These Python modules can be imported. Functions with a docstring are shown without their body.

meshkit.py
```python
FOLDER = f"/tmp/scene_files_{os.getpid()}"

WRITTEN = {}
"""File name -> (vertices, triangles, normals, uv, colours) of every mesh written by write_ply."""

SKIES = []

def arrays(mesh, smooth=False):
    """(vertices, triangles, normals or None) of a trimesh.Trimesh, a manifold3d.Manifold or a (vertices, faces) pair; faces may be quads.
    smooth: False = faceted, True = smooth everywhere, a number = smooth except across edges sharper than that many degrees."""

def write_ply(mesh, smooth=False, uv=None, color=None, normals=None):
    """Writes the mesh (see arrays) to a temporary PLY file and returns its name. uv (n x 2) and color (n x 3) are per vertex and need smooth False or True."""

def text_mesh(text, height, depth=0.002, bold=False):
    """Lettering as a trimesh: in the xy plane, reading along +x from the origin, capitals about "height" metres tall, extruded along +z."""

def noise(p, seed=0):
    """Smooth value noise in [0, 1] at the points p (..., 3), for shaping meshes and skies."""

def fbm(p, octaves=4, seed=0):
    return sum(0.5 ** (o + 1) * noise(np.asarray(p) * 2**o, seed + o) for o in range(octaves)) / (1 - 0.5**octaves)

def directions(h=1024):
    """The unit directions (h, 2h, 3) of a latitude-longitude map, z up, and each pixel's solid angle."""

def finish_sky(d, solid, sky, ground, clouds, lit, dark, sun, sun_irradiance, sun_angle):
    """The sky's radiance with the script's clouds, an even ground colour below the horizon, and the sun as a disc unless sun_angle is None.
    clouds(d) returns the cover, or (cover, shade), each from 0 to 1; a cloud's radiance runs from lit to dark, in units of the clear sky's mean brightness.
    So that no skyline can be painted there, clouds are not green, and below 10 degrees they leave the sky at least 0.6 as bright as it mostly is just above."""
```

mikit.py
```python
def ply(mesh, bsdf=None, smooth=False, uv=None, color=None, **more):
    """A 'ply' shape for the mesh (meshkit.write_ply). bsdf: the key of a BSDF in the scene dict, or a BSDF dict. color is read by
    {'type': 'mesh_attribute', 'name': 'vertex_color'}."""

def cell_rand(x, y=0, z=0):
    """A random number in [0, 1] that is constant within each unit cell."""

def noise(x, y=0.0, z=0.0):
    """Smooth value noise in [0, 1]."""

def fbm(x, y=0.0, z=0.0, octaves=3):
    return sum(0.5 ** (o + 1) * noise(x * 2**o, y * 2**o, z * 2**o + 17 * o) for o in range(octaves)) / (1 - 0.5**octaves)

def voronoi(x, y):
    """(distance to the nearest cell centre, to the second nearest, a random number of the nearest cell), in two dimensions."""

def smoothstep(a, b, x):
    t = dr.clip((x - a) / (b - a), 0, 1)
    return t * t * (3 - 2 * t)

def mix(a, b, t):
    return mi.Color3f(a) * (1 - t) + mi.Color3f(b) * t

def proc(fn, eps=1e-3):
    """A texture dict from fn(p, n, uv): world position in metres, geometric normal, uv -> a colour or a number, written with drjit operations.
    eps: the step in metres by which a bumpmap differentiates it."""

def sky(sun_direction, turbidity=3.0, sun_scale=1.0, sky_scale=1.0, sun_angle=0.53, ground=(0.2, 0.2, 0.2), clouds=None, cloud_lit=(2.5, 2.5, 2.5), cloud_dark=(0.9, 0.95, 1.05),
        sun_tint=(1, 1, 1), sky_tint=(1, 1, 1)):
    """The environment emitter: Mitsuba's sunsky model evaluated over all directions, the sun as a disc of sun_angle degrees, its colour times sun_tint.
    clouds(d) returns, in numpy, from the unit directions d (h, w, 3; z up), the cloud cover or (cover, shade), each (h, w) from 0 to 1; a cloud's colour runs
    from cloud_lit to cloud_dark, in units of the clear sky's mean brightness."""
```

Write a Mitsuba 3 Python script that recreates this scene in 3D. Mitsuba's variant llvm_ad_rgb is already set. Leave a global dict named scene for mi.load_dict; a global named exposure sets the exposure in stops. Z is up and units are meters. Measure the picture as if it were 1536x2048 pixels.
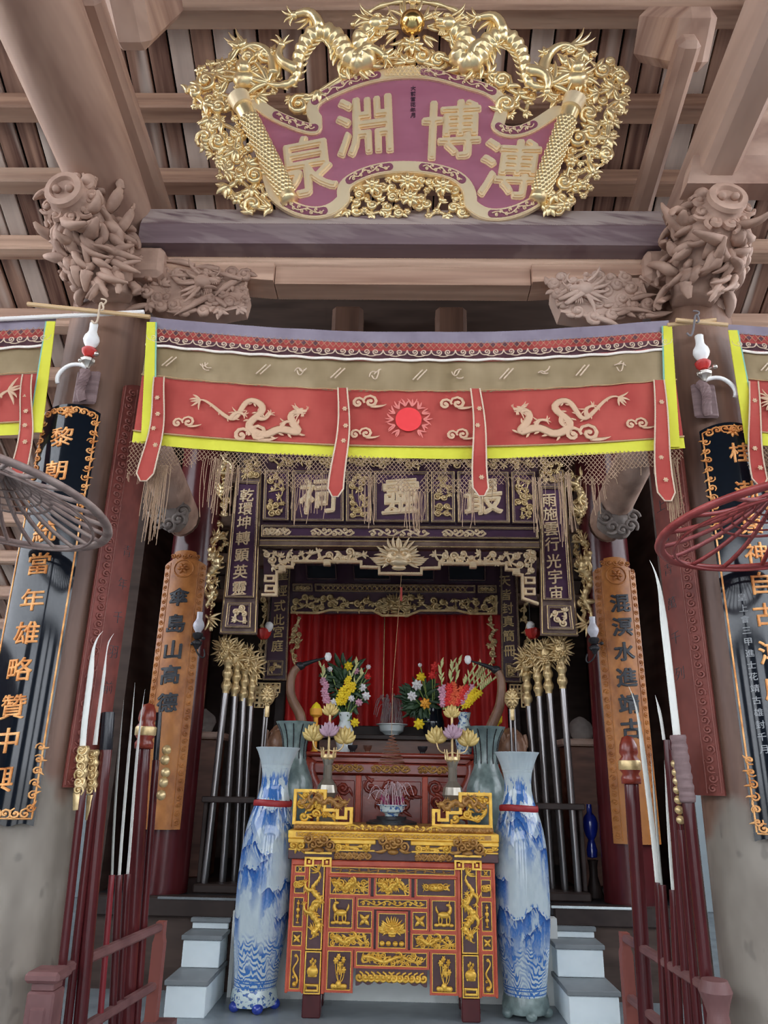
import math, random, re
import numpy as np, trimesh
import drjit as dr
import mitsuba as mi
import mikit, meshkit
from mikit import proc, noise, fbm, voronoi, cell_rand, smoothstep, mix
from shapely.geometry import Polygon, Point, box as sbox
from shapely import affinity
from scipy.interpolate import CubicSpline

# ------------------------------------------------------------------ camera, sky, exposure
T = mi.ScalarTransform4f
scene, labels = {"type": "scene"}, {}
exposure = 1.6
CAM_RIGHT, CAM_UP, CAM_FWD = (0.999708, 0.015059, 0.018894), (-0.012704, -0.337570, 0.941215), (-0.020552, 0.941180, 0.337280)
CAM = (0.0, 0.0, 1.34)
scene["camera"] = {
    "type": "perspective", "fov_axis": "x", "fov": 2 * math.degrees(math.atan(768 / 1500)), "near_clip": 0.05, "far_clip": 200.0,
    "to_world": T().look_at(origin=list(CAM), target=[CAM[i] + CAM_FWD[i] for i in range(3)], up=list(CAM_UP)),
}
# a bright overcast day: no sun disc, an even white cloud cover and the pale paved courtyard around the hall
scene["sky"] = mikit.sky((0.2, -0.6, 0.75), turbidity=4.0, sun_scale=0.0, sky_scale=1.0, ground=(0.55, 0.53, 0.50),
                         clouds=lambda d: np.full(d.shape[:2], 1.0), cloud_lit=(10.6, 11.2, 12.1), cloud_dark=(10.6, 11.2, 12.1))


# ------------------------------------------------------------------ mesh helpers; a mesh is (vertices, triangles)
def cat(*ms):
    ms = [m for m in (ms[0] if len(ms) == 1 and isinstance(ms[0], list) else ms) if m is not None and len(m[0])]
    at, V, F_ = 0, [], []
    for v, f in ms:
        V.append(v); F_.append(np.asarray(f) + at); at += len(v)
    return np.vstack(V), np.vstack(F_)

def tm(m):
    return np.array(m.vertices, float), np.array(m.faces, int)

def mv(m, o=(0, 0, 0), s=1.0, rz=0.0):
    v = np.asarray(m[0], float) * s
    if rz:
        c, k = math.cos(rz), math.sin(rz)
        v = np.stack([v[:, 0] * c - v[:, 1] * k, v[:, 0] * k + v[:, 1] * c, v[:, 2]], 1)
    v = v + np.asarray(o, float)
    return v, (m[1][:, ::-1] if np.prod(np.broadcast_to(s, 3)) < 0 else m[1])

def xf(m, R, o=(0, 0, 0)):
    R = np.asarray(R, float)
    return np.asarray(m[0]) @ R.T + np.asarray(o, float), (m[1][:, ::-1] if np.linalg.det(R) < 0 else m[1])

def rotm(axis, deg):
    return trimesh.transformations.rotation_matrix(math.radians(deg), axis)[:3, :3]

def wall(m, x, y, z, s=1.0, tilt=0.0, lean=0.0):
    """A carving drawn in (right, up, towards the viewer) put upright at (x, y, z), facing -y; lean tips its top forward, tilt turns it in its own plane."""
    v, f = mv(m, (0, 0, 0), s, math.radians(tilt))
    v = np.stack([v[:, 0], -v[:, 2], v[:, 1]], 1)
    if lean:
        v = v @ rotm((1, 0, 0), lean).T
    return v + np.array([x, y, z]), f

def box(x0, x1, y0, y1, z0, z1, b=0.004):
    b = min(b, 0.45 * min(x1 - x0, y1 - y0, z1 - z0))
    if b <= 0:
        return tm(trimesh.creation.box(bounds=[[x0, y0, z0], [x1, y1, z1]]))
    P = []
    for X, sx in ((x0, 1), (x1, -1)):
        for Y, sy in ((y0, 1), (y1, -1)):
            for Z, sz in ((z0, 1), (z1, -1)):
                P += [(X, Y + sy * b, Z + sz * b), (X + sx * b, Y, Z + sz * b), (X + sx * b, Y + sy * b, Z)]
    return tm(trimesh.convex.convex_hull(np.array(P)))

def tube(p, r, n=6, flat=1.0, ref=(0, 0, 1), caps=True):
    p = np.asarray(p, float); k = len(p); r = np.broadcast_to(np.asarray(r, float), (k,))
    t = np.gradient(p, axis=0); t /= np.linalg.norm(t, axis=1, keepdims=True) + 1e-12
    ref = np.asarray(ref, float)
    b = ref - (t @ ref)[:, None] * t
    bn = np.linalg.norm(b, axis=1, keepdims=True)
    alt = np.cross(t, [0.31, 0.83, 0.47]); alt /= np.linalg.norm(alt, axis=1, keepdims=True)
    b = np.where(bn > 0.05, b / np.maximum(bn, 1e-9), alt)
    s = np.cross(b, t)
    a = np.arange(n) * 2 * math.pi / n
    V = p[:, None] + r[:, None, None] * (np.cos(a)[None, :, None] * s[:, None] + flat * np.sin(a)[None, :, None] * b[:, None])
    i = np.arange(k - 1)[:, None] * n; j = np.arange(n)[None]; j1 = (j + 1) % n
    q = np.stack([i + j, i + n + j, i + n + j1, i + j1], -1).reshape(-1, 4)
    f = [q[:, [0, 2, 1]], q[:, [0, 3, 2]]]
    V = V.reshape(-1, 3)
    if caps:
        V = np.vstack([V, p[0], p[-1]]); j = np.arange(n); e = (k - 1) * n
        f += [np.stack([np.full(n, k * n), j, (j + 1) % n], 1)[:, ::-1], np.stack([np.full(n, k * n + 1), e + (j + 1) % n, e + j], 1)[:, ::-1]]
    f = np.vstack(f)
    # outward orientation
    return V, f[:, ::-1]

SPH = {s: tm(trimesh.creation.icosphere(subdivisions=s)) for s in (1, 2, 3)}
def ball(c, r, sub=1):
    return SPH[sub][0] * np.broadcast_to(r, 3) + np.asarray(c, float), SPH[sub][1]

def spl(pts, n=40):
    pts = np.asarray(pts, float)
    d = np.r_[0, np.cumsum(np.linalg.norm(np.diff(pts, axis=0), axis=1))]
    return CubicSpline(d, pts)(np.linspace(0, d[-1], n))

def lathe(prof, n=28, o=(0, 0, 0), amp=0.0, lobes=8):
    """prof: (radius, height) from bottom to top; turned about z."""
    prof = np.asarray(prof, float); k = len(prof)
    a = np.arange(n) * 2 * math.pi / n
    w = 1 + amp * np.cos(lobes * a)
    V = np.stack([prof[:, :1] * (np.cos(a) * w)[None], prof[:, :1] * (np.sin(a) * w)[None], np.repeat(prof[:, 1:], n, 1)], -1).reshape(-1, 3)
    i = np.arange(k - 1)[:, None] * n; j = np.arange(n)[None]; j1 = (j + 1) % n
    q = np.stack([i + j, i + j1, i + n + j1, i + n + j], -1).reshape(-1, 4)
    return V + np.asarray(o, float), np.vstack([q[:, :3], q[:, [0, 2, 3]]])

def extr(poly, h, w0=0.0, bev=0.0):
    out = []
    for g in getattr(poly, "geoms", [poly]):
        if g.is_empty or g.area < 1e-9:
            continue
        if bev:
            out.append(mv(tm(trimesh.creation.extrude_polygon(g, h - bev, engine="earcut")), (0, 0, w0)))
            t = g.buffer(-bev * 0.8)
            for q in getattr(t, "geoms", [t]):
                if not q.is_empty and q.area > 1e-8:
                    out.append(mv(tm(trimesh.creation.extrude_polygon(q, bev + 0.0005, engine="earcut")), (0, 0, w0 + h - bev - 0.0005)))
        else:
            out.append(mv(tm(trimesh.creation.extrude_polygon(g, h, engine="earcut")), (0, 0, w0)))
    return cat(out)

def slab(pts, y0, y1):
    """An upright plate with the outline pts (x, z) from depth y0 to y1."""
    v, f = extr(Polygon(pts).buffer(0), abs(y1 - y0))
    return np.stack([v[:, 0], y1 - v[:, 2], v[:, 1]], 1), f

def beam(p0, p1, w, h, b=0.01, up=(0, 0, 1)):
    p0, p1 = np.asarray(p0, float), np.asarray(p1, float)
    L = np.linalg.norm(p1 - p0); t = (p1 - p0) / L
    s = np.cross(t, up); s /= np.linalg.norm(s); u = np.cross(s, t)
    return xf(box(-L / 2, L / 2, -w / 2, w / 2, -h / 2, h / 2, b), np.stack([t, -s, u], 1), (p0 + p1) / 2)

def rough(m, amp, freq, seed=0, sub=0):
    for _ in range(sub):
        m = tm(trimesh.Trimesh(*m, process=False).subdivide())
    v = np.asarray(m[0])
    return v + amp * (np.stack([meshkit.fbm(v * freq + 7 * k, 3, seed + k) for k in range(3)], 1) - 0.5), m[1]

# ------------------------------------------------------------------ scene helpers
def free(k):
    if k not in scene and k not in labels:
        return k
    i = 1
    while f"{k}_{i:03d}" in scene or f"{k}_{i:03d}" in labels:
        i += 1
    return f"{k}_{i:03d}"

def thing(name, label, category, group=None):
    k = free(name)
    labels[k] = {"label": label, "category": category}
    if group: labels[k]["group"] = group
    return k

def part(parent, name, mesh, m, label=None, smooth=35, kind=None):
    k = free(parent + "__" + name)
    scene[k] = mikit.ply(mesh, m, smooth=smooth) if isinstance(mesh, (tuple, trimesh.Trimesh)) else dict(mesh)
    if label or kind:
        labels[k] = {**({"label": label} if label else {}), **({"kind": kind} if kind else {})}
    return k

def solo(name, mesh, m, label, category, group=None, smooth=35, kind=None):
    k = thing(name, label, category, group)
    scene[k] = mikit.ply(mesh, m, smooth=smooth)
    if kind: labels[k]["kind"] = kind
    return k

def struct(name, mesh, m, label, smooth=False):
    scene[name] = mikit.ply(mesh, m, smooth=smooth)
    labels[name] = {"label": label, "kind": "structure"}
    return name

# ------------------------------------------------------------------ lettering: outlines of the characters on an 88-unit square
GLYPH_LINES = [
[[0,24,29,65,29,65,34,72,34,72,29,88,29,88,23,72,23,71,3,69,1,65,0,55,0,53,6,63,6,65,8,65,23,39,23,40,22,48,15,51,11,51,10,47,6,46,6,41,12,34,18,34,19,37,23,24,23], [0,37,34,30,34,30,66,52,66,52,70,27,71,27,77,52,77,52,87,59,87,60,77,76,77,75,78,65,83,65,85,67,88,69,88,81,81,80,77,87,77,87,71,59,70,60,66,83,66,83,34,76,34,75,38,60,38,59,34,53,34,52,38,38,38], [1,59,44,75,44,76,48,60,49], [1,59,55,75,54,76,60,60,60], [1,37,44,52,44,52,48,37,49], [1,37,55,52,54,52,60,37,60], [0,4,82,9,87,22,80,25,77,20,71,13,76,4,81], [0,3,4,3,7,11,22,17,37,18,37,23,33,23,31,16,16,9,1,7,1], [0,0,55,4,61,6,61,16,56,20,53,21,51,17,47,16,47,8,52]],
[[0,25,29,66,29,66,36,73,37,74,29,88,29,88,23,74,23,74,5,71,1,67,0,56,0,54,6,65,6,66,7,66,23,42,23,42,22,54,10,51,7,48,6,46,9,36,18,36,19,40,22,40,23,26,23], [0,33,66,34,67,54,67,53,72,29,72,28,78,54,78,54,88,61,88,61,78,74,78,72,81,66,83,67,86,69,87,71,87,81,82,83,81,82,78,87,78,87,72,61,72,61,67,83,67,83,34,76,34,75,40,61,40,61,34,54,34,54,40,41,40,40,34,33,34], [1,61,46,75,45,76,50,61,50], [1,61,56,75,55,76,61,61,61], [1,40,46,54,45,54,50,40,50], [1,40,56,54,55,54,61,40,61], [0,12,55,0,56,0,62,12,63,12,88,19,88,19,63,30,62,30,56,19,55,19,0,12,0]],
[[0,19,4,25,17,28,31,29,87,36,88,37,64,47,64,47,86,53,86,53,57,37,57,37,50,79,50,79,57,62,57,62,86,68,86,68,64,79,64,79,88,86,88,86,0,79,0,79,28,68,28,68,2,62,2,62,35,79,35,79,43,36,43,36,35,53,35,53,2,47,2,46,28,35,28,33,16,27,2,25,0], [0,6,82,10,88,12,88,22,82,25,79,25,78,22,73,21,73,12,79], [0,3,5,11,22,16,35,17,36,22,32,12,6,10,1], [0,2,57,5,62,7,62,19,56,22,54,22,52,18,47,11,52]],
[[0,12,79,36,79,40,88,48,87,44,80,45,79,76,79,76,43,81,39,81,38,61,24,71,16,81,11,87,10,87,8,83,3,77,5,62,14,53,22,48,28,47,4,44,1,40,0,28,0,25,7,39,7,40,8,40,43,12,44], [1,48,42,53,32,57,29,66,36,74,43,48,44], [1,19,65,68,64,68,73,20,73], [1,20,59,20,50,68,50,68,59], [0,1,7,1,10,7,12,15,17,20,23,24,30,4,31,3,37,30,38,34,36,34,32,30,24,25,18,18,11,5,3,4,3]],
[[0,66,0,63,7,77,7,79,8,79,76,34,77,34,83,86,83,85,4,83,2,80,1], [0,72,61,37,60,36,67,72,67], [0,40,51,68,51,67,20,47,20,47,14,40,14], [1,47,28,61,27,61,44,61,45,47,45], [0,4,29,2,36,8,41,15,48,25,63,24,65,4,65,4,71,19,72,16,78,11,84,12,86,16,88,25,77,25,75,21,73,21,72,31,71,34,70,33,65,24,48,35,36,36,34,31,29,24,38,23,38,22,0,16,0,16,37,14,37,6,28]],
[[0,1,2,0,7,10,7,7,11,16,17,22,26,21,27,6,27,6,32,82,32,82,27,67,26,65,19,78,12,77,7,88,7,87,2], [1,56,9,56,7,74,8,70,11,63,14], [1,48,26,47,8,51,7,52,8,49,11,49,12,53,14,58,18,61,26], [1,26,20,26,18,36,12,35,7,40,7,40,25,39,26,27,26,27,25,28,24], [1,14,8,15,7,32,8,30,10,22,15], [0,2,77,40,77,40,81,9,81,9,86,79,86,79,81,48,81,47,77,85,77,86,61,79,61,78,72,48,72,47,53,40,53,40,72,9,72,9,61,3,61], [0,60,51,82,51,82,35,60,35], [1,65,40,76,40,76,46,66,47], [0,52,59,77,59,77,55,76,55,52,55], [0,52,67,74,68,75,64,74,63,52,63], [0,33,51,55,51,55,35,33,35], [1,39,40,48,40,49,46,39,47], [0,11,59,35,59,36,55,12,55], [0,13,67,35,68,36,64,35,63,13,63], [0,6,51,28,51,28,35,6,35], [1,12,40,22,40,22,46,12,47]],
[[0,46,2,43,7,56,13,59,16,51,27,48,34,44,35,44,41,81,41,84,40,83,36,80,28,71,16,79,10,88,7,84,2,82,1,74,5,65,11,56,5,48,1], [1,55,33,59,26,65,20,71,28,75,34,56,35], [0,0,13,7,14,9,15,9,46,0,47,0,53,87,53,87,47,41,46,41,18,46,18,46,12,41,11,40,1,33,1,33,10,1,6], [1,16,16,20,15,33,17,33,22,16,22], [1,16,29,33,28,33,34,16,35], [1,16,41,33,40,33,46,16,47], [0,12,87,75,87,75,58,12,58], [1,19,64,67,64,67,69,20,70], [1,19,76,67,75,67,81,20,81]],
[[0,18,17,0,17,0,24,18,25,18,31,4,32,4,63,18,63,18,71,1,71,1,78,18,78,18,88,26,88,26,78,43,78,43,71,26,71,26,63,40,63,41,59,49,71,54,88,61,87,58,74,87,74,87,67,55,67,47,54,48,53,77,53,81,52,81,50,79,47,58,22,54,14,53,11,56,9,79,9,81,12,81,22,83,22,88,20,87,8,83,2,80,1,54,1,50,2,47,5,46,7,46,14,47,17,53,28,67,46,48,46,47,53,45,52,41,55,41,55,41,31,26,31,26,24,43,24,44,17,26,17,26,0,18,0], [1,11,38,33,37,34,44,11,44], [1,11,58,11,50,34,50,33,57]],
[[0,1,13,0,19,9,22,10,23,10,48,2,48,2,55,10,55,10,75,1,76,1,82,26,82,26,76,17,75,17,55,25,55,25,48,17,48,17,25,26,26,27,20,28,20,36,23,47,29,47,30,36,30,36,50,80,50,80,31,80,30,64,30,63,29,68,22,76,26,80,29,84,26,84,24,73,17,79,12,88,8,84,3,74,7,64,16,57,29,45,21,45,12,47,11,61,14,61,9,40,3,39,3,36,7,39,11,39,17,31,14,29,14,25,20,4,13], [1,42,36,73,36,73,44,42,44], [0,29,61,86,61,86,55,29,55], [0,33,85,83,85,83,65,33,65], [1,68,71,76,71,76,80,68,80], [1,53,71,62,71,62,80,53,80], [1,39,71,48,71,48,80,40,80]],
[[0,36,21,36,75,57,75,57,87,64,88,65,75,86,75,86,22,79,22,78,27,64,27,64,0,57,0,57,27,43,27,43,21], [1,64,34,79,34,79,48,64,48], [1,64,55,79,55,79,68,64,68], [1,43,34,57,34,57,48,43,48], [1,43,55,57,55,57,68,43,68], [0,2,21,3,24,14,29,14,58,3,58,3,65,14,65,14,87,21,87,22,66,23,65,32,65,32,58,22,58,22,32,23,32,32,35,33,29,6,16,4,17]],
[[0,1,77,16,78,17,88,24,88,24,78,38,78,38,71,24,71,24,64,37,64,37,31,24,31,24,24,38,23,39,28,69,28,68,33,39,33,39,39,59,39,59,45,42,45,42,70,59,70,59,74,40,75,40,81,59,81,60,88,66,88,66,81,86,81,86,75,66,74,66,70,84,70,84,45,78,44,84,38,88,33,84,30,82,30,80,34,76,34,76,28,87,28,87,22,76,21,76,5,74,2,69,0,59,0,57,5,57,6,68,6,69,7,68,22,50,22,59,11,59,10,54,7,53,7,49,14,45,17,45,19,48,21,48,22,40,22,40,17,24,17,24,0,16,0,16,17,0,17,0,23,16,24,16,31,4,31,4,64,16,64,16,71,1,71], [1,66,51,77,50,78,55,66,55], [1,66,60,77,59,78,65,66,65], [1,66,39,71,39,74,40,72,43,72,45,66,45], [1,48,51,59,50,59,55,48,55], [1,48,60,59,59,59,65,48,65], [1,23,37,31,37,31,45,23,45], [1,23,51,31,51,31,58,23,58], [1,9,37,17,37,17,45,9,45], [1,9,51,17,51,18,58,9,58]],
[[0,82,3,67,15,67,16,72,19,83,12,88,7,83,3], [0,44,70,57,70,59,78,42,79,42,85,85,85,85,79,67,79,64,72,65,70,83,70,83,21,44,21], [1,51,28,75,27,76,35,51,36], [1,51,42,75,41,76,50,51,50], [1,51,56,75,56,76,64,51,64], [0,36,7,36,9,45,14,53,20,59,17,59,16,52,10,41,3,39,3], [0,0,13,1,15,12,16,13,17,13,50,19,50,19,19,20,18,24,19,24,50,30,50,30,21,42,23,42,17,3,7,2,8], [0,31,26,36,45,42,44,36,25], [0,4,84,39,85,39,52,4,52], [1,11,66,11,57,32,58,32,66], [1,11,79,11,71,32,72,32,79], [0,5,30,2,43,6,44,7,43,11,31,11,24,6,23]],
[[0,4,0,0,6,15,11,24,15,30,18,36,26,36,27,2,27,2,34,11,34,12,35,12,56,39,57,39,68,47,68,48,57,76,56,76,35,77,34,86,34,86,27,52,27,51,27,53,24,59,18,64,14,77,9,88,7,84,0,76,1,62,7,55,11,44,24,35,13,21,5,9,1], [1,47,35,69,34,69,50,48,50], [1,18,35,39,34,39,36,39,50,19,50], [0,23,72,3,72,3,79,23,79,23,88,30,88,31,79,56,79,57,88,64,88,64,79,85,79,84,72,64,72,64,62,57,63,56,72,31,72,30,62,23,62]],
[[0,5,66,39,66,40,78,0,79,0,86,88,86,88,79,47,78,48,66,84,66,84,10,83,5,79,3,75,2,62,2,60,8,60,9,75,9,76,11,76,58,75,59,48,59,47,58,47,3,40,3,40,59,13,59,12,2,5,2], [0,52,48,51,50,54,53,56,53,72,44,73,42,69,38,68,38], [0,51,29,50,31,54,34,71,24,72,22,68,18,67,18], [0,16,48,16,50,19,53,21,53,37,42,34,38,32,38], [0,16,29,15,31,19,34,20,34,34,25,37,23,37,21,32,17]],
[[0,36,56,36,58,40,64,44,72,49,88,57,87,54,76,54,74,87,74,87,68,50,68,45,58,52,57,52,46,61,50,61,65,67,65,68,53,77,57,78,58,84,57,83,27,82,24,80,22,71,21,70,26,70,27,75,27,76,28,77,49,67,45,67,16,61,16,61,41,52,37,52,10,53,8,55,7,78,7,81,10,82,17,83,17,88,16,87,5,83,1,51,1,47,3,45,8,45,33,39,32,37,36,38,39,45,42,45,56,44,56,42,53,40,53], [0,1,4,0,6,5,14,8,24,11,49,11,65,1,66,1,72,19,73,19,75,15,84,15,86,21,88,26,76,26,73,39,72,39,66,18,65,18,53,35,52,35,32,33,8,31,2,28,1,15,1,14,7,24,7,26,9,28,22,28,45,18,46,17,45,17,37,14,22,10,8,6,0]],
[[0,1,21,0,27,88,27,87,21,66,21,82,5,82,3,77,0,71,6,28,4,12,2,10,10,17,14,23,21], [1,25,11,25,10,35,10,64,12,56,19,56,21,35,21], [0,2,74,3,75,40,75,40,81,8,81,8,88,80,88,80,81,48,81,47,75,85,75,86,53,79,53,78,69,48,69,47,44,40,44,40,68,10,69,9,53,2,53], [0,11,40,76,40,76,35,76,34,12,34], [0,52,52,76,52,76,47,52,47], [0,52,63,73,63,73,58,52,58], [0,12,52,35,52,35,47,12,47], [0,14,63,35,63,35,58,14,58]],
[[0,35,49,34,56,88,56,87,49,74,48,74,8,72,3,68,1,64,1,51,1,49,7,49,8,65,8,66,9,66,49], [0,39,83,85,83,85,76,39,75], [0,5,33,0,39,5,43,18,55,27,68,33,66,33,63,29,58,23,51,23,0,16,0,16,41,15,41,6,33], [0,5,62,1,68,12,76,22,88,30,86,30,84,27,81,7,62]],
[[0,0,5,0,7,11,11,15,14,20,19,25,30,26,40,26,44,2,44,1,51,39,51,39,88,47,88,48,51,87,51,86,44,59,44,59,9,63,7,78,7,80,10,80,23,82,23,88,20,86,6,83,1,80,0,59,0,55,1,53,3,52,6,51,44,35,44,31,25,24,12,15,4,5,0,3,0], [0,60,59,69,78,71,84,79,82,79,80,67,58,65,57], [0,17,65,9,81,13,83,16,83,17,82,25,67,28,59,22,57,20,58]],
[[0,3,31,3,38,40,38,40,53,16,54,16,60,72,60,72,54,49,53,48,38,86,38,85,31,49,31,48,6,46,2,39,0,25,0,22,7,39,7,40,8,40,31], [0,2,78,39,78,39,82,37,86,42,88,45,88,49,78,85,78,85,57,78,57,77,72,11,72,10,70,10,57,2,57]],
[[0,5,77,40,77,40,79,37,86,45,88,50,77,83,77,83,57,76,57,75,70,13,70,12,57,5,57], [0,12,51,39,52,40,53,40,66,48,66,48,52,76,51,76,0,69,0,68,5,20,5,19,0,12,0], [1,48,12,68,12,69,25,48,25], [1,48,32,68,32,69,44,48,45], [1,19,12,40,12,40,25,20,25], [1,19,32,40,32,40,33,40,44,20,45]],
[[0,12,17,11,23,40,23,40,30,7,31,7,37,81,37,81,31,48,31,48,23,76,23,76,17,48,17,48,9,88,9,88,2,0,2,0,9,40,9,40,17], [0,50,81,51,82,83,81,83,45,50,46], [1,58,52,76,52,76,75,58,75], [0,1,49,9,50,9,79,2,80,2,86,46,85,46,80,41,79,41,52,46,52,46,46,41,46,41,39,34,39,34,45,1,43], [1,16,51,34,51,34,56,16,56], [1,16,63,34,62,34,68,16,68], [1,16,79,16,73,34,74,34,79]],
[[0,33,8,57,8,57,26,38,26,38,33,84,33,84,26,65,26,65,8,88,8,88,1,33,1], [0,87,76,36,76,36,83,87,83], [0,68,54,78,73,84,72,84,69,75,55,85,42,86,39,82,36,80,36,73,48], [0,52,54,51,56,56,63,62,73,68,71,59,56,70,39,63,36], [0,35,54,36,57,45,73,51,72,52,71,50,68,43,55,50,44,52,38,49,36,46,36,43,43], [0,2,51,0,58,3,61,11,72,17,87,23,86,24,83,11,60,19,60,26,72,32,70,32,68,24,53,13,39,25,40,26,42,23,50,29,51,33,40,35,31,29,29,28,34,25,34,2,30,1,37,8,43,14,53,11,53], [0,29,29,34,15,34,11,30,10,28,10,27,17,24,25,24,27], [0,14,23,15,25,21,26,23,7,22,5,17,4], [0,0,2,3,15,4,26,10,25,11,25,10,19,6,1]],
[[0,0,71,49,71,49,88,57,88,58,71,76,71,70,78,63,83,63,84,67,88,77,81,82,76,77,71,86,71,86,64,58,63,58,57,60,40,63,27,66,20,70,12,73,9,77,7,80,12,81,25,88,22,87,10,83,2,80,0,72,0,68,2,61,10,57,20,54,31,50,63,0,63], [0,3,3,1,10,21,15,21,41,4,42,3,49,46,49,46,42,28,41,28,16,29,16,49,20,49,13,6,3]],
[[0,51,87,59,87,59,54,61,54,73,62,78,67,80,67,85,61,84,60,75,54,59,45,60,11,61,10,77,10,80,13,81,26,83,26,88,24,87,10,85,6,83,4,77,2,56,3,54,4,52,8], [0,1,1,0,8,1,9,8,10,8,68,15,68,15,12,18,12,25,13,25,87,33,87,33,59,46,58,46,51,33,51,33,15,35,14,46,17,47,10,2,1]],
[[0,4,78,39,79,39,80,37,86,43,88,45,87,49,79,84,79,84,57,83,57,76,57,76,72,12,72,11,57,4,57], [0,12,31,35,31,38,38,37,39,19,40,20,64,68,64,69,40,47,39,43,31,76,31,76,1,68,1,68,4,20,4,20,0,12,0], [1,20,11,68,11,68,24,20,24], [1,27,58,27,46,61,46,60,58]],
[[0,14,4,13,5,20,10,26,16,21,24,19,31,25,33,26,28,30,23,33,28,35,38,24,38,22,37,21,37,19,42,25,48,32,58,19,59,19,65,39,66,42,63,37,53,31,45,32,44,43,44,43,40,40,29,34,17,36,14,43,11,53,8,88,8,85,2,49,2,39,5,30,11,23,4,18,0], [0,0,5,4,15,7,29,7,79,45,79,46,80,43,87,49,88,54,79,86,79,86,72,15,72,15,38,12,15,7,1,5,1,1,4], [0,47,55,46,61,47,61,62,63,79,67,82,61,68,58,68,46,83,45,83,39,68,39,68,24,85,24,85,18,44,18,44,24,62,24,61,38,60,39,47,39,47,45,61,45,61,57]],
[[0,1,8,0,10,13,16,21,22,27,28,32,35,37,47,36,47,2,47,2,55,38,55,39,64,39,76,38,77,5,77,5,85,81,85,81,77,47,77,47,55,86,55,86,47,50,47,54,37,58,31,67,22,76,15,88,11,88,9,84,4,79,4,70,9,60,17,51,28,44,40,35,25,29,18,21,12,5,3]],
[[0,44,55,44,88,51,88,52,73,62,76,73,81,74,81,79,77,78,75,70,72,51,66,51,56,54,54,74,54,76,56,77,64,83,61,82,52,78,48,51,47,45,50], [0,11,40,31,41,35,51,43,49,40,42,40,41,72,41,72,0,64,0,64,4,19,4,18,0,11,0], [1,19,19,19,10,64,10,64,19], [1,19,34,19,25,64,26,64,34], [0,7,46,5,53,8,56,9,58,9,88,16,88,16,78,17,77,39,77,39,71,16,70,16,57,18,56,36,60,40,60,39,53,18,49,8,46]],
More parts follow.
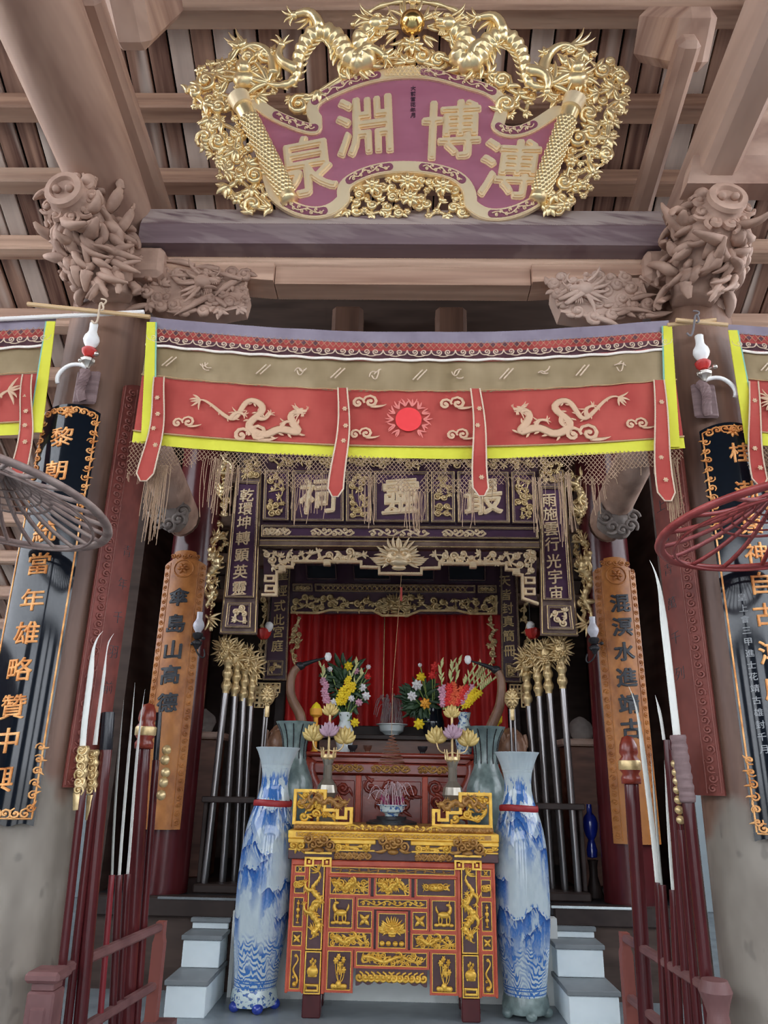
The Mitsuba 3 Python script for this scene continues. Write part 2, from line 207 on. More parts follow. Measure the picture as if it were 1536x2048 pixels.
[[0,46,58,45,65,71,66,71,87,79,87,79,66,88,65,88,58,79,58,79,8,78,5,76,2,72,1,59,0,56,7,56,7,70,7,71,9,71,58], [0,58,26,50,48,56,50,63,35,65,28,60,26], [0,1,4,0,11,19,14,20,15,20,29,3,29,3,36,20,36,20,47,27,47,27,36,43,36,43,29,27,29,27,16,30,16,45,18,46,11,5,4], [0,1,56,20,56,20,69,4,69,4,75,20,76,20,88,27,88,27,76,43,75,42,69,27,69,27,57,44,56,44,49,1,49]],
[[0,15,25,15,68,38,68,39,73,5,74,5,80,40,80,41,88,45,88,49,87,48,80,84,80,84,74,47,74,46,68,73,68,73,25,86,25,86,18,2,18,2,25], [1,23,47,65,46,65,51,23,52], [1,23,57,65,57,65,62,23,62], [1,23,31,23,25,65,25,65,31], [1,23,42,23,36,65,36,65,42], [0,53,13,57,17,58,17,82,8,86,6,86,5,82,1,80,1,65,8,54,11], [0,3,4,2,6,19,11,29,17,35,13,35,11,30,9,10,1,7,0]],
[[0,1,68,8,76,15,88,21,86,20,80,43,80,44,76,47,78,52,88,59,86,57,82,57,80,87,80,87,74,68,74,72,68,72,66,66,64,83,63,83,5,82,2,76,0,65,0,63,5,63,7,76,7,76,39,49,39,49,63,66,64,64,68,59,74,52,74,49,70,43,65,37,68,42,73,42,74,27,74,29,66,25,65,23,65,21,69,18,74,15,74,7,64], [1,55,44,76,44,76,48,75,49,56,49], [1,55,54,76,53,76,58,56,58], [0,8,64,41,63,41,39,14,39,14,0,7,0], [1,15,49,15,44,34,44,33,49], [1,15,58,15,53,34,54,33,58], [0,62,8,35,8,33,4,27,4,27,34,62,34], [1,35,18,35,13,56,13,55,18], [1,35,29,35,23,56,24,55,29]],
[[0,0,50,9,51,10,85,80,85,80,51,88,51,88,44,80,43,80,10,78,6,77,4,73,3,64,3,62,9,62,11,71,11,72,12,72,43,58,43,58,4,51,5,51,43,37,43,37,5,30,4,30,43,17,44,17,3,10,3,9,43,0,44], [1,58,52,72,51,72,78,58,78], [1,37,52,51,51,51,78,37,78], [1,17,52,30,51,30,78,17,78]],
[[0,0,49,6,54,17,65,2,66,2,72,20,73,19,78,4,77,2,82,22,84,37,88,40,84,40,83,36,81,27,80,26,79,26,72,42,72,44,68,49,75,54,88,57,88,61,87,58,78,85,78,84,56,82,49,79,45,66,45,65,51,74,51,76,53,77,59,78,71,77,72,70,72,66,62,58,52,56,49,54,49,51,51,50,49,57,44,67,39,87,32,88,31,84,26,83,25,67,31,67,30,69,29,70,28,60,19,61,18,79,9,76,4,58,13,48,17,48,5,47,3,44,1,33,0,31,5,31,6,40,6,40,16,11,4,8,10,27,17,28,19,20,28,22,30,22,31,7,25,4,25,1,30,16,36,29,42,38,48,45,54,50,53,57,62,62,71,54,72,46,60,41,63,41,66,29,66,30,64,39,58,40,56,37,52,36,52,28,59,26,59,26,44,20,45,19,58,9,47,5,44], [1,24,32,24,31,28,29,33,24,33,22,31,21,31,19,40,23,40,38,48,38,48,24,52,22,56,23,63,31,65,32,54,38,44,45,36,39]],
[[0,2,23,21,24,21,31,6,31,6,64,21,64,21,70,3,71,3,77,21,77,21,88,28,88,29,77,47,77,47,71,28,70,29,64,44,64,44,31,29,31,28,24,47,23,47,20,49,24,51,35,52,83,86,83,86,6,85,4,83,1,79,0,68,0,66,6,66,7,77,7,78,8,78,31,58,31,54,14,48,4,44,0,43,0,38,4,43,9,46,15,46,17,29,17,28,0,21,0,21,16,2,17], [1,59,38,78,38,78,54,59,54], [1,59,61,78,61,78,76,59,76], [1,13,37,37,36,37,44,13,44], [1,13,51,37,50,37,57,13,57]],
[[0,0,48,88,48,88,40,0,40]],
[[0,63,41,64,42,70,41,70,10,71,9,79,9,81,10,81,22,87,20,87,8,86,5,83,3,70,2,67,3,64,5,63,9], [0,38,44,36,51,40,52,44,56,52,68,36,69,36,76,56,76,55,80,52,85,53,87,59,88,65,76,86,76,86,69,61,69,51,53,58,53,72,54,72,56,68,61,67,64,73,66,85,48,86,44,80,42,77,48,73,48,46,45], [0,34,0,29,6,37,10,40,13,44,20,46,32,46,41,53,42,53,34,51,21,47,10,43,5], [0,2,52,1,60,5,63,12,75,18,88,25,86,19,73,11,61,20,61,27,73,33,71,33,68,23,52,14,40,16,40,26,42,24,51,30,52,36,32,30,31,29,35,26,35,3,31,1,38,6,41,15,54,11,54], [0,24,28,29,29,34,14,33,12,28,11], [0,17,5,15,26,19,27,20,27,23,11,23,6,21,5], [0,1,6,3,13,5,27,11,26,10,16,6,2,1,4]],
[[0,4,73,5,74,18,74,17,78,12,83,13,85,17,87,19,87,22,83,26,78,27,74,40,74,40,88,47,88,48,74,60,74,69,87,76,85,69,76,69,74,84,74,84,54,77,54,76,67,12,67,11,54,4,54], [0,11,0,11,35,78,35,78,1,71,1,70,3,18,3,18,0], [1,47,9,70,8,71,16,48,16], [1,47,23,70,22,71,28,48,29], [1,18,9,40,8,40,16,18,16], [1,18,23,40,22,40,28,18,29], [0,19,60,69,60,69,40,20,40], [1,27,46,61,46,62,47,62,54,27,55]],
[[0,7,50,1,55,8,62,14,70,22,88,30,86,29,83,27,79,27,76,82,76,82,69,52,69,52,55,80,54,80,48,53,48,52,47,52,30,86,29,87,22,52,22,52,0,45,0,44,22,1,22,1,29,16,29,17,54,44,54,45,69,22,69,15,58,8,50], [1,24,30,45,29,45,47,24,48]],
[[0,0,23,2,27,8,38,14,62,14,65,3,65,3,71,15,72,17,88,25,87,23,72,42,72,43,65,44,66,49,75,53,87,60,86,55,70,69,70,69,72,63,85,69,87,76,74,76,72,73,72,73,70,87,70,87,63,74,63,74,51,75,50,87,50,87,44,74,44,74,31,87,31,87,25,86,24,74,24,74,12,88,11,88,5,54,5,54,0,47,1,47,54,45,54,41,47,36,52,36,54,42,62,42,65,22,64,17,42,9,22,7,19,5,19], [1,54,12,67,12,67,24,54,24], [1,54,32,67,31,67,44,54,44], [1,54,51,67,50,67,63,54,63], [0,10,11,18,27,26,54,32,52,32,48,27,32,20,14,35,16,30,33,36,35,41,19,44,5,38,4,37,10,33,10,11,5]],
[[0,1,11,1,82,32,82,33,62,41,70,45,75,52,88,59,86,55,78,55,77,78,77,81,76,80,72,74,61,66,51,76,43,87,38,83,31,80,32,80,0,73,0,72,3,47,3,47,0,39,0,39,32,35,30,34,32,33,32,32,19,7,19,7,11], [1,47,36,47,35,73,35,60,45], [1,47,10,72,10,73,28,47,28], [1,50,69,54,63,60,56,67,63,71,71,51,71], [1,33,38,44,42,55,51,46,63,37,55,34,57,33,57], [1,19,26,27,26,27,47,26,49,20,48], [1,20,75,20,55,27,55,27,75], [1,7,26,14,26,13,49,7,48], [1,7,55,14,55,13,75,7,75]],
[[0,4,48,1,53,7,56,11,60,12,64,12,66,2,66,2,71,8,71,4,75,8,81,10,87,15,87,15,82,21,82,21,88,27,88,27,82,41,82,40,77,28,77,27,76,27,72,28,71,43,71,43,66,32,66,32,60,33,59,43,61,43,55,50,58,53,61,55,65,54,66,44,66,44,71,49,71,48,73,44,74,44,75,48,79,51,87,57,86,56,81,62,82,62,88,68,88,68,82,83,81,83,77,68,76,68,71,86,71,86,66,73,65,73,58,74,57,81,57,83,62,87,60,86,53,84,52,75,51,76,13,62,12,62,12,85,5,86,4,80,0,78,0,73,2,52,9,56,12,55,13,33,13,33,12,36,11,36,10,20,3,7,0,2,4,2,6,18,9,27,12,27,13,14,13,14,50,24,50,23,56,25,60,25,66,19,66,16,57,10,50], [1,49,51,50,50,73,51,73,52,68,52,67,54,66,66,61,66,60,60,57,56], [1,22,24,22,18,68,19,68,24], [1,22,34,22,29,68,29,68,34], [1,22,45,22,39,68,40,68,45], [1,49,72,50,71,61,71,62,76,53,76], [1,25,51,26,50,45,51,42,56,29,53], [1,8,72,9,71,20,71,21,77,12,77]],
[[0,6,71,40,71,40,88,48,88,48,71,82,71,82,26,75,26,75,31,48,31,48,0,40,0,40,31,13,31,13,26,6,26], [1,48,39,75,39,75,63,48,63], [1,13,39,40,39,40,63,13,63]],
[[0,8,30,7,82,23,88,24,88,27,84,27,84,61,84,61,30,73,30,74,41,63,41,63,48,75,48,75,59,64,60,64,66,75,66,75,78,63,79,63,85,82,85,80,30,88,30,88,23,58,22,85,7,85,4,80,1,69,8,54,16,54,18,57,22,57,23,0,23,0,30], [1,33,30,55,30,55,78,33,78], [1,27,81,14,77,14,67,25,66,25,60,14,60,14,49,25,48,25,42,15,42,15,30,27,30], [0,36,72,52,72,52,67,36,67], [0,37,60,52,60,52,38,37,38], [1,41,55,41,43,47,43,48,55], [0,2,4,2,6,16,13,28,21,35,17,34,16,24,9,6,0]],
[[0,29,11,55,11,55,26,35,26,35,33,55,33,56,44,63,44,63,34,64,33,84,33,84,26,63,26,63,12,64,11,88,11,88,4,29,4], [0,55,54,55,68,36,68,36,75,55,75,56,87,63,87,63,75,82,74,82,68,63,68,63,55,64,54,87,54,87,47,33,47,33,54], [0,3,20,0,28,4,33,9,43,14,62,3,63,3,69,15,69,15,87,22,87,22,70,34,69,34,63,22,62,23,58,33,42,29,37,28,37,23,47,22,47,22,1,15,1,15,42,14,42,10,31,4,20]],
[[0,6,82,6,84,11,86,21,75,21,79,35,79,35,88,42,88,42,79,57,78,57,72,42,72,42,64,57,64,58,66,66,66,66,88,73,88,73,66,87,66,86,13,85,6,81,1,67,1,66,5,66,7,75,7,78,9,79,11,80,44,80,59,72,59,72,49,70,30,66,17,63,10,55,0,50,4,56,12,60,21,64,38,66,59,57,59,57,50,52,50,54,46,42,34,43,31,57,33,57,27,42,24,42,5,39,1,26,1,25,7,34,7,35,8,35,22,31,23,21,21,20,27,35,29,35,36,42,43,25,43,25,50,21,50,21,64,35,64,35,71,21,72,20,73,15,70], [1,50,50,50,57,27,57,28,49], [0,3,5,8,17,13,36,15,36,19,33,20,31,10,2], [0,8,49,1,56,2,58,6,60,17,51,18,48,13,43]],
[[0,4,75,3,81,40,82,40,88,48,88,49,81,86,81,86,75,48,75,49,70,80,70,80,65,10,65,10,70,40,70,40,75], [0,2,3,2,6,10,9,16,16,15,17,4,17,4,22,18,22,19,28,4,28,3,35,27,35,24,41,13,42,13,60,77,59,77,42,66,41,62,35,86,35,86,28,26,28,26,22,44,22,43,13,41,4,36,1,24,1,23,7,33,6,35,8,36,16,24,17,20,10,14,4,6,0,4,0], [1,20,48,69,47,69,53,21,54], [1,33,40,36,35,53,35,57,41,33,42], [0,49,0,49,25,82,24,81,0,75,0,74,3,56,3,55,0], [1,55,9,74,9,75,19,56,19]],
[[0,39,73,59,73,59,88,66,88,67,73,87,73,87,23,80,23,79,27,66,26,66,0,59,0,59,27,47,27,46,22,39,23], [1,66,34,79,34,79,46,67,46], [1,66,54,79,53,79,66,67,66], [1,46,34,59,34,59,46,46,46], [1,46,54,59,53,59,66,46,66], [0,4,29,1,35,3,36,9,41,16,48,27,63,26,65,3,65,3,71,21,72,20,76,13,84,15,86,19,88,28,77,28,75,24,73,24,72,34,71,36,69,36,68,31,58,25,48,37,36,37,34,34,30,32,30,26,38,24,39,23,0,16,0,16,37,15,37,6,28]],
[[0,11,75,35,75,39,88,47,87,43,75,77,75,77,1,69,1,69,5,19,5,18,0,11,0], [1,18,33,69,33,69,46,19,47], [1,19,54,68,54,69,55,69,67,19,68], [1,19,13,68,12,69,13,69,26,19,26]],
[[0,12,43,39,44,39,63,2,63,1,71,39,71,40,88,47,88,48,71,87,71,86,63,47,63,48,44,76,43,76,1,76,0,69,0,68,5,19,5,19,0,12,0], [1,19,13,68,12,68,36,19,36]],
[[0,2,5,9,18,16,36,21,32,20,26,30,29,30,67,22,67,21,74,18,71,11,78,4,81,4,83,7,87,12,85,19,80,22,77,22,74,44,74,44,67,37,67,37,31,45,33,45,31,47,31,47,79,58,79,60,88,63,88,68,86,65,80,66,79,82,79,82,50,53,50,54,45,88,45,88,39,53,39,54,34,86,34,84,11,83,5,79,1,65,0,64,5,64,6,73,5,76,7,78,15,73,14,68,23,72,25,78,17,79,18,79,24,79,28,46,29,46,27,25,20,22,20,22,23,20,26,9,2,7,1], [1,53,57,75,56,75,62,54,62], [1,53,68,75,68,75,73,54,74], [0,63,10,60,23,61,23,65,23,68,12,67,10], [0,51,7,51,23,55,23,56,18,56,7], [0,33,4,36,8,39,14,42,25,47,23,47,22,46,16,41,5,38,2,37,2], [0,1,55,0,58,3,61,5,61,16,55,19,52,19,51,15,46,14,46,9,51]],
[[0,0,4,5,16,7,29,8,77,44,77,44,78,40,86,47,88,53,77,87,77,87,70,15,70,15,40,19,44,26,54,33,68,40,66,33,52,34,16,37,18,46,28,50,35,55,46,38,47,38,54,58,54,58,68,65,68,65,54,86,54,87,47,68,46,73,36,78,27,88,18,88,16,84,11,83,11,75,19,70,27,66,35,65,36,65,0,58,0,58,36,58,36,49,22,40,11,38,11,35,15,33,16,33,1,26,0,25,40,18,32,14,34,13,18,7,0,5,0]],
[[0,4,29,0,36,14,40,24,46,28,49,28,51,6,49,4,55,12,62,16,68,14,68,12,75,14,75,22,79,34,88,40,86,41,84,30,77,30,76,57,76,56,78,50,82,50,83,56,86,69,76,75,70,70,67,69,67,64,71,22,69,19,68,23,66,23,65,16,56,24,57,24,58,23,60,28,62,34,54,37,58,40,63,43,64,48,62,47,59,51,56,55,60,60,68,66,66,62,57,71,57,72,58,69,61,69,62,75,64,84,53,85,50,79,47,77,52,74,52,59,51,59,49,72,42,88,36,88,35,84,31,76,32,59,41,43,53,32,43,13,32], [0,16,0,13,6,29,8,46,13,59,20,67,26,73,24,73,22,69,18,63,14,52,9,42,5,19,0], [0,20,15,17,20,30,23,42,27,51,32,56,36,62,33,61,31,53,27,43,21,32,17], [0,20,27,17,32,33,37,46,45,51,43,51,41,43,36,29,29]],
[[0,7,0,1,7,4,8,14,14,24,23,33,37,37,52,37,53,2,53,2,61,38,61,40,68,40,88,48,88,47,61,86,61,86,53,51,53,52,46,57,36,66,24,76,13,87,7,83,1,81,1,72,6,60,17,52,29,44,46,41,37,35,25,24,12,14,4]],
[[0,32,24,27,30,28,31,34,34,45,41,45,86,53,86,53,48,67,59,78,74,80,74,85,70,84,67,76,57,67,48,53,36,53,14,53,11,56,9,77,10,79,14,80,29,88,26,86,10,84,6,81,3,78,2,51,2,47,5,45,9,45,31,42,30,33,24], [0,4,44,0,51,8,58,17,71,25,87,27,88,33,86,33,85,31,81,24,67,24,0,16,0,16,53,14,53,6,43]],
[[0,4,58,1,65,2,66,13,69,25,74,37,82,43,88,48,85,49,83,48,81,55,76,67,71,87,65,83,58,66,63,64,57,79,48,79,47,75,43,61,53,52,43,48,46,47,46,47,30,50,31,56,37,59,41,61,46,66,45,67,43,65,40,66,39,73,35,80,29,76,24,82,24,82,17,47,17,46,0,39,0,39,17,4,17,4,24,39,24,39,70,47,70,47,48,55,55,60,65,42,76,39,74,26,66,29,64,26,58,38,49,36,46,34,44,28,50,23,53,17,47,11,43,10,43,6,47,6,48,15,54,21,63], [1,52,25,52,24,75,25,70,29,62,34], [1,48,28,47,28,47,24,51,24,51,25], [0,6,29,6,30,12,34,17,39,21,47,28,46,25,40,38,31,35,27,33,27,22,35,10,26,9,26]],
[[0,12,80,33,80,37,88,45,87,42,81,43,80,70,80,70,51,20,51,19,44,84,44,84,38,20,38,19,33,81,32,79,10,75,2,71,0,59,0,57,5,57,7,68,6,70,8,73,18,73,26,12,27], [1,19,68,62,67,63,68,63,74,20,74], [1,20,62,20,56,63,57,63,62], [0,4,22,10,22,11,12,26,12,27,25,33,25,33,12,48,12,49,22,56,22,56,4,49,4,48,6,4,6]],
[[0,6,69,14,69,14,15,40,15,40,88,48,88,48,15,74,15,74,69,82,69,82,0,74,0,74,7,6,7]],
[[0,2,78,40,78,39,87,46,88,50,78,86,78,86,71,3,71], [0,6,42,83,42,82,4,81,2,77,1,66,1,64,5,64,6,75,6,76,7,75,36,14,36,13,0,6,0], [0,17,67,72,67,73,48,72,47,17,47], [1,24,53,64,52,65,61,25,61], [0,24,5,23,30,64,30,64,10,31,10,30,5], [1,31,25,31,16,57,16,57,25]],
[[0,27,31,27,37,88,37,88,31,57,31,58,28,63,20,63,18,58,16,57,17,51,28,53,30,53,31], [0,74,21,74,24,79,26,87,10,88,7,82,5], [0,32,67,51,67,52,74,28,74,28,80,53,80,54,88,61,87,61,80,87,80,87,74,60,74,59,68,59,67,84,67,84,43,32,43], [1,68,49,78,49,78,61,68,61], [1,53,49,62,49,62,61,53,61], [1,38,49,47,49,47,61,38,61], [0,41,9,41,24,47,24,47,9,48,7,66,7,68,10,68,16,74,14,73,5,71,2,68,1,46,1,42,4], [0,24,6,29,18,31,24,37,23,34,11,30,4,28,4], [0,3,32,0,38,6,43,15,55,21,67,27,65,28,63,20,51,20,0,14,0,13,40,12,40,5,31], [0,4,61,1,67,12,77,19,87,26,85,26,83,20,75,5,61]],
[[0,57,45,65,45,65,30,75,35,81,40,87,34,82,30,65,22,65,10,66,9,79,9,81,11,82,20,88,18,87,8,86,5,84,3,81,2,63,2,59,5,57,9], [0,29,85,80,85,80,50,29,50], [1,37,56,72,56,72,64,37,64], [1,37,71,72,71,72,78,37,79], [0,29,1,27,8,29,9,30,13,30,46,37,46,38,34,54,34,54,27,37,27,37,11,54,14,55,8,31,1], [0,5,84,8,87,10,87,25,79,27,77,22,72,21,72,16,76,5,82], [0,2,7,12,22,20,37,21,38,26,34,26,32,10,3,8,2], [0,1,56,0,57,2,59,4,61,6,61,18,54,21,51,18,46,16,46]],
[[0,34,67,27,68,28,84,86,84,86,68,80,67,80,39,59,39,58,38,61,30,88,30,88,24,27,24,27,30,52,30,53,32,51,36,54,38,34,39], [1,35,70,78,69,79,77,35,78], [1,41,45,72,44,72,51,41,51], [1,41,57,72,57,72,63,41,64], [0,63,16,63,18,68,21,85,8,88,5,88,4,83,0,82,0,73,9], [0,23,4,23,6,34,12,44,21,50,18,43,10,31,1,28,0], [0,5,83,8,88,9,88,19,82,25,77,22,73,20,72,12,78,5,82], [0,2,6,13,27,17,37,19,38,23,33,10,4,8,1,3,5], [0,0,56,4,61,5,61,19,54,21,51,16,45,11,50]],
[[0,28,0,25,8,38,8,39,9,39,88,47,88,47,64,54,51,56,51,65,60,73,70,79,66,77,62,59,44,59,43,65,35,74,26,83,19,87,18,88,16,83,10,82,10,72,17,59,30,48,47,47,7,46,4,42,1], [0,1,14,0,16,10,24,16,33,22,44,25,55,25,56,2,56,2,64,31,64,34,62,34,57,30,45,23,29,19,23,6,10,5,10]],
[[0,5,1,0,9,2,11,12,18,12,44,2,44,2,52,20,52,20,18,32,12,46,9,88,11,85,3,39,3,28,6,17,12,13,10], [0,24,51,20,56,21,58,26,62,33,72,37,80,39,87,46,86,41,74,42,73,58,73,58,75,53,85,61,86,67,73,84,73,84,67,64,66,64,57,81,57,81,51,64,50,64,42,81,41,81,35,64,35,64,26,86,25,86,19,32,19,32,56,31,57,26,51], [1,39,26,57,26,57,35,40,35], [1,39,42,57,42,57,50,40,51], [1,39,57,57,57,57,66,40,67], [0,2,81,2,83,6,86,8,86,17,78,21,73,22,70,17,66,16,66,13,71]],
[[0,34,57,57,58,57,63,39,64,39,69,57,69,57,74,37,75,37,80,57,80,57,88,64,88,65,80,85,80,85,75,65,75,65,69,83,69,83,64,65,63,65,58,88,57,87,51,35,51], [0,41,46,82,46,82,5,79,1,75,0,66,0,64,6,74,6,74,15,49,15,49,0,41,0], [1,49,22,74,21,74,27,49,28], [1,49,34,74,33,74,40,49,40], [0,0,14,1,17,16,20,17,22,22,48,22,58,23,60,29,59,30,58,28,49,24,23,26,23,34,25,35,18,34,17,3,9,1,10], [0,1,70,15,70,15,73,10,85,16,87,22,75,22,72,19,72,18,70,34,70,34,64,1,63], [0,4,56,5,58,10,59,14,38,15,24,9,24,7,42]],
[[0,1,7,40,7,40,15,12,15,12,22,40,22,40,30,7,30,7,37,81,37,81,30,49,30,49,22,77,22,77,15,49,15,48,7,87,7,87,0,1,0], [0,11,79,36,79,40,88,49,87,48,83,46,81,46,79,77,79,77,43,12,43], [1,19,58,19,50,69,50,69,58], [1,19,73,19,64,69,65,69,73]],
[[0,36,9,37,86,45,86,45,56,81,56,81,48,45,48,45,10,88,9,88,2,0,2,0,9]],
[[0,3,58,0,64,15,69,29,76,35,80,43,88,49,86,49,84,51,81,60,75,73,69,88,64,83,58,75,60,75,36,12,36,11,59], [1,15,61,16,60,73,61,61,67,60,67,60,65,27,65,26,67], [1,58,41,68,41,68,55,59,55,60,54,63,53,64,52], [1,47,55,46,41,54,41,54,42,52,42,52,44,56,50,57,55], [1,34,71,34,70,53,71,44,79], [1,29,55,34,45,34,43,32,42,32,41,40,41,40,55], [1,18,41,28,41,28,44,23,52,24,53,28,54,28,55,18,55], [0,17,31,17,32,71,32,71,0,63,0,63,3,25,3,24,0,17,0], [1,24,9,63,8,63,14,25,15], [1,24,21,63,20,63,26,25,26]],
[[0,0,6,0,14,88,14,88,6], [0,6,82,82,82,82,74,6,74], [0,12,49,74,49,74,41,13,41]],
[[0,6,88,82,88,82,27,74,27,73,32,49,32,48,0,40,0,40,32,15,32,14,27,6,27], [1,49,56,49,40,74,40,73,56], [1,49,80,49,63,74,64,73,80], [1,15,56,15,40,40,40,40,56], [1,15,80,15,63,40,64,40,80]],
[[0,39,9,39,48,0,48,0,55,39,55,40,86,48,86,48,56,88,55,88,48,48,47,48,9,82,9,82,2,5,2,6,9]],
[[0,33,23,31,29,45,35,45,61,53,61,53,40,67,47,77,54,82,49,80,46,53,31,53,11,54,9,56,9,76,9,78,10,79,13,80,23,81,23,87,20,86,8,83,4,77,1,55,1,49,2,46,5,45,10,45,27], [0,24,71,2,72,2,79,24,79,24,88,32,88,32,79,55,79,55,88,63,88,63,79,85,79,85,72,63,72,63,63,55,63,55,72,32,72,32,63,24,63], [0,1,33,13,44,21,55,25,62,32,59,29,53,24,46,24,0,16,1,16,35,15,35,7,27,5,28]],
[[0,7,34,40,34,40,39,13,39,13,69,24,69,24,75,3,76,3,82,23,82,24,83,24,88,30,88,30,83,32,82,56,82,57,83,57,88,64,88,65,82,85,82,85,76,64,75,64,69,76,68,76,39,48,39,48,34,82,34,82,5,80,1,75,0,66,0,62,12,20,10,20,17,40,18,40,27,39,28,15,28,14,27,14,0,7,0], [1,58,20,55,25,61,26,68,16,70,10,70,9,67,8,67,6,74,6,75,7,74,28,48,28,48,18,58,18], [1,48,45,68,45,68,51,48,52], [1,48,57,68,57,68,63,48,63], [1,57,69,56,76,30,75,31,69], [1,20,45,40,45,40,51,20,52], [1,20,57,40,57,40,63,20,63]],
[[0,2,57,40,57,40,63,39,64,12,64,11,70,40,70,40,76,9,76,9,82,40,82,40,88,48,88,48,82,80,82,81,81,81,76,48,76,48,70,76,70,77,64,48,64,48,58,86,57,86,52,85,51,3,51], [0,16,45,73,46,72,4,71,2,65,1,53,1,51,7,65,7,66,7,65,16,23,16,23,0,16,0], [1,23,22,65,21,66,28,23,28], [1,23,40,23,34,66,34,65,40]],
[[0,4,6,14,17,20,33,22,47,22,88,84,88,84,6,82,4,75,1,57,0,54,8,54,8,74,8,75,9,76,11,75,31,28,31,23,18,15,4,11,0,9,0,4,4], [1,29,40,75,39,76,55,75,56,31,56,30,55], [1,30,64,75,64,76,80,30,80]],
[[0,8,70,6,77,42,81,72,88,78,83,77,81,48,75,48,52,87,51,87,44,48,44,48,0,40,0,40,44,1,44,1,51,39,51,40,74]],
[[0,48,20,45,27,80,46,79,80,48,80,48,88,87,88,88,11,87,4,82,1,63,0,61,7,61,9,76,8,79,10,79,37,50,20], [0,60,54,49,68,50,69,53,71,55,71,68,57,70,54,70,52,65,49,63,49], [0,0,23,1,26,18,34,34,44,34,80,3,80,2,87,42,88,42,10,41,4,36,1,19,0,17,7,17,8,33,8,34,9,34,34,4,18,2,18], [0,4,66,7,69,11,70,21,58,25,53,25,52,20,48,19,48]],
[[0,23,77,17,86,23,87,32,77,33,73,56,73,61,80,65,88,66,88,72,86,72,84,65,73,86,73,87,66,1,66,2,73,24,73], [0,61,1,59,7,72,7,73,8,73,59,80,60,79,4,77,2,73,1], [0,54,18,54,57,60,57,61,18], [0,7,57,42,57,42,5,40,2,37,1,26,0,23,6,23,7,35,7,35,20,15,21,15,1,7,1], [1,15,27,35,27,35,36,15,36], [1,15,43,35,42,35,51,15,51]],
[[0,67,1,64,8,76,8,78,10,78,88,85,88,85,5,82,2,79,1], [0,58,78,66,77,66,24,58,24], [0,3,39,10,52,15,62,18,74,18,76,3,77,3,84,52,84,51,77,27,76,26,75,23,62,49,61,48,53,42,34,35,21,24,9,10,0,8,1,5,7,11,9,19,15,28,24,28,26,25,29,16,36,15,38,18,42,19,42,32,33,33,33,38,43,41,55,20,55,15,44,8,34]],
[[0,50,1,44,1,44,82,86,82,87,1,79,1,79,6,51,6], [1,50,14,79,13,79,29,51,30], [1,50,37,79,36,79,52,51,53], [1,50,60,79,60,79,75,51,75], [0,4,18,1,25,6,31,12,43,17,59,17,60,3,60,3,67,18,68,19,88,26,88,26,68,39,68,40,67,40,60,26,60,26,52,40,37,40,35,35,30,28,41,26,41,26,0,19,0,18,41,17,41,15,34,6,18]]]

GLYPH = dict(zip("溥博淵泉祠靈最乾環坤轉顕英雨施雲行光宇宙聖經式此宮庭天皆封真簡冊黎朝一統當年雄略贊中興桂渤嘉神自古鴻庥參大化傘島山高德混溟水進靖皇上會三甲士花萬青月千羽前列相", GLYPH_LINES))
def glyph(c, size, bold=0.0, soft=0.0):
    """The character as a polygon; each outline is [is a hole, x, y, x, y, ...]. soft rounds the stroke ends like a brush."""
    shells, holes = [], []
    for h in GLYPH[c]:
        q = (np.array(h[1:], float).reshape(-1, 2) - 44) / 88.0
        if len(q) > 2: (holes if h[0] else shells).append(Polygon(q).buffer(0))
    g = shells[0]
    for s in shells[1:]: g = g.union(s)
    for s in holes: g = g.difference(s)
    g = affinity.skew(affinity.scale(g, size, size, origin=(0, 0)), ys=5, origin=(0, 0))
    if soft: g = g.buffer(-soft * size, quad_segs=3).buffer(2 * soft * size, quad_segs=3)
    return g.buffer(bold * size, quad_segs=2).simplify(0.005 * size) if bold else g
def char(c, size, h=0.012, bold=0.012, bev=0.004, w0=-0.002):
    return extr(glyph(c, size, bold), h, w0, bev)

# ------------------------------------------------------------------ carving: drawn in (right, up, towards the viewer)
def scroll(c, R, turns=1.3, a0=0.0, sgn=1, r=0.01, w=0.0, n=18, tail=0.0):
    s = np.linspace(0, 1, n)
    a = a0 + sgn * 2 * math.pi * turns * s
    rad = R * (1 - s) ** 0.85 + 0.12 * R
    p = np.stack([c[0] + rad * np.cos(a), c[1] + rad * np.sin(a), w + 0.5 * r * s], 1)
    m = [tube(p, r * (0.45 + 0.6 * np.sin(math.pi * np.clip(s * 0.75 + 0.12, 0, 1))), 5, 1.15), ball((*p[-1][:2], p[-1][2] + 0.2 * r), r * 1.15)]
    return cat(m)

def leaf(p0, ang, L, curl=0.6, r=0.01, w=0.0, lift=0.0, n=8, sides=5, flat=0.8):
    s = np.linspace(0, 1, n)
    a = ang + curl * s ** 1.5
    d = np.stack([np.cos(a), np.sin(a)], 1) * L / (n - 1)
    p = np.zeros((n, 3)); p[1:, :2] = np.cumsum(d[:-1], 0)
    p[:, :2] += p0; p[:, 2] = w + lift * s
    return tube(p, r * np.maximum(0.06, np.sin(math.pi * np.clip(0.22 + 0.78 * s, 0, 1)) ** 0.8), sides, flat)

def flames(p0, ang, L, r, rng, k=5, spread=1.2, w=0.0, curl=0.9):
    return cat([leaf(p0, ang + spread * (i / max(k - 1, 1) - 0.5), L * rng.uniform(0.7, 1.05), curl * rng.choice([-1, 1]) * rng.uniform(0.4, 1), r * rng.uniform(0.8, 1.1), w + rng.uniform(-0.3, 0.5) * r) for i in range(k)])

def rosette(c, R, k=7, w=0.0, r=None):
    r = r or R * 0.3
    return cat([leaf(np.asarray(c) + 0.15 * R * np.array([math.cos(a), math.sin(a)]), a, R * 0.85, 0.15, r, w, 0.0, 5, 4) for a in np.arange(k) * 2 * math.pi / k] + [ball((c[0], c[1], w + r * 0.6), r * 0.9)])

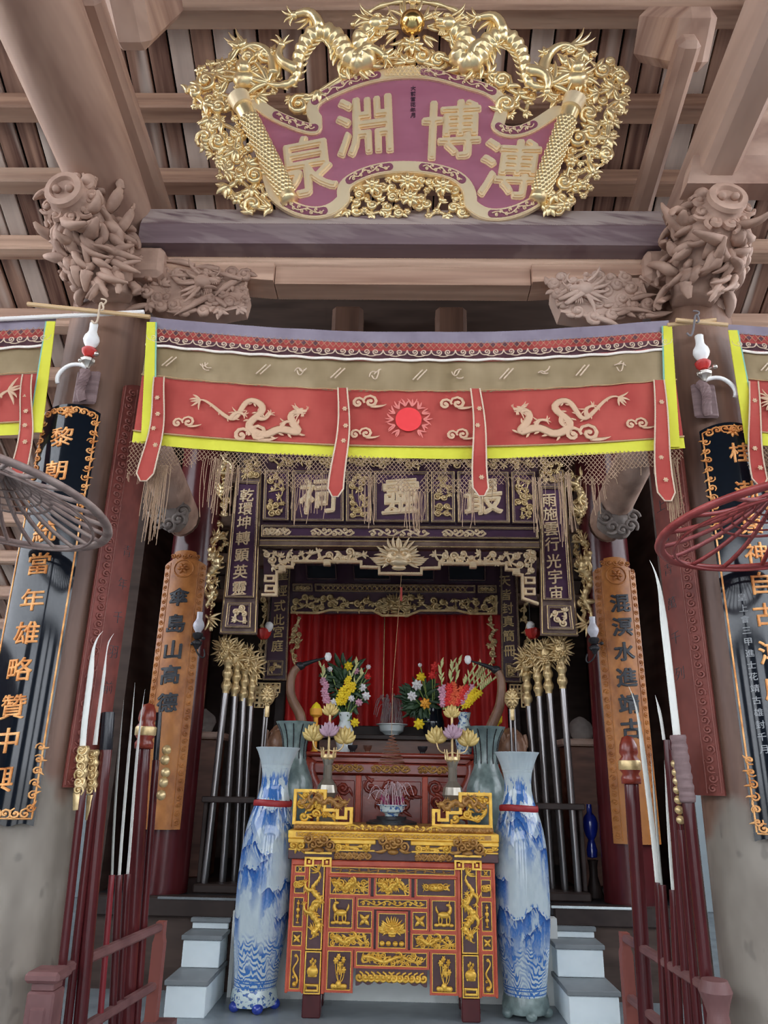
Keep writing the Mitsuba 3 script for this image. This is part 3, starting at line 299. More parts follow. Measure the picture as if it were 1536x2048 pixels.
def fill(poly, sp, r, seed=1, w=0.0, kinds=(0.6, 0.25, 0.15), tries=2600, links=True):
    """Openwork of scrolls, flames and rosettes inside an outline."""
    rng = random.Random(seed); x0, y0, x1, y1 = poly.bounds
    inner = poly.buffer(-sp * 0.30)
    if inner.is_empty: inner = poly
    pts = []
    for _ in range(tries):
        q = (rng.uniform(x0, x1), rng.uniform(y0, y1))
        if all((q[0] - a) ** 2 + (q[1] - b) ** 2 > sp * sp for a, b in pts) and inner.contains(Point(q)):
            pts.append(q)
    out = []
    for i, q in enumerate(pts):
        u, a = rng.random(), rng.uniform(0, 2 * math.pi)
        dw = w + rng.uniform(-0.4, 0.9) * r
        if u < kinds[0]:
            out.append(scroll(q, sp * rng.uniform(0.46, 0.6), rng.uniform(1.1, 1.6), a, rng.choice([-1, 1]), r, dw, 14))
            out.append(leaf((q[0] + 0.4 * sp * math.cos(a), q[1] + 0.4 * sp * math.sin(a)), a + rng.choice([-1.2, 1.2]), sp * 0.9, rng.uniform(-1.2, 1.2), r * 1.05, dw))
        elif u < kinds[0] + kinds[1]:
            out.append(flames(q, a, sp * 0.95, r * 1.1, rng, 4, 2.0, dw))
        else:
            out.append(rosette(q, sp * 0.5, 6, dw, r * 1.1))
        if links:
            near = sorted(pts, key=lambda b: (b[0] - q[0]) ** 2 + (b[1] - q[1]) ** 2)[1:3]
            for b in near:
                mid = ((q[0] + b[0]) / 2 + rng.uniform(-.2, .2) * sp, (q[1] + b[1]) / 2 + rng.uniform(-.2, .2) * sp)
                out.append(tube(spl([(*q, w), (*mid, w - 0.3 * r), (*b, w)], 6), r * 0.75, 5))
    return cat(out)

def dragon_head(c, ang, s, rng, mirror=1, w=0.0):
    """A dragon's head in profile, looking along +u, then turned by ang; mirror=-1 turns it upside down first."""
    m = [ball((0, 0, 0.1), (0.62, 0.5, 0.5), 2), ball((0.62, 0.06, 0.1), (0.5, 0.26, 0.36), 2), ball((0.98, 0.2, 0.12), (0.2, 0.17, 0.3)),
         ball((0.5, -0.42, 0.08), (0.5, 0.13, 0.28)), ball((0.22, 0.36, 0.38), 0.17), ball((0.24, 0.38, 0.52), 0.09), ball((0.2, 0.5, 0.25), (0.36, 0.12, 0.3))]
    for sg in (0.25, -0.2):
        m.append(leaf((-0.15, 0.4), 2.5, 1.5, -0.9, 0.12, 0.2 + sg, 0.1, 8, 5))
        m.append(leaf((0.95, 0.25), 0.6 + sg, 0.9, 2.2, 0.07, 0.2 + sg, 0.1, 9, 4))
    for k in range(7):
        m.append(leaf((-0.3 + 0.03 * k, 0.35 - 0.14 * k), 2.5 + 0.28 * k, rng.uniform(1.1, 1.7), rng.uniform(-0.9, 0.9), 0.15, rng.uniform(-0.1, 0.35), 0, 7, 5))
    for k in range(4):
        m.append(leaf((0.3 + 0.1 * k, -0.5), -1.9 + 0.1 * k, 0.6, 0.5, 0.08, 0.1, 0, 5, 4))
        m.append(leaf((0.55 + 0.13 * k, -0.08), -1.5, 0.2, 0.0, 0.05, 0.25, 0, 4, 4))
    v, f = cat(m)
    return mv((v * [s, s * mirror, s], f if mirror > 0 else f[:, ::-1]), (c[0], c[1], w), 1.0, ang)

def claw(c, ang, s, rng, w=0.0):
    return cat([ball((*c, w), s * 0.35)] + [leaf(c, ang + d, s * 1.2, 1.1 if d > 0 else -0.6, s * 0.16, w, 0.1 * s, 6, 4) for d in (-0.9, -0.3, 0.3, 0.9)])

def dragon(path, R, rng, head_dir=0.0, mirror=1, w=0.0, fins=True, legs=(0.25, 0.5, 0.75), hs=1.5, n=60, scales=True, sides=8):
    """A serpent body along path (head first) with back fins, legs, tail flames and a head."""
    p2 = spl(path, n); s = np.linspace(0, 1, n)
    rr = R * np.clip(np.minimum(0.7 + 2.2 * s, 1.18 * (1 - s) ** 0.6 + 0.08), 0.05, 1)
    p = np.c_[p2, np.full(n, w)]
    rs = rr * (1 + (0.10 * np.sign(np.sin(s * n * 1.57)) if scales else 0))
    m = [tube(p, rs, sides, 1.0)]
    t = np.gradient(p2, axis=0); t /= np.linalg.norm(t, axis=1, keepdims=True); nr = np.stack([-t[:, 1], t[:, 0]], 1) * mirror
    if fins:
        for i in range(3, n - 4, 3):
            a = math.atan2(nr[i, 1], nr[i, 0]) + 0.7 * mirror
            m.append(leaf(p2[i] + nr[i] * rr[i] * 0.7, a, rr[i] * 1.5, 0.5 * mirror, rr[i] * 0.3, w, 0, 5, 4))
    for k, q in enumerate(legs):
        i = int(q * (n - 1)); a = math.atan2(-nr[i, 1], -nr[i, 0]) + (0.5 if k % 2 else -0.5)
        c0 = p2[i]; c1 = c0 + 2.0 * R * np.array([math.cos(a), math.sin(a)]); a2 = a + (1.1 if k % 2 else -1.1); c2 = c1 + 1.5 * R * np.array([math.cos(a2), math.sin(a2)])
        m.append(tube(spl([(*c0, w + .3 * R), (*c1, w + .5 * R), (*c2, w + .3 * R)], 8), np.linspace(0.62, 0.3, 8) * R, 6))
        m.append(claw(c2, a2, R * 1.1, rng, w + .3 * R))
        m.append(flames(c1, a + 2.2, R * 2.2, R * 0.22, rng, 3, 1.2, w))
    at = math.atan2(t[-1, 1], t[-1, 0])
    m.append(flames(p2[-2], at, R * 3.0, R * 0.33, rng, 5, 2.2, w))
    m.append(dragon_head(p2[0], head_dir, R * hs, rng, mirror, w + 0.3 * R))
    return cat(m)

def cloudlet(c, s, w=0.0, sg=1):
    return cat(scroll((c[0] - 0.5 * s * sg, c[1]), 0.42 * s, 1.2, 0, 1, 0.13 * s, w, 12), scroll((c[0] + 0.4 * s * sg, c[1] + 0.1 * s), 0.5 * s, 1.3, 3.1, -1, 0.13 * s, w, 12),
               leaf((c[0] + 0.4 * s * sg, c[1] - 0.3 * s), 0 if sg > 0 else math.pi, 1.2 * s, 0.5, 0.12 * s, w))

def beast(s, rng, flip=1):
    """A small deer or horse standing on rocks, looking back."""
    m = [ball((0, 0, 0.1), (0.42, 0.2, 0.2), 2), tube(spl([(0.3, 0.08, .1), (0.45, 0.35, .12), (0.38, 0.55, .12)], 8), np.linspace(.16, .09, 8), 6), ball((0.3, 0.6, .14), (0.17, 0.09, .1)),
         leaf((0.35, .65), 1.2, .3, .6, .04, .12, 0, 5, 4), leaf((-0.38, .1), 2.2, .5, -1.2, .08, .1, 0, 6, 4)]
    for x, d in ((-0.3, -.1), (-0.18, .1), (0.22, -.08), (0.34, .12)):
        m.append(tube([(x, -.05, .1 + .3 * d), (x + d * .6, -.3, .1), (x + d * .2, -.55, .1)], [.1, .06, .045], 5))
    for k in range(5):
        m.append(ball((-0.5 + .25 * k, -.62 + .04 * (k % 2), .08), (.17, .11, .12)))
    v, f = cat(m)
    return (v * [s * flip, s, s], f if flip > 0 else f[:, ::-1])

def potted(s, rng):
    """Flowers growing from rocks."""
    m = [ball((x, -.78, .08), (.2, .14, .14)) for x in (-.45, -.2, .05, .3, .5)] + [ball((0, -.68, .1), (.25, .2, .15))]
    for x, y, b in ((-.3, .5, -.1), (.1, .3, .15), (.35, .55, .1), (-.05, .7, -.1), (.4, .05, .2)):
        m.append(tube(spl([(.05, -.65, .06), (b + x * .5, (y - .6) / 2, .08), (x, y, .08)], 8), .035, 5))
        m.append(rosette((x, y), .2, 6, .1, .07))
        m.append(leaf((x * .6, y * .3 - .3), 1.4 + x, .4, .6, .07, .08))
    v, f = cat(m)
    return v * s, f

def star4(s):
    return cat([leaf((0, 0), math.pi / 4 + k * math.pi / 2, 1.0 * s, 0, 0.30 * s, 0.05 * s, 0, 6, 5) for k in range(4)] + [ball((0, 0, .15 * s), .22 * s)])

def urn(s):
    return cat([ball((0, y, .1), (a, b, .12)) for y, a, b in ((-.8, .3, .08), (-.6, .1, .2), (-.3, .32, .18), (-.02, .12, .14), (.2, .34, .2), (.5, .12, .14), (.72, .28, .14), (.9, .1, .1))][:]) if s == 1 else mv(urn(1), (0, 0, 0), s)

def wave(L, h, r, k=4, seed=0):
    """A running vine with leaves and curls, centred, length L and height h."""
    rng = random.Random(seed); x = np.linspace(-L / 2, L / 2, 8 * k + 2)
    y = 0.32 * h * np.sin((x / L + .5) * 2 * math.pi * k / 2)
    m = [tube(np.c_[x, y, 0 * x], r, 5)]
    for i in range(2, 8 * k, 4):
        sg = 1 if y[i] < 0 else -1
        m.append(scroll((x[i], y[i] + sg * .38 * h), .24 * h, 1.2, -sg * 1.57, sg, r * .8, 0, 10))
        m.append(leaf((x[i], y[i]), sg * 0.6 + (0 if i % 8 else math.pi), h * .6, sg * .8, r * 1.2, 0))
    return cat(m)

def grid_strip(x0, x1, zt, zb, y, sag=0.0, nx=120, nz=6, fold=0.006, ff=9.0, seed=0, x0b=None, x1b=None):
    """Hanging cloth between two heights, sagging in the middle, with soft vertical folds."""
    s = np.linspace(0, 1, nx)[None]; q = np.linspace(0, 1, nz)[:, None]
    xa = x0 + (x0b - x0) * q if x0b is not None else x0 + 0 * q
    xb = x1 + (x1b - x1) * q if x1b is not None else x1 + 0 * q
    X = xa + (xb - xa) * s
    zt, zb = [np.asarray(v) if np.ndim(v) else np.full(nx, v) for v in (zt, zb)]
    Z = zt[None] + (zb - zt)[None] * q - sag * (1 - (2 * s - 1) ** 2)
    f3 = meshkit.fbm(np.stack([X * ff, 0 * X + seed, Z * 0.6], -1), 3, seed) - 0.5
    Yv = y + fold * 2 * f3
    V = np.stack([X, Yv, Z], -1).reshape(-1, 3)
    i = np.arange(nz - 1)[:, None] * nx; j = np.arange(nx - 1)[None]
    a = (i + j).reshape(-1)
    return V, np.vstack([np.stack([a, a + nx, a + 1], 1), np.stack([a + 1, a + nx, a + nx + 1], 1)])


# ------------------------------------------------------------------ materials
def rgb(c): return {"type": "rgb", "value": list(map(float, c))}
def mat(name, color, rough=0.5, metal=0.0, spec=0.5, coat=0.0, bump=None, scale=0.002, eps=1e-3, sheen=0.0, flat=False):
    b = {"type": "principled", "base_color": proc(color) if callable(color) else rgb(color), "roughness": proc(rough) if callable(rough) else float(rough), "metallic": float(metal), "specular": float(spec)}
    if coat: b.update(clearcoat=float(coat), clearcoat_gloss=0.95)
    if sheen: b["sheen"] = float(sheen)
    if bump: b = {"type": "bumpmap", "arbitrary": {"type": "proc", **{k: v for k, v in proc(bump, eps).items() if k != "type"}}, "scale": float(scale), "bsdf": b}
    scene[name] = {"type": "twosided", "bsdf": b}
    return name

def grain(a, b, c, sx, sy, sz, k=2.2):
    """Weathered timber: streaks along the direction with the smallest of the three frequencies."""
    def fn(p, n, uv):
        g = fbm(p.x * sx, p.y * sy, p.z * sz, 4)
        h = fbm(p.x * sx * .22 + 5, p.y * sy * .22, p.z * sz * .22 + 9, 3)
        t = dr.clip((g - .5) * k + .5, 0, 1); q = smoothstep(.45, .72, h)
        return mix(mix(a, b, t), mi.Color3f(c), q * .65)
    return fn

def plank_col(p, n, uv):
    i = dr.floor(p.x / 0.152 + 100.5)
    tone = cell_rand(i, 3); off = cell_rand(i, 8) * 40
    g = fbm(p.x * 26, p.y * 1.6 + off, off, 4)
    streak = smoothstep(.52, .78, fbm(p.x * 9 + off, p.y * .9, off, 3))
    c = mix((.105, .043, .030), (.38, .225, .162), dr.clip(tone * .6 + (g - .5) * 1.7 + .22, 0, 1))
    c = mix(c, mi.Color3f(.60, .50, .44), smoothstep(.74, .78, cell_rand(i, 21)) * (.55 + .4 * g))
    return mix(c, mi.Color3f(.66, .57, .51), streak * .8)

mat("plank_wood", plank_col, .75)
mat("beam_wood", grain((.19, .095, .062), (.43, .26, .18), (.52, .37, .28), 1.2, 14, 22), .6, bump=lambda p, n, uv: fbm(p.x * 3, p.y * 60, p.z * 70, 3), scale=.004)
mat("pale_wood", grain((.33, .185, .125), (.68, .46, .335), (.44, .26, .19), 1.0, 16, 20), .6, bump=lambda p, n, uv: fbm(p.x * 3, p.y * 60, p.z * 70, 3), scale=.004)
mat("log_wood", grain((.24, .13, .095), (.46, .30, .225), (.60, .44, .36), 7, .9, 7), .62)
mat("carved_wood", grain((.26, .155, .115), (.52, .345, .265), (.62, .46, .38), 9, 9, 9, 1.6), .7)
mat("column_wood", grain((.085, .044, .030), (.20, .11, .075), (.25, .155, .115), 11, 11, .7), .5)

ZM = 4.347 + .01
def dust(p, n, uv):
    """Old purple paint; grey dust has settled on the upward faces in wiped streaks and patches."""
    g = fbm(p.x * 2.2, p.y * 25, p.z * 25, 4)
    base = mix((.13, .078, .092), (.23, .165, .18), g)
    pat = smoothstep(dr.select(p.z > ZM, .28, .42), dr.select(p.z > ZM, .52, .62), fbm(p.x * 7 + p.z * 18, p.y * 5, p.z * 9, 4))
    return mix(base, mi.Color3f(.44, .37, .35), pat * dr.select(p.z > ZM, .9, .22))
mat("dusty_purple", dust, .6)
mat("gold_leaf", (1.0, .81, .46), .30, .78)
mat("gold_satin", (.92, .75, .49), .42, .45)
mat("gold_old", grain((.50, .35, .15), (.92, .72, .40), (.70, .52, .25), 30, 30, 30, 1.6), .38, .6)
mat("gold_paint", grain((.64, .35, .04), (.92, .60, .10), (.68, .41, .065), 24, 24, 24, 1.6), .38, .35)
mat("plaque_purple", grain((.36, .115, .175), (.45, .17, .24), (.38, .14, .21), 2, 2, 9, 1.5), .38)
mat("plaque_band", (.25, .075, .12), .45)
mat("gate_lacquer", grain((.040, .017, .030), (.082, .038, .064), (.10, .06, .07), 8, 8, 3), .28, 0, .5)
mat("gate_panel", grain((.062, .024, .062), (.098, .044, .098), (.085, .035, .07), 5, 5, 5), .30)
mat("gate_frame", grain((.10, .055, .055), (.21, .14, .12), (.30, .22, .17), 20, 20, 6), .45)
mat("black_lacquer", (.004, .007, .012), .09, 0, .55)
mat("letter_gold", grain((.55, .20, .05), (.86, .42, .14), (.9, .52, .22), 30, 30, 30), .45, .35)
mat("letter_silver", (.30, .31, .32), .5)
mat("black_paint", (.018, .022, .030), .4)
mat("orange_lacquer", grain((.28, .085, .016), (.47, .18, .04), (.36, .135, .026), 16, 16, 9), .42)
mat("maroon_board", grain((.12, .028, .022), (.22, .055, .042), (.16, .042, .03), 14, 14, 8), .55, 0, .3)
mat("maroon_edge", (.22, .065, .05), .5)
mat("maroon_lacquer", grain((.050, .008, .010), (.098, .017, .019), (.075, .013, .014), 6, 6, 2), .20, 0, .4)
mat("rose_paint", grain((.13, .055, .055), (.20, .095, .09), (.17, .08, .075), 9, 9, 5), .5)
mat("dark_wood", grain((.020, .013, .012), (.045, .030, .026), (.035, .024, .02), 8, 8, 8), .5, 0, .3)
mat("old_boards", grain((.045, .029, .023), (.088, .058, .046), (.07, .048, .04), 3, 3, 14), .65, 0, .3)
mat("brown_wood", grain((.09, .035, .02), (.17, .07, .04), (.13, .05, .03), 5, 12, 20), .4)
mat("altar_red", grain((.16, .020, .012), (.28, .046, .026), (.22, .035, .02), 6, 20, 20), .28, 0, .5, coat=.3)
mat("table_red", grain((.42, .055, .026), (.56, .105, .048), (.48, .075, .036), 10, 10, 10), .42)
mat("table_dark", grain((.055, .018, .022), (.095, .035, .042), (.07, .03, .03), 12, 12, 12), .4)
mat("brown_gilt", grain((.28, .125, .03), (.52, .28, .075), (.38, .19, .055), 30, 30, 30), .45, .25)

def cloth(a, b, f=90):
    def fn(p, n, uv):
        g = fbm(p.x * 8, p.z * 5, 0.0, 3); weave = .5 + .25 * dr.sin(p.x * f * 9) + .25 * dr.sin(p.z * f * 9)
        return mix(a, b, dr.clip(g * 1.3 - .15 + .12 * weave, 0, 1))
    return fn
mat("cloth_red", cloth((.36, .040, .033), (.48, .085, .066)), .85, sheen=.3)
mat("flame_thread", (.66, .20, .17), .8)
mat("cloth_red_bright", (.80, .05, .055), .8)
mat("cloth_tan", cloth((.22, .155, .075), (.37, .28, .165)), .8)
mat("cloth_grey", cloth((.20, .165, .215), (.29, .25, .31)), .9)
mat("cloth_brick", cloth((.40, .06, .055), (.52, .10, .085)), .85)
mat("cloth_plum", cloth((.085, .035, .045), (.14, .06, .075)), .85)
mat("cloth_yellow", cloth((.60, .59, .035), (.70, .69, .06)), .75)
mat("thread_cream", (.66, .53, .40), .8)
mat("thread_white", (.82, .76, .68), .8)
mat("thread_tan", (.50, .33, .17), .75)
mat("thread_gold", (.60, .39, .25), .65)
mat("fringe_tan", grain((.25, .155, .095), (.42, .285, .19), (.32, .21, .13), 40, 40, 4), .85)
mat("teal_edge", (.22, .45, .36), .8)
mat("curtain_red", grain((.48, .011, .013), (.72, .028, .024), (.60, .02, .018), 40, 10, 1), .55, sheen=.5)
mat("bamboo", grain((.55, .36, .18), (.72, .52, .30), (.6, .42, .24), 3, 20, 20), .5)
mat("painted_stick", (.80, .78, .76), .5)
mat("hoop_grey", grain((.22, .155, .14), (.36, .28, .25), (.29, .2, .18), 18, 18, 18), .6)
mat("hoop_red", grain((.26, .035, .035), (.38, .075, .07), (.32, .1, .1), 12, 12, 12), .4)
mat("lamp_white", (.86, .86, .85), .2)
mat("lamp_metal", (.62, .58, .52), .3, .9)
mat("ribbon_red", (.30, .018, .022), .5)
mat("red_pole", (.20, .018, .025), .3)
mat("lamp_red", (.50, .035, .03), .3)
scene["lamp_glass"] = {"type": "principled", "base_color": rgb((.93, .95, .96)), "roughness": .16, "spec_trans": .35, "eta": 1.45}
mat("frosted_glass", (.55, .55, .60), .25)
mat("blade_white", (.74, .75, .70), .3)
mat("blade_dull", (.42, .43, .40), .35, .3)
mat("pole_silver", (.30, .285, .285), .20, .8)
mat("pole_black", (.012, .014, .020), .25)
mat("wrap_mauve", grain((.16, .10, .10), (.25, .17, .17), (.2, .13, .13), 8, 8, 70), .7)
mat("crane_brown", grain((.15, .07, .04), (.26, .14, .085), (.2, .1, .06), 16, 16, 8), .38)
mat("celadon", grain((.12, .17, .165), (.22, .29, .28), (.055, .085, .10), 28, 28, 20), .22, 0, .5, coat=.5)
mat("steel_dark", (.02, .02, .023), .35, 0, .35)
mat("blue_glaze", (.02, .045, .30), .12, 0, .5, coat=.8)
mat("white_glaze", (.66, .74, .74), .15, 0, .5, coat=.6)
mat("blue_glass", (.008, .022, .26), .06, 0, .6, coat=1.0)
mat("crystal", (.30, .27, .22), .12, .5)
mat("lotus_glass", (.62, .46, .16), .25, .1)
mat("lotus_pink", (.46, .30, .38), .4)
mat("leaf_green", grain((.008, .035, .012), (.035, .085, .03), (.02, .05, .02), 30, 30, 30), .5)
mat("stem_green", (.26, .36, .10), .5)
mat("bud_pale", (.58, .56, .26), .5)
mat("petal_red", (.68, .035, .03), .55)
mat("petal_coral", (.74, .13, .05), .55)
mat("petal_yellow", (.82, .62, .02), .55)
mat("petal_white", (.74, .74, .74), .55)
mat("petal_pink", (.62, .32, .42), .55)
mat("petal_orange", (.82, .38, .04), .55)
mat("incense", (.46, .33, .34), .8)
mat("incense_magenta", (.30, .035, .12), .8)
mat("incense_ash", (.20, .18, .19), .9)
mat("coil_brown", (.24, .10, .06), .8)
def lines(p, n, uv):
    t = fbm(p.x * 9, p.y * 9, p.z * 6, 3)
    return mix((.36, .40, .41), (.46, .50, .50), t)
mat("pale_plaster", lambda p, n, uv: mix((.50, .53, .51), (.66, .69, .67), fbm(p.x * 5, p.y * 5, p.z * 5, 4)), .6)
mat("step_white", lambda p, n, uv: mix((.60, .69, .72), (.70, .78, .80), fbm(p.x * 9, p.y * 9, p.z * 9, 3)), .35)
mat("step_grey", lambda p, n, uv: mix((.13, .15, .16), (.20, .22, .23), fbm(p.x * 9, p.y * 9, p.z * 9, 3)), .5)
mat("floor_stone", lambda p, n, uv: mix((.15, .18, .20), (.24, .28, .30), fbm(p.x * 6, p.y * 6, 0.0, 4)), .32)
mat("base_stone", lambda p, n, uv: mix((.16, .13, .12), (.30, .26, .23), fbm(p.x * 12, p.y * 12, p.z * 12, 4)), .8)
mat("outer_wall", lambda p, n, uv: mix((.30, .38, .42), (.44, .51, .54), fbm(p.x * 3, p.y * 3, p.z * 3, 4)), .7)
mat("white_tag", (.75, .76, .74), .4)
mat("pearl_gold", (.98, .70, .28), .16, 1.0)

def column_col(p, n, uv):
    """Brown timber, patchily paler and grey-buff near the ground: weathering with daylight painted in."""
    g = fbm(p.x * 11, p.y * 11, p.z * .8, 4); h = fbm(p.x * 5, p.y * 5, p.z * 2.4, 4)
    up = mix((.105, .05, .035), (.25, .14, .095), dr.clip((g - .5) * 2.2 + .5, 0, 1))
    low = mix((.19, .16, .13), (.31, .275, .23), dr.clip((h - .5) * 2.4 + .5, 0, 1)) * (1 - .30 * smoothstep(.70, .80, fbm(p.x * 16, p.y * 16, p.z * 7, 3))) * (.8 + .4 * g)
    return mix(up, low, smoothstep(1.34, 1.14, p.z + (h - .5) * .9))  # the paler foot carries daylight in its colour
mat("front_column", column_col, .5, bump=lambda p, n, uv: fbm(p.x * 40, p.y * 40, p.z * 3, 3), scale=.003)

def porcelain(cx, cy, seed):
    def fn(p, n, uv):
        """Hand-painted cobalt landscape on a pale glaze: ranges of hills, each brushed dark along its ridge and washed out into mist below, trees, and breaking waves near the foot."""
        x, y, z = p.x - cx, p.y - cy, p.z
        a = dr.atan2(x, -y) + seed
        q2 = fbm(a * 9 + 3, z * 22, seed, 4); lum = fbm(a * 30, z * 90, seed + 4, 2)
        k = mi.Float(0); dark = mi.Float(0)
        for i, (lv, amp) in enumerate(((1.15, .12), (1.04, .16), (.92, .12), (.80, .16), (.68, .14), (.57, .14), (.47, .14))):
            h = fbm(a * 1.5 + 11 * i, seed + i, 0.0, 4); cover = smoothstep(.36, .46, noise(a * 1.4 + 5 * i, seed + 3 * i, 0.0))
            f = lv + amp * (h - .5) * 2.2 + .02 * (q2 - .5) - z
            on = smoothstep(0.0, .004, f) * cover
            wash = dr.exp(-dr.maximum(f, 0) * (5 + 16 * noise(a * 3, i, seed)))
            brush = .45 + .75 * smoothstep(.42, .58, noise(a * 14 + 9 * h, z * 60 + a * 18, seed + i))
            k = dr.maximum(k * (1 - on * .35), on * dr.maximum(wash * brush, .85 * smoothstep(.43, .55, fbm(a * 4 + i, z * 11, seed + 2 * i, 4)) * smoothstep(.30, .02, f))); dark = dr.maximum(dark, on * dr.exp(-dr.maximum(f, 0) * 45))
            tr = smoothstep(.58, .66, fbm(a * 26 + i, z * 70, seed + i, 2)) * smoothstep(-.035, -.005, f) * smoothstep(.02, .0, f) * cover
            k = dr.maximum(k, tr * .9)
        w = fbm(a * 3, z * 7, seed, 3)
        sw = smoothstep(.50, .60, .5 + .5 * dr.sin(z * 190 + 46 * w + a * 5)) * smoothstep(.46, .34, z + .08 * (q2 - .5))
        k = dr.maximum(k, sw * (.35 + .6 * smoothstep(.4, .6, w)))
        rings = smoothstep(.005, .003, dr.minimum(dr.abs(z - .135), dr.minimum(dr.abs(z - .158), dr.abs(z - .172))))
        neck = smoothstep(.50, .56, fbm(a * 5, z * 16, seed + 9, 4)) * smoothstep(1.17, 1.2, z) * smoothstep(1.40, 1.33, z + .10 * (q2 - .5))
        k = dr.clip(dr.maximum(dr.maximum(k, neck * .85), rings * .8) * (.95 + .5 * lum), 0, 1)
        ink = mix((.045, .15, .42), (.008, .036, .19), dr.clip(dark + .5 * (q2 - .4), 0, 1))
        return mix(mix((.40, .49, .53), (.51, .59, .62), q2), ink, k)
    return fn
mat("porcelain_a", porcelain(-.84, 5.38, 1.7), .045, 0, .6)
mat("porcelain_b", porcelain(.82, 5.38, 8.2), .045, 0, .6)
mat("bowl_glaze", lambda p, n, uv: mix((.50, .60, .60), (.06, .13, .32), smoothstep(.56, .62, fbm(p.x * 60, p.y * 60, p.z * 60, 3))), .15, 0, .5, coat=.6)

# ------------------------------------------------------------------ the hall: floor, roof, columns, walls
def roof_z(y): return 8.0 - 0.554 * y          # underside of the roof boards, rising towards the viewer up to the ridge
RIDGE = -0.6
struct("floor", box(-7, 7, -5.6, 11.5, -.12, 0, 0), "floor_stone", "smooth grey stone floor of the hall")
struct("ceiling", cat([tm(trimesh.convex.convex_hull(np.array([(x, y, roof_z(y) + dz) for x in (-6.4, 6.4) for y in (RIDGE, 11.6) for dz in (.09, .14)]))),
                       tm(trimesh.convex.convex_hull(np.array([(x, y, roof_z(2 * RIDGE - y) + dz) for x in (-6.4, 6.4) for y in (RIDGE, -6.2) for dz in (.05, .1)])))]), "dark_wood", "dark underside of the tiled roof above the boards")
rng = random.Random(4)
W = 0.152
for i in range(-34, 35):
    x = i * W; g0 = rng.uniform(.004, .012); d = rng.uniform(-.006, .008)
    b = beam((x, 1.4, roof_z(1.4) + .035 + d), (x, 11.4, roof_z(11.4) + .035 + d), W - g0 * 2, .03, .004)
    part("ceiling", "plank", b, "plank_wood", smooth=False)
PURLIN_Y = [2.96, 3.46, 3.95, 4.38, 4.82, 5.36] + [5.85 + .5 * k for k in range(11)]
names = {2.96: "above the top edge of the photo", 3.46: "just over the crest of the gold plaque", 3.95: "behind the dragons of the gold plaque", 4.38: "behind the middle of the gold plaque", 4.82: "level with the foot of the gold plaque", 5.36: "seen above the side curtains beside the carved dragon heads"}
for k, y in enumerate(PURLIN_Y):
    h = .16 if y != 5.36 else .2
    lab = f"weathered roof purlin running across {names[y]}" if y in names else f"roof purlin low over the side aisles, beyond the one above the curtains"
    lo = (-6.2, 6.2)
    solo("roof_purlin", box(lo[0], lo[1], y - .075, y + .075, roof_z(y) - h + .01, roof_z(y) + .012 - .03, .012), "pale_wood" if y > 4.7 else "beam_wood", lab, "beam", None if y in names else "roof purlins low over the side aisles", smooth=False)

def column(x, y, r0, r1, z1, m, label, z0=0.0):
    k = thing("timber_column", label, "column")
    zs_ = z0 if z0 else .16; zz = np.linspace(zs_, z1, 60)
    part(k, "shaft", lathe([(0.001, zs_)] + [(r0 + (r1 - r0) * ((z - zs_) / (z1 - zs_)) ** 1.3, z) for z in zz] + [(0.001, z1)], 40, (x, y, 0)), m, smooth=40)
    if z0 == 0: part(k, "stone_base", rough(lathe([(.001, 0), (r0 + .13, 0), (r0 + .15, .05), (r0 + .12, .11), (r0 + .03, .16), (.001, .16)], 28, (x, y, z0)), .03, 9, 3), "base_stone", "rough grey stone column base", smooth=40)
    return k
column(-1.70, 3.72, .245, .205, 4.36, "front_column", "thick front timber column on the left carrying the black couplet board")
column(1.66, 3.72, .245, .205, 4.36, "front_column", "thick front timber column on the right carrying the black couplet board")
column(-1.69, 5.95, .20, .18, 4.4, "maroon_lacquer", "dark maroon rear column behind the left orange couplet board", .562)
column(1.69, 5.95, .20, .18, 4.4, "maroon_lacquer", "dark maroon rear column behind the right orange couplet board", .562)

# walls: the front with its three doorways stands behind the viewer; the shrine is enclosed by dark board walls
def front_wall():
    y0, y1 = -5.1, -4.9; m = []
    for a, b in ((-6.4, -4.6), (-2.6, -1.45), (-.22, .22), (1.45, 2.6), (4.6, 6.4)):
        m.append(box(a, b, y0, y1, 0, 3.3, .01))
    m.append(box(-6.4, 6.4, y0, y1, 3.3, 3.55, .01))
    return cat(m)
struct("wall_front", front_wall(), "dark_wood", "timber front of the hall with four doorways onto the courtyard")
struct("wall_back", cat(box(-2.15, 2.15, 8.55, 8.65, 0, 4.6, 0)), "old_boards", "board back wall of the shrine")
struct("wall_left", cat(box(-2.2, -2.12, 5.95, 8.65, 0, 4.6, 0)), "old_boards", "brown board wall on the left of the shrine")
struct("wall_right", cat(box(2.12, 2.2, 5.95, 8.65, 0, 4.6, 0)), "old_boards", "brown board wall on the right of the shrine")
struct("wall_upper_added", cat(box(-2.15, 2.15, 5.55, 8.65, 4.5, 4.56, 0), box(-2.15, 2.15, 5.12, 5.18, 4.35, roof_z(5.15) - .01, 0)), "old_boards", "boards over the shrine with an added partition darkening the gap above")  # front partition is added to stand in for the darkness of the attic gap
for s, nm in ((-1, "left"), (1, "right")):
    struct(f"wall_side_added_{nm}", box(min(s * 6.4, s * 6.5), max(s * 6.4, s * 6.5), -4.9, 9.6, 0, 2.6, .01), "brown_wood", f"added low brown board wall blocking side light along the {nm} side of the hall")  # unseen wall, added to cut low side light and ground reflections
    struct(f"wall_aisle_{nm}", cat(box(min(s * 2.2, s * 6.2), max(s * 2.2, s * 6.2), 9.6, 9.75, 0, 2.1, .01)), "outer_wall", f"pale blue-grey wall at the far end of the {nm} aisle")

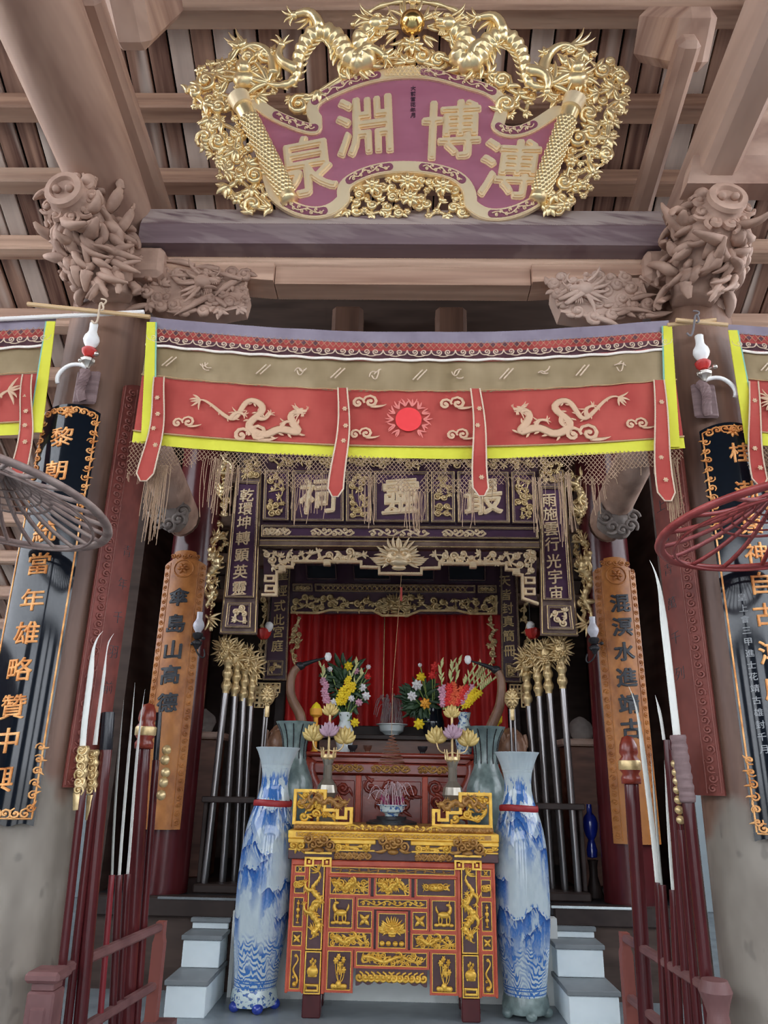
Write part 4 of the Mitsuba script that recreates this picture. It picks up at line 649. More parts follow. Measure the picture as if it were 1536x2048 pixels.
# the raised shrine platform with its pale face and the white steps at both sides
k = thing("shrine_platform", "raised shrine floor with dark edge beam and pale face behind the gilded table", "platform")
part(k, "deck", box(-2.1, 2.1, 5.72, 8.5, .50, .56, .006), "steel_dark", smooth=False)
part(k, "face", box(-1.08, 1.08, 5.62, 5.72, 0, .50, 0), "pale_plaster", "pale blue-white front face", smooth=False)
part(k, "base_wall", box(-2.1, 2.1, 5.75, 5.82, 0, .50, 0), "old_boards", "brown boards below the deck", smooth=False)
for s in (-1, 1):
    part(k, "edge_beam", box(min(s * 1.08, s * 2.1), max(s * 1.08, s * 2.1), 5.70, 5.82, .44, .566, .01), "dark_wood", "dark wooden edge beam", smooth=False)
    part(k, "edge_highlight", box(min(s * 1.06, s * 1.62), max(s * 1.06, s * 1.62), 5.69, 5.705, .55, .566, .003), "step_white" if s > 0 else "step_grey", smooth=False)  # strip colour paints the highlight along the platform edge
for s, nm in ((-1, "left"), (1, "right")):
    k = thing("stone_steps", f"white block steps rising to the shrine platform beside the {nm} porcelain vase", "steps")
    xa = (-1.355, -1.114) if s < 0 else (1.036, 1.33)
    z0 = 0
    for i, (yy, z) in enumerate(((5.15, .195), (5.455, .381), (5.66, .45))):
        part(k, "step", box(xa[0], xa[1], yy, 5.69, z0 if i == 0 else z0 + .002, z - .03, .004), "step_white", smooth=False)
        part(k, "tread", box(xa[0] - .012, xa[1] + .012, yy - .012, 5.69, z - .028, z, .004), "step_grey", "grey tread", smooth=False)
        z0 = z
    part(k, "side_wall", box(xa[1] + .09 if s < 0 else xa[0] - .12, xa[1] + .12 if s < 0 else xa[0] - .09, 5.45, 5.69, 0, .44, .004), "step_grey", "grey side wall", smooth=False)

# ------------------------------------------------------------------ big timbers over the front columns
k = thing("tie_beam", "massive round tie beam running overhead from the left front column towards the viewer", "beam")
lp = np.array([(-1.70, 4.02, 4.40), (-1.70, 3.78, 4.44), (-1.70, 3.5, 4.50), (-1.71, 2.6, 4.66), (-1.74, 1.4, 4.88), (-1.76, 0.2, 5.05)])
part(k, "log", tube(spl(lp, 30), np.r_[.15, .19, np.linspace(.20, .23, 28)], 28, 1.0, (0, 0, 1)), "log_wood", smooth=True)
k = thing("tie_beam", "squared tie beam running overhead from the right front column towards the viewer", "beam")
part(k, "timber", cat(beam((1.66, 3.95, 4.40), (1.69, 0.4, 5.02), .19, .34, .035)), "log_wood", smooth=30)
part(k, "side_board", slab([(1.593,4.559), (1.747,4.998), (1.945,5.501), (2.141,6.003), (2.857,6.001), (2.567,4.563)], 3.2, 3.27), "log_wood", "broad flat board on its outer side", smooth=30)
part(k, "board_rail", slab([(1.54,4.505), (2.533,4.509), (2.493,4.315), (1.486,4.316)], 3.14, 3.26), "log_wood", "rail along the foot of the board", smooth=30)
solo("roof_strut", cat(beam((-1.50, 2.85, 5.15), (-1.50, 3.25, 5.95), .22, .34, .05, (0, 1, 0)), beam((-1.58, 2.6, 4.98), (-1.58, 4.1, 4.78), .14, .12, .03)), "log_wood", "short timber strut standing on the left tie beam below the roof boards", "beam", smooth=30)
solo("roof_strut", cat(beam((1.56, 2.95, 5.1), (1.56, 3.5, 5.85), .2, .3, .05, (0, 1, 0)), beam((1.50, 2.9, 5.06), (1.50, 4.0, 4.74), .12, .13, .03)), "log_wood", "short timber strut standing on the right tie beam below the roof boards", "beam", smooth=30)

# the dusty purple beam that carries the plaque, and the pale lintel below it
zt, zm, zb = 4.506, 4.347, 4.213
prof = [(3.50, zb), (3.50, zm), (3.56, zt), (3.78, zt), (3.78, zb)]
solo("cross_beam", tm(trimesh.convex.convex_hull(np.array([(x, y, z) for x in (-1.52, 1.50) for y, z in prof]))), "dusty_purple", "dusty purple cross beam between the front columns, carrying the gold plaque", "beam", smooth=False)
k = thing("lintel", "pale brown built-up lintel under the dusty purple beam", "beam")
za, zc = 4.243, 4.141
part(k, "upper_log", xf(tube(spl([(-1.50, 3.68, (za + zc) / 2), (0, 3.68, (za + zc) / 2), (1.48, 3.68, (za + zc) / 2)], 20), (za - zc) / 2 + .012, 20), np.eye(3)), "pale_wood", smooth=True)
for a, b in ((-1.50, -.74), (-.735, .735), (.74, 1.46)):
    s = np.linspace(a, b, 14)
    low = 4.022 - 0.0 * s + .09 * np.clip(np.abs(s) - .75, 0, 1)
    dy = -.02 if abs(a + b) > .1 else .012
    up = np.full(14, zc + .004)
    part(k, "arch_piece", slab(list(zip(s, low)) + list(zip(s[::-1], up)), 3.60 + dy, 3.76), "pale_wood", smooth=False)
for s in (-1, 1):
    solo("cushion_block", rough(cat(box(min(s * 1.36, s * 1.56), max(s * 1.36, s * 1.56), 3.5, 3.9, 4.0, 4.2, .03)), .02, 12, 2), "carved_wood", f"worn wooden cushion block between the lintel and the {'left' if s < 0 else 'right'} front column", "block", smooth=30)
    solo("roof_post", box(s * .40 - .02 - .12, s * .40 - .02 + .12, 4.92, 5.10, 4.454, 4.809, .03), "column_wood", f"short brown post in the dark gap above the {'left' if s < 0 else 'right'} half of the valance", "post", smooth=False)
solo("inner_beam", box(-1.9, 1.9, 4.92, 5.12, 4.193, 4.445, .02), "beam_wood", "beam behind the valance with two short posts on it", "beam", smooth=False)

sh = trimesh.convex.convex_hull(np.array([(x, y, z) for x, y, z in ((-3.7, 5.2, 0), (-2.66, 5.2, 0), (-3.7, 6.0, 0), (-2.66, 6.0, 0), (-3.6, 5.3, 2.3), (-2.86, 5.3, 2.32), (-3.6, 5.9, 2.3), (-2.86, 5.9, 2.25), (-2.72, 5.25, 1.75))]))
v, f = rough(tm(sh), 0, 1, 0, 5)
v = v + np.stack([.05 * np.sin(v[:, 1] * 19 + v[:, 2] * 2) * (v[:, 2] < 2.2), .05 * np.sin(v[:, 0] * 21 + v[:, 2] * 2) * (v[:, 2] < 2.2), 0 * v[:, 0]], 1) * np.clip(2.3 - v[:, 2], 0, 1)[:, None]
solo("dust_sheet", (v, f), "outer_wall", "blue-grey dust sheet draped over something tall at the left edge, behind the left column", "cloth", smooth=True)


# ------------------------------------------------------------------ the gilded plaque on the cross beam
PO = (0.04, 3.53, 4.42)
def onplaque(m): return wall(m, *PO, lean=10)
plaque = thing("name_plaque", "large fan-shaped purple plaque in a gilded openwork frame of dragons above the beam", "plaque")
up_l = [(-0.923,0.676), (-0.858,0.626), (-0.721,0.556), (-0.624,0.52), (-0.558,0.517), (-0.524,0.557), (-0.529,0.637), (-0.546,0.703), (-0.481,0.754), (-0.404,0.794), (-0.249,0.855), (-0.087,0.886)]
up_r = [(0.051,0.889), (0.171,0.869), (0.321,0.819), (0.481,0.745), (0.505,0.705), (0.48,0.619), (0.48,0.546), (0.536,0.507), (0.656,0.507), (0.763,0.56), (0.865,0.633)]
lo_r = [(0.741,0.152), (0.668,0.101), (0.577,0.059), (0.45,0.049), (0.386,0.09), (0.369,0.183), (0.305,0.266), (0.202,0.314), (0.12,0.333)]
lo_l = [(-0.018,0.345), (-0.163,0.335), (-0.318,0.283), (-0.399,0.224), (-0.425,0.115), (-0.523,0.054), (-0.653,0.076), (-0.765,0.158)]
def smoothline(pts, n=60): return [tuple(q) for q in spl(pts, n)]
top_line = smoothline(up_l[:6], 20) + smoothline(up_l[6:] + up_r[:5], 50) + smoothline(up_r[5:], 20)
bot_line = smoothline(lo_r[:5], 16) + smoothline(lo_r[4:] + lo_l[:5], 36)[1:] + smoothline(lo_l[4:], 16)[1:]
board = Polygon(top_line + bot_line).buffer(0)
part(plaque, "board", onplaque(extr(board, .02, 0)), "plaque_purple", "purple lacquered board", smooth=False)
from shapely.geometry import LineString
def band(line, off, keep): return LineString(line).buffer(off, cap_style=2).difference(board).intersection(keep)
x0, y0, x1, y1 = board.bounds
ring = board.buffer(.075).difference(board).buffer(0)
part(plaque, "border", onplaque(extr(ring, .04, 0, .006)), "gold_satin", smooth=25)
def cartouche(line, a, b, d, k, sd):
    L = LineString(line); n = 12
    q = [L.interpolate(a + (b - a) * i / (n - 1), normalized=True) for i in range(n)]
    q = np.array([(p.x, p.y) for p in q]); t = np.gradient(q, axis=0); t /= np.linalg.norm(t, axis=1, keepdims=True)
    c = q + d * np.stack([-t[:, 1], t[:, 0]], 1)
    part(plaque, "cartouche", onplaque(extr(LineString(c).buffer(.023), .006, .038)), "plaque_band", "dark red cartouche with a gilt vine", smooth=False)
    s = np.linspace(0, 1, 30); cc = CubicSpline(np.linspace(0, 1, n), c)(s); tt = np.gradient(cc, axis=0); tt /= np.linalg.norm(tt, axis=1, keepdims=True); nn = np.stack([-tt[:, 1], tt[:, 0]], 1)
    m = [tube(np.c_[cc + nn * (.011 * np.sin(s * k * math.pi))[:, None], np.full(30, .047)], .0042, 5)]
    for i in range(2, 28, 3):
        m.append(scroll(cc[i] + nn[i] * .010 * (-1) ** i, .011, 1.1, i, (-1) ** i, .0038, .047, 9))
    part(plaque, "vine", onplaque(cat(m)), "gold_satin", smooth=True)
TL = top_line
cartouche(top_line[:20], .28, .86, .040, 6, 1); cartouche(top_line[20:70], .06, .38, .038, 8, 2); cartouche(top_line[20:70], .60, .94, .038, 8, 3); cartouche(top_line[70:], .18, .70, .040, 6, 4)
bl = bot_line[16:51]; cartouche(bl, .14, .40, .038, 6, 5); cartouche(bl, .60, .86, .038, 6, 6); cartouche(bot_line[:16], .15, .75, .038, 4, 7); cartouche(bot_line[51:], .2, .8, .038, 4, 8)
# honeycomb patches at the crown and the foot of the frame
m = []
for j in range(3):
    for i in range(12):
        c = np.array((-0.148,0.933)) + np.array([.026 * i + .013 * (j % 2), .022 * (j - 1)])
        m.append(tube(np.c_[[(c[0] + .012 * math.cos(a), c[1] + .012 * math.sin(a)) for a in np.arange(7) * math.pi / 3], np.full(7, .042)], .0028, 4, caps=False))
part(plaque, "honeycomb", onplaque(cat(m)), "gold_leaf", smooth=True)
for c, (px, py), tl in (("泉", (-0.608,0.314), 7), ("淵", (-0.277,0.574), 3), ("博", (0.237,0.552), -2), ("溥", (0.577,0.302), -8)):
    g = affinity.rotate(affinity.scale(glyph(c, .335, .010, .006), 1, 1.1, origin=(0, 0)), tl, origin=(0, 0))
    part(plaque, "character", onplaque(mv(cat(extr(g.buffer(.005), .012, .015), extr(g, .034, .018, .012)), (px, py, 0))), "gold_satin", "raised gilded character", smooth=25)
sg = cat([mv(char(c, .030, .004, .01, 0, .02), ((0.01,0.771)[0], (0.009,0.832)[1] - .036 * i, 0)) for i, c in enumerate("大前當花年月")])
part(plaque, "signature", onplaque(sg), "gate_lacquer", "small dark signature column", smooth=False)
for sx, a, b in ((-1, (-1.005,0.696), (-0.694,0.069)), (1, (0.943,0.686), (0.725,0.076))):
    a, b = np.array(a), np.array(b); d = (b - a) / np.linalg.norm(b - a); L = np.linalg.norm(b - a); nn = np.array([-d[1], d[0]])
    R = .052
    part(plaque, "scroll_roll", onplaque(tube(np.c_[np.linspace(a, b, 24), np.full(24, .05)], R * (1 + .03 * np.cos(np.arange(24))), 16)), "gold_leaf", "gilded scroll roller covered with scales", smooth=True)
    m = []
    for i in range(22):
        for j in range(7):
            th = (j + .5 * (i % 2) - 3) * .42
            c = a + d * L * (.16 + .78 * i / 22) + nn * R * math.sin(th)
            ang = math.atan2(d[1], d[0])
            m.append(mv(ball((0, 0, 0), (.017, .013, .006)), (c[0], c[1], .05 + R * math.cos(th)), 1, ang))
    part(plaque, "scales", onplaque(cat(m)), "gold_leaf", smooth=True)
    m = [tube([(*(a - d * .05), .06), (*(a + d * .02), .06)], [R * 1.3, R * 1.15], 18), tube([(*(a - d * .052), .06), (*(a - d * .02), .06)], [R * .5, R * .6], 12)]
    part(plaque, "roll_cap", onplaque(cat(m)), "gold_satin", smooth=30)
left_wing = Polygon([(-0.908,0.736), (-1.058,0.719), (-0.939,0.437), (-0.839,0.177), (-0.725,0.034), (-0.802,-0.005), (-0.965,0.036), (-1.099,0.128), (-1.161,0.289), (-1.215,0.397), (-1.257,0.502), (-1.288,0.635), (-1.342,0.769), (-1.341,0.905), (-1.29,0.98), (-1.17,1.021), (-1.124,1.118), (-1.024,1.138), (-0.947,1.076), (-0.847,1.097), (-0.829,1.007), (-0.765,0.939), (-0.79,0.804)]).buffer(0)
right_wing = Polygon([(0.84,0.722), (0.988,0.706), (0.937,0.443), (0.829,0.184), (0.753,0.041), (0.781,0), (0.912,0.045), (1.045,0.147), (1.122,0.298), (1.176,0.405), (1.21,0.542), (1.255,0.667), (1.29,0.807), (1.271,0.924), (1.226,0.992), (1.126,1.049), (1.038,1.118), (0.939,1.097), (0.857,1.049), (0.801,0.974), (0.755,0.89), (0.782,0.789)]).buffer(0)
for w, sd in ((left_wing, 11), (right_wing, 23)):
    part(plaque, "leaf_carving", onplaque(cat(fill(w, .050, .0125, sd, .02, (.40, .42, .18)), fill(w, .085, .017, sd + 1, .035, (.35, .5, .15), 1500))), "gold_leaf", "gilded openwork of leaves and curls", smooth=True)
rg = random.Random(5)
for c, a in (((-0.998,0.864), 1.2), ((0.978,0.866), 1.9)):
    m = [ball((*c, .05), (.07, .055, .05), 2), ball((c[0], c[1] + .055, .08), (.042, .04, .04), 2)] + [flames((c[0], c[1] + .02), a + t, .15, .016, rg, 4, 1.6, .06) for t in (-1.3, 0, 1.3)]
    part(plaque, "beast_mask", onplaque(cat(m)), "gold_leaf", smooth=True)
for c, sgn in (((-0.884,1.014), 1), ((0.844,1.015), -1)):
    m = [tube(np.c_[spl([(c[0] + sgn * .06, c[1] - .12), (c[0] + sgn * .05, c[1] - .02), (c[0], c[1] + .06), (c[0] - sgn * .06, c[1] + .09), (c[0] - sgn * .14, c[1] + .06)], 16), np.full(16, .04)], np.linspace(.045, .012, 16), 8)]
    m += [leaf((c[0] - sgn * .05, c[1] + .05 + .02 * k), math.pi / 2 + sgn * (1.0 + .3 * k), .22, sgn * -.9, .016, .04) for k in range(3)] + [rosette((c[0] + sgn * .05, c[1] + .02), .05, 7, .06, .014)]
    part(plaque, "bird_head", onplaque(cat(m)), "gold_leaf", smooth=True)
cloud_zone = Polygon([(-0.55,0.844), (-0.669,0.804), (-0.789,0.783), (-0.695,0.686), (-0.573,0.603), (-0.559,0.753), (-0.37,0.878), (-0.191,0.946), (-0.01,0.974), (0.201,0.954), (0.411,0.866), (0.517,0.772), (0.528,0.606), (0.706,0.679), (0.783,0.799), (0.649,0.822), (0.531,0.94), (0.381,1.008), (0.201,1.07), (0.11,1.094), (-0.102,1.093), (-0.253,1.049), (-0.403,0.974)]).buffer(0)
part(plaque, "cloud_carving", onplaque(cat(fill(cloud_zone, .052, .0125, 31, .01, (.55, .3, .15)), fill(cloud_zone, .10, .018, 32, .03, (.6, .4, 0), 1200))), "gold_leaf", "gilded openwork clouds", smooth=True)
foot_zone = Polygon([(-0.443,0), (-0.4,0.141), (-0.311,0.218), (-0.162,0.27), (-0.018,0.284), (0.129,0.272), (0.276,0.208), (0.348,0.131), (0.383,0.005)]).buffer(0)
part(plaque, "foot_carving", onplaque(fill(foot_zone, .048, .0125, 41, .0, (.6, .22, .18))), "gold_leaf", "gilded openwork below the board", smooth=True)
part(plaque, "foot_blossoms", onplaque(cat([rosette(c, .06, 8, .05, .018) for c in ((-0.222,0.174), (-0.017,0.207), (0.188,0.175), (-0.001,0.101))])), "gold_leaf", smooth=True)
dl = [(-0.22,1.214), (-0.291,1.152), (-0.308,1.083), (-0.261,1.015), (-0.306,0.967), (-0.389,1.021), (-0.456,1.138), (-0.56,1.18), (-0.643,1.097), (-0.681,0.967), (-0.701,0.851), (-0.785,0.817), (-0.867,0.844)]
dr_ = [(0.218,1.214), (0.297,1.152), (0.321,1.083), (0.279,1.015), (0.327,0.967), (0.406,1.022), (0.473,1.124), (0.557,1.145), (0.635,1.07), (0.669,0.947), (0.697,0.833), (0.774,0.806), (0.84,0.833)]
part(plaque, "dragon", onplaque(dragon(dl, .062, random.Random(7), .15, 1, .06, hs=1.25, n=90, legs=(.3, .55, .8))), "gold_leaf", "gilded dragon with a flaming mane", smooth=True)
part(plaque, "dragon", onplaque(dragon(dr_, .062, random.Random(8), math.pi - .15, -1, .06, hs=1.25, n=90, legs=(.3, .55, .8))), "gold_leaf", "gilded dragon with a flaming mane", smooth=True)
rg = random.Random(9); pc = (0,1.228)
part(plaque, "pearl", onplaque(ball((*pc, .08), (.075, .07, .07), 3)), "pearl_gold", "round gilded pearl", smooth=True)
arch = spl([(-0.364,1.249), (-0.274,1.34), (-0.168,1.396), (-0.002,1.417), (0.163,1.395), (0.276,1.346), (0.383,1.256)], 40)
m = [tube(np.c_[arch, np.full(40, .03)], .014 + .004 * np.cos(np.arange(40) * 1.2), 6)]
m += [flames((pc[0] + .09 * math.cos(a), pc[1] + .09 * math.sin(a)), a, .13, .015, rg, 3, .8, .04) for a in np.arange(9) * 2 * math.pi / 9] + [tube([(pc[0], pc[1] + .06, .06), (pc[0], pc[1] + .17, .06)], [.02, .014], 6), ball((pc[0], pc[1] + .16, .07), .026, 2), rosette((pc[0], pc[1] - .13), .07, 8, .06, .02)]
part(plaque, "flame_arch", onplaque(cat(m)), "gold_leaf", smooth=True)

# ------------------------------------------------------------------ carved wooden brackets
def carved_head(label, body, R, rng, place, mats="carved_wood", extra=None, k=26, side=1):
    b = thing("carved_bracket", label, "carving")
    part(b, "dragon_head", rough(place(body), .012, 16, 3), mats, smooth=True)
    if extra is not None: part(b, "mane", place(extra), mats, smooth=True)
    return b
def hanging(s, label, pts, seed):
    """A dragon's head thrust out from the column head towards the viewer, under the tie beam."""
    rg = random.Random(seed); P = spl(pts, 24); Rr = np.interp(np.linspace(0, 1, 24), [0, .25, .6, .85, 1], [.10, .16, .17, .15, .11])
    b = thing("carved_bracket", label, "carving")
    part(b, "dragon_neck", rough(tube(P, Rr, 18, 1.0, (0, 0, 1)), .05, 7, seed), "carved_wood", smooth=True)
    t = np.gradient(P, axis=0); t /= np.linalg.norm(t, axis=1, keepdims=True)
    m = []
    for i in range(2, 23):
        for j in range(5):
            th = rg.uniform(0, 2 * math.pi); e1 = np.cross(t[i], (0, 0, 1)); e1 /= np.linalg.norm(e1); e2 = np.cross(e1, t[i])
            o = P[i] + (e1 * math.cos(th) + e2 * math.sin(th)) * Rr[i] * .95; out = e1 * math.cos(th) + e2 * math.sin(th)
            back = t[i] * rg.choice([-1, -.8, .4]); sidev = np.cross(out, t[i]) * rg.uniform(-.9, .9)
            d0 = out * .28 + back + sidev; d0 /= np.linalg.norm(d0); L = rg.uniform(.09, .19)
            q = [o, o + d0 * L * .45 + out * .035, o + (d0 + sidev * .5) * L * .9 + out * .01]
            m.append(tube(spl(q, 8), rg.uniform(.022, .040) * np.array([.7, 1, 1.1, 1.05, .95, .8, .6, .3]), 6, .7))
    part(b, "mane", cat(m), "carved_wood", "carved flames and curls", smooth=True)
    e, f = P[-1], t[-1]
    R3 = np.stack([np.cross((0, 0, 1), f) / np.linalg.norm(np.cross((0, 0, 1), f)), np.cross(f, np.cross((0, 0, 1), f) / np.linalg.norm(np.cross((0, 0, 1), f))), f], 1)
    head = [lathe([(.001, 0), (.12, 0), (.125, .03), (.10, .05), (.085, .08), (.105, .09), (.10, .115), (.07, .12), (.06, .10), (.001, .095)], 22), ball((.035, .0, .11), .022, 2), ball((-.035, .0, .11), .022, 2), ball((.09, .10, .03), .04, 2), ball((-.09, .10, .03), .04, 2)]
    head += [xf(scroll((.125 * math.cos(a), .125 * math.sin(a)), .042, 1.3, a, 1 if k_ % 2 else -1, .016, .03, 14), np.eye(3)) for k_, a in enumerate(np.arange(9) * math.pi / 4.5)]
    part(b, "snout", xf(cat(head), R3, e - f * .04), "carved_wood", "blunt round snout", smooth=35)
hanging(-1, "weathered carved dragon head hanging under the round tie beam at the left", [(-1.617,3.52,3.839), (-1.679,3.45,4.053), (-1.733,3.32,4.182), (-1.765,3.15,4.215)], 3)
hanging(1, "weathered carved dragon head hanging under the squared tie beam at the right", [(1.595,3.52,3.826), (1.635,3.45,4.043), (1.658,3.32,4.152), (1.669,3.18,4.195)], 5)
def ear(label, poly, head, s, seed, y):
    rg = random.Random(seed); b = thing("carved_bracket", label, "carving")
    v, f = extr(poly.buffer(-.03), .12, -.06)
    part(b, "back_block", rough(wall((v, f), 0, y, 0), .012, 14, seed), "carved_wood", smooth=20)
    c = head; m = [dragon_head(c, 0 if s > 0 else math.pi, .085, rg, 1 if s > 0 else -1, .08)]
    x0, z0, x1, z1 = poly.bounds
    for i in range(14):
        q = (rg.uniform(x0, x1), rg.uniform(z0, z1))
        if poly.contains(Point(q)):
            m.append(leaf(q, (math.pi if s > 0 else 0) + rg.uniform(-.7, .7), rg.uniform(.14, .26), rg.uniform(-.8, .8), rg.uniform(.014, .022), .06 + rg.uniform(0, .04)))
    m.append(fill(poly, .062, .0165, seed, .055, (.6, .3, .1)))
    part(b, "dragon_relief", wall(cat(m), 0, y, 0), "carved_wood", "deeply cut dragon head with mane and clouds", smooth=True)
ear("carved dragon bracket under the left end of the lintel", Polygon([(-1.491,4.085), (-1.381,4.138), (-1.115,4.105), (-0.887,4.09), (-0.848,3.936), (-0.865,3.818), (-1.026,3.774), (-1.339,3.781), (-1.475,3.846)]), (-1.132,3.984), 1, 6, 3.64)
ear("carved dragon bracket under the right end of the lintel", Polygon([(0.83,4.064), (1.017,4.093), (1.385,4.082), (1.407,3.954), (1.384,3.788), (1.049,3.759), (0.863,3.797), (0.821,3.949)]), (1.021,3.951), -1, 9, 3.64)
for s, x, nm in ((-1, -1.74, "left"), (1, 1.641, "right")):
    rg = random.Random(40 + s); z = 3.229
    k = thing("carved_lion", f"dusty grey carved lion head on the beam above the {nm} orange couplet board", "carving")
    part(k, "head", rough(mv(ball((0, 0, 0), (.13, .12, .14), 3), (x, 5.4, z)), .07, 11, 7), "base_stone", smooth=True)
    part(k, "mane", cat([wall(scroll((.10 * math.cos(a), .11 * math.sin(a)), .05, 1.2, a, 1, .017, .09), x, 5.4, z) for a in np.arange(8) * .8]), "base_stone", smooth=True)
    k = thing("curved_beam", f"dusty curved tie beam running back above the {nm} orange couplet board", "beam")
    part(k, "timber", tube(spl([(x + s * .02, 4.2, 3.394 + .22), (x, 4.9, 3.474), (x, 5.35, 3.376), (x, 5.7, z + .06)], 20), .13, 16, 1.2), "carved_wood", smooth=True)


# ------------------------------------------------------------------ embroidered valances hung between the columns
def spiral2(c, R, sgn, n=14):
    s = np.linspace(0, 1, n); a = -1.57 * 1 + sgn * (2 * math.pi * 1.35 * s) + (0 if sgn > 0 else math.pi * 0)
    return np.stack([c[0] + R * (1 - .85 * s) * np.cos(a), c[1] + R * (1 - .85 * s) * np.sin(a)], 1)
def flat_dragon(path, R, rng, face, s=1.0):
    """An embroidered dragon: the carved one pressed nearly flat."""
    v, f = dragon(path, R, rng, 0 if face > 0 else math.pi, 1 if face > 0 else -1, 0, True, (.25, .5, .8), 1.35, 60, False, 6)
    return v * [1, 1, .10], f
def valance(label, x0, x1, Y, zs, sag, ribbons, lay, edges, seed, dragons=(), sun=None, clouds=(), x0b=None, x1b=None, fringe=True, trims=(True, True)):
    """zs: heights at the ends of header top, header foot, diamond foot, swirl foot, white line, tan foot, red foot, yellow foot."""
    k = thing("valance", label, "valance")
    W_ = x1 - x0; mid = (x0 + x1) / 2
    def sg(x): return sag * (1 - np.clip((2 * (x - x0) / W_ - 1), -1.2, 1.2) ** 2)
    def strip(nm, a, b, m, lab=None, dy=0.0, sc=1.0):
        nx = max(30, int(90 * W_ / 2.7))
        part(k, nm, grid_strip(x0, x1, a, b, Y + dy, sag * sc, nx, 7, .012, 3.2, seed), m, lab, smooth=True)
    strip("header", zs[0], zs[1], "cloth_grey", "grey header band", -.004)
    strip("diamond_band", zs[1] + .004, zs[2], "cloth_brick")
    strip("swirl_band", zs[2], zs[3] - .004, "cloth_plum", "dark band with stitched swirls")
    strip("scallop_band", zs[3], zs[4], "cloth_brick")
    strip("tan_band", zs[4], zs[5], "cloth_tan", "faded gold-brown band")
    strip("main_panel", zs[5], zs[6], "cloth_red", "red panel with embroidered dragons", .0, .88)
    strip("hem", zs[6] + .012, zs[7], "cloth_yellow", "bright yellow hem", -.006, .88)
    def at(x, z, lift=.006): return (x, Y - lift - .012, z - sg(x))
    # white piping, tan selvedge and a run of hem stitches
    xs = np.linspace(x0, x1, 90)
    wob = .003 * np.sin(xs * 37 + seed)
    part(k, "white_piping", tube(np.c_[xs, np.full(90, Y - .012), zs[4] + wob - sg(xs)], .0085, 6, .6, (0, 1, 0)), "thread_white", smooth=True)
    m = [tube(np.c_[xs, np.full(90, Y - .012), zs[5] + wob * .7 - sg(xs)], .0035, 4, 1, (0, 1, 0)), tube(np.c_[xs, np.full(90, Y - .014), zs[6] + .012 - .88 * sg(xs)], .005, 4, 1, (0, 1, 0))]
    part(k, "seams", cat(m), "thread_tan", smooth=True)
    # diamonds
    dx = .062; z_m, h = (zs[1] + zs[2]) / 2, (zs[1] - zs[2]) / 2 - .003
    n = int(W_ / dx); zig = []; fillm = [[], []]
    for ph in (1, -1):
        q = [(*at(x0 + i * dx / 2, z_m + ph * h * (-1) ** i),) for i in range(2 * n + 1)]
        zig.append(tube(np.array(q), .0021, 4, 1, (0, 1, 0)))
    for i in range(n):
        c = x0 + (i + .5) * dx; v = extr(Polygon([(-.015, 0), (0, -h * .62), (.015, 0), (0, h * .62)]), .002)
        if (i // 3) % 3 != 2: fillm[0].append(wall(v, c, Y - .014, z_m - sg(c)))
    part(k, "diamond_stitching", cat(zig), "thread_gold", smooth=True)
    part(k, "diamonds", cat(fillm[0]), "cloth_plum", smooth=False)
    # paired swirls joined by a scalloped line
    dx = .124; n = int(W_ / dx); dx = W_ / n; zc, R = (zs[2] + zs[3]) / 2 + .004, (zs[2] - zs[3]) * .36; m = []
    for i in range(n):
        c = x0 + (i + .5) * dx
        for s in (-1, 1):
            q = spiral2((c + s * .024, zc), R, -s); m.append(tube(np.array([at(a, b) for a, b in q]), .0036, 4, 1, (0, 1, 0)))
            m.append(tube(spl([at(c + s * .024, zc - R), at(c + s * .05, zc - R * .8), at(c + s * dx / 2, zc + R * .7)], 6), .0034, 4, 1, (0, 1, 0)))
        m.append(tube(spl([at(c - .03, zc - R), at(c, zc - R * 1.5), at(c + .03, zc - R)], 7), .0034, 4, 1, (0, 1, 0)))
    part(k, "swirl_stitching", cat(m), "thread_cream", smooth=True)
    # pale stray stitches left on the tan band
    rg = random.Random(seed)
    for i in range(int(W_ / .42)):
        m = []
        x = x0 + .13 + i * .42 + rg.uniform(-.05, .05); z = (zs[4] + zs[5]) / 2
        for d in (0, .022): m.append(tube([at(x + d, z - .03), at(x + d + .05, z + .03)], .004, 4, 1, (0, 1, 0)))
        part(k, "brocade_slash", m[0], "thread_cream", smooth=True); part(k, "brocade_slash", m[1], "thread_cream", smooth=True); m = []
        for j in range(3): m.append(tube(spl([at(x + .2 + .012 * j, z + rg.uniform(-.02, .02)), at(x + .215 + .01 * j, z + rg.uniform(-.03, .03)), at(x + .24 + .01 * j, z + rg.uniform(-.03, .04))], 6), .0035, 4, 1, (0, 1, 0)))
        part(k, "brocade_mark", cat(m), "thread_cream", smooth=True)
    for p, Rr, fc in dragons:
        v, f = flat_dragon([(x, z) for x, z in p], Rr, random.Random(seed + 1), fc)
        part(k, "embroidered_dragon", wall((v, f), 0, Y - .016, 0), "thread_gold", "dragon embroidered in dull gold thread", smooth=True)
    m = []
    for (x, z), s in clouds:
        v, f = cloudlet((x, z), s); part(k, "embroidered_cloud", wall((v * [1, 1, .12], f), 0, Y - .016, 0), "thread_gold", smooth=True)
    if sun:
        (x, z), R = sun
        part(k, "sun", wall(extr(Point(0, 0).buffer(R), .004), x, Y - .013, z), "cloth_red_bright", "bright red sun disc", smooth=False)
        rg = random.Random(2); m = [flames((1.15 * R * math.cos(a), 1.15 * R * math.sin(a)), a, .05, .006, rg, 3, 1.1) for a in np.arange(14) * math.pi / 7 if abs(a - 4.71) > .5]
        v, f = cat(m); part(k, "sun_flames", wall((v * [1, 1, .12], f), x, Y - .016, z), "flame_thread", smooth=True)
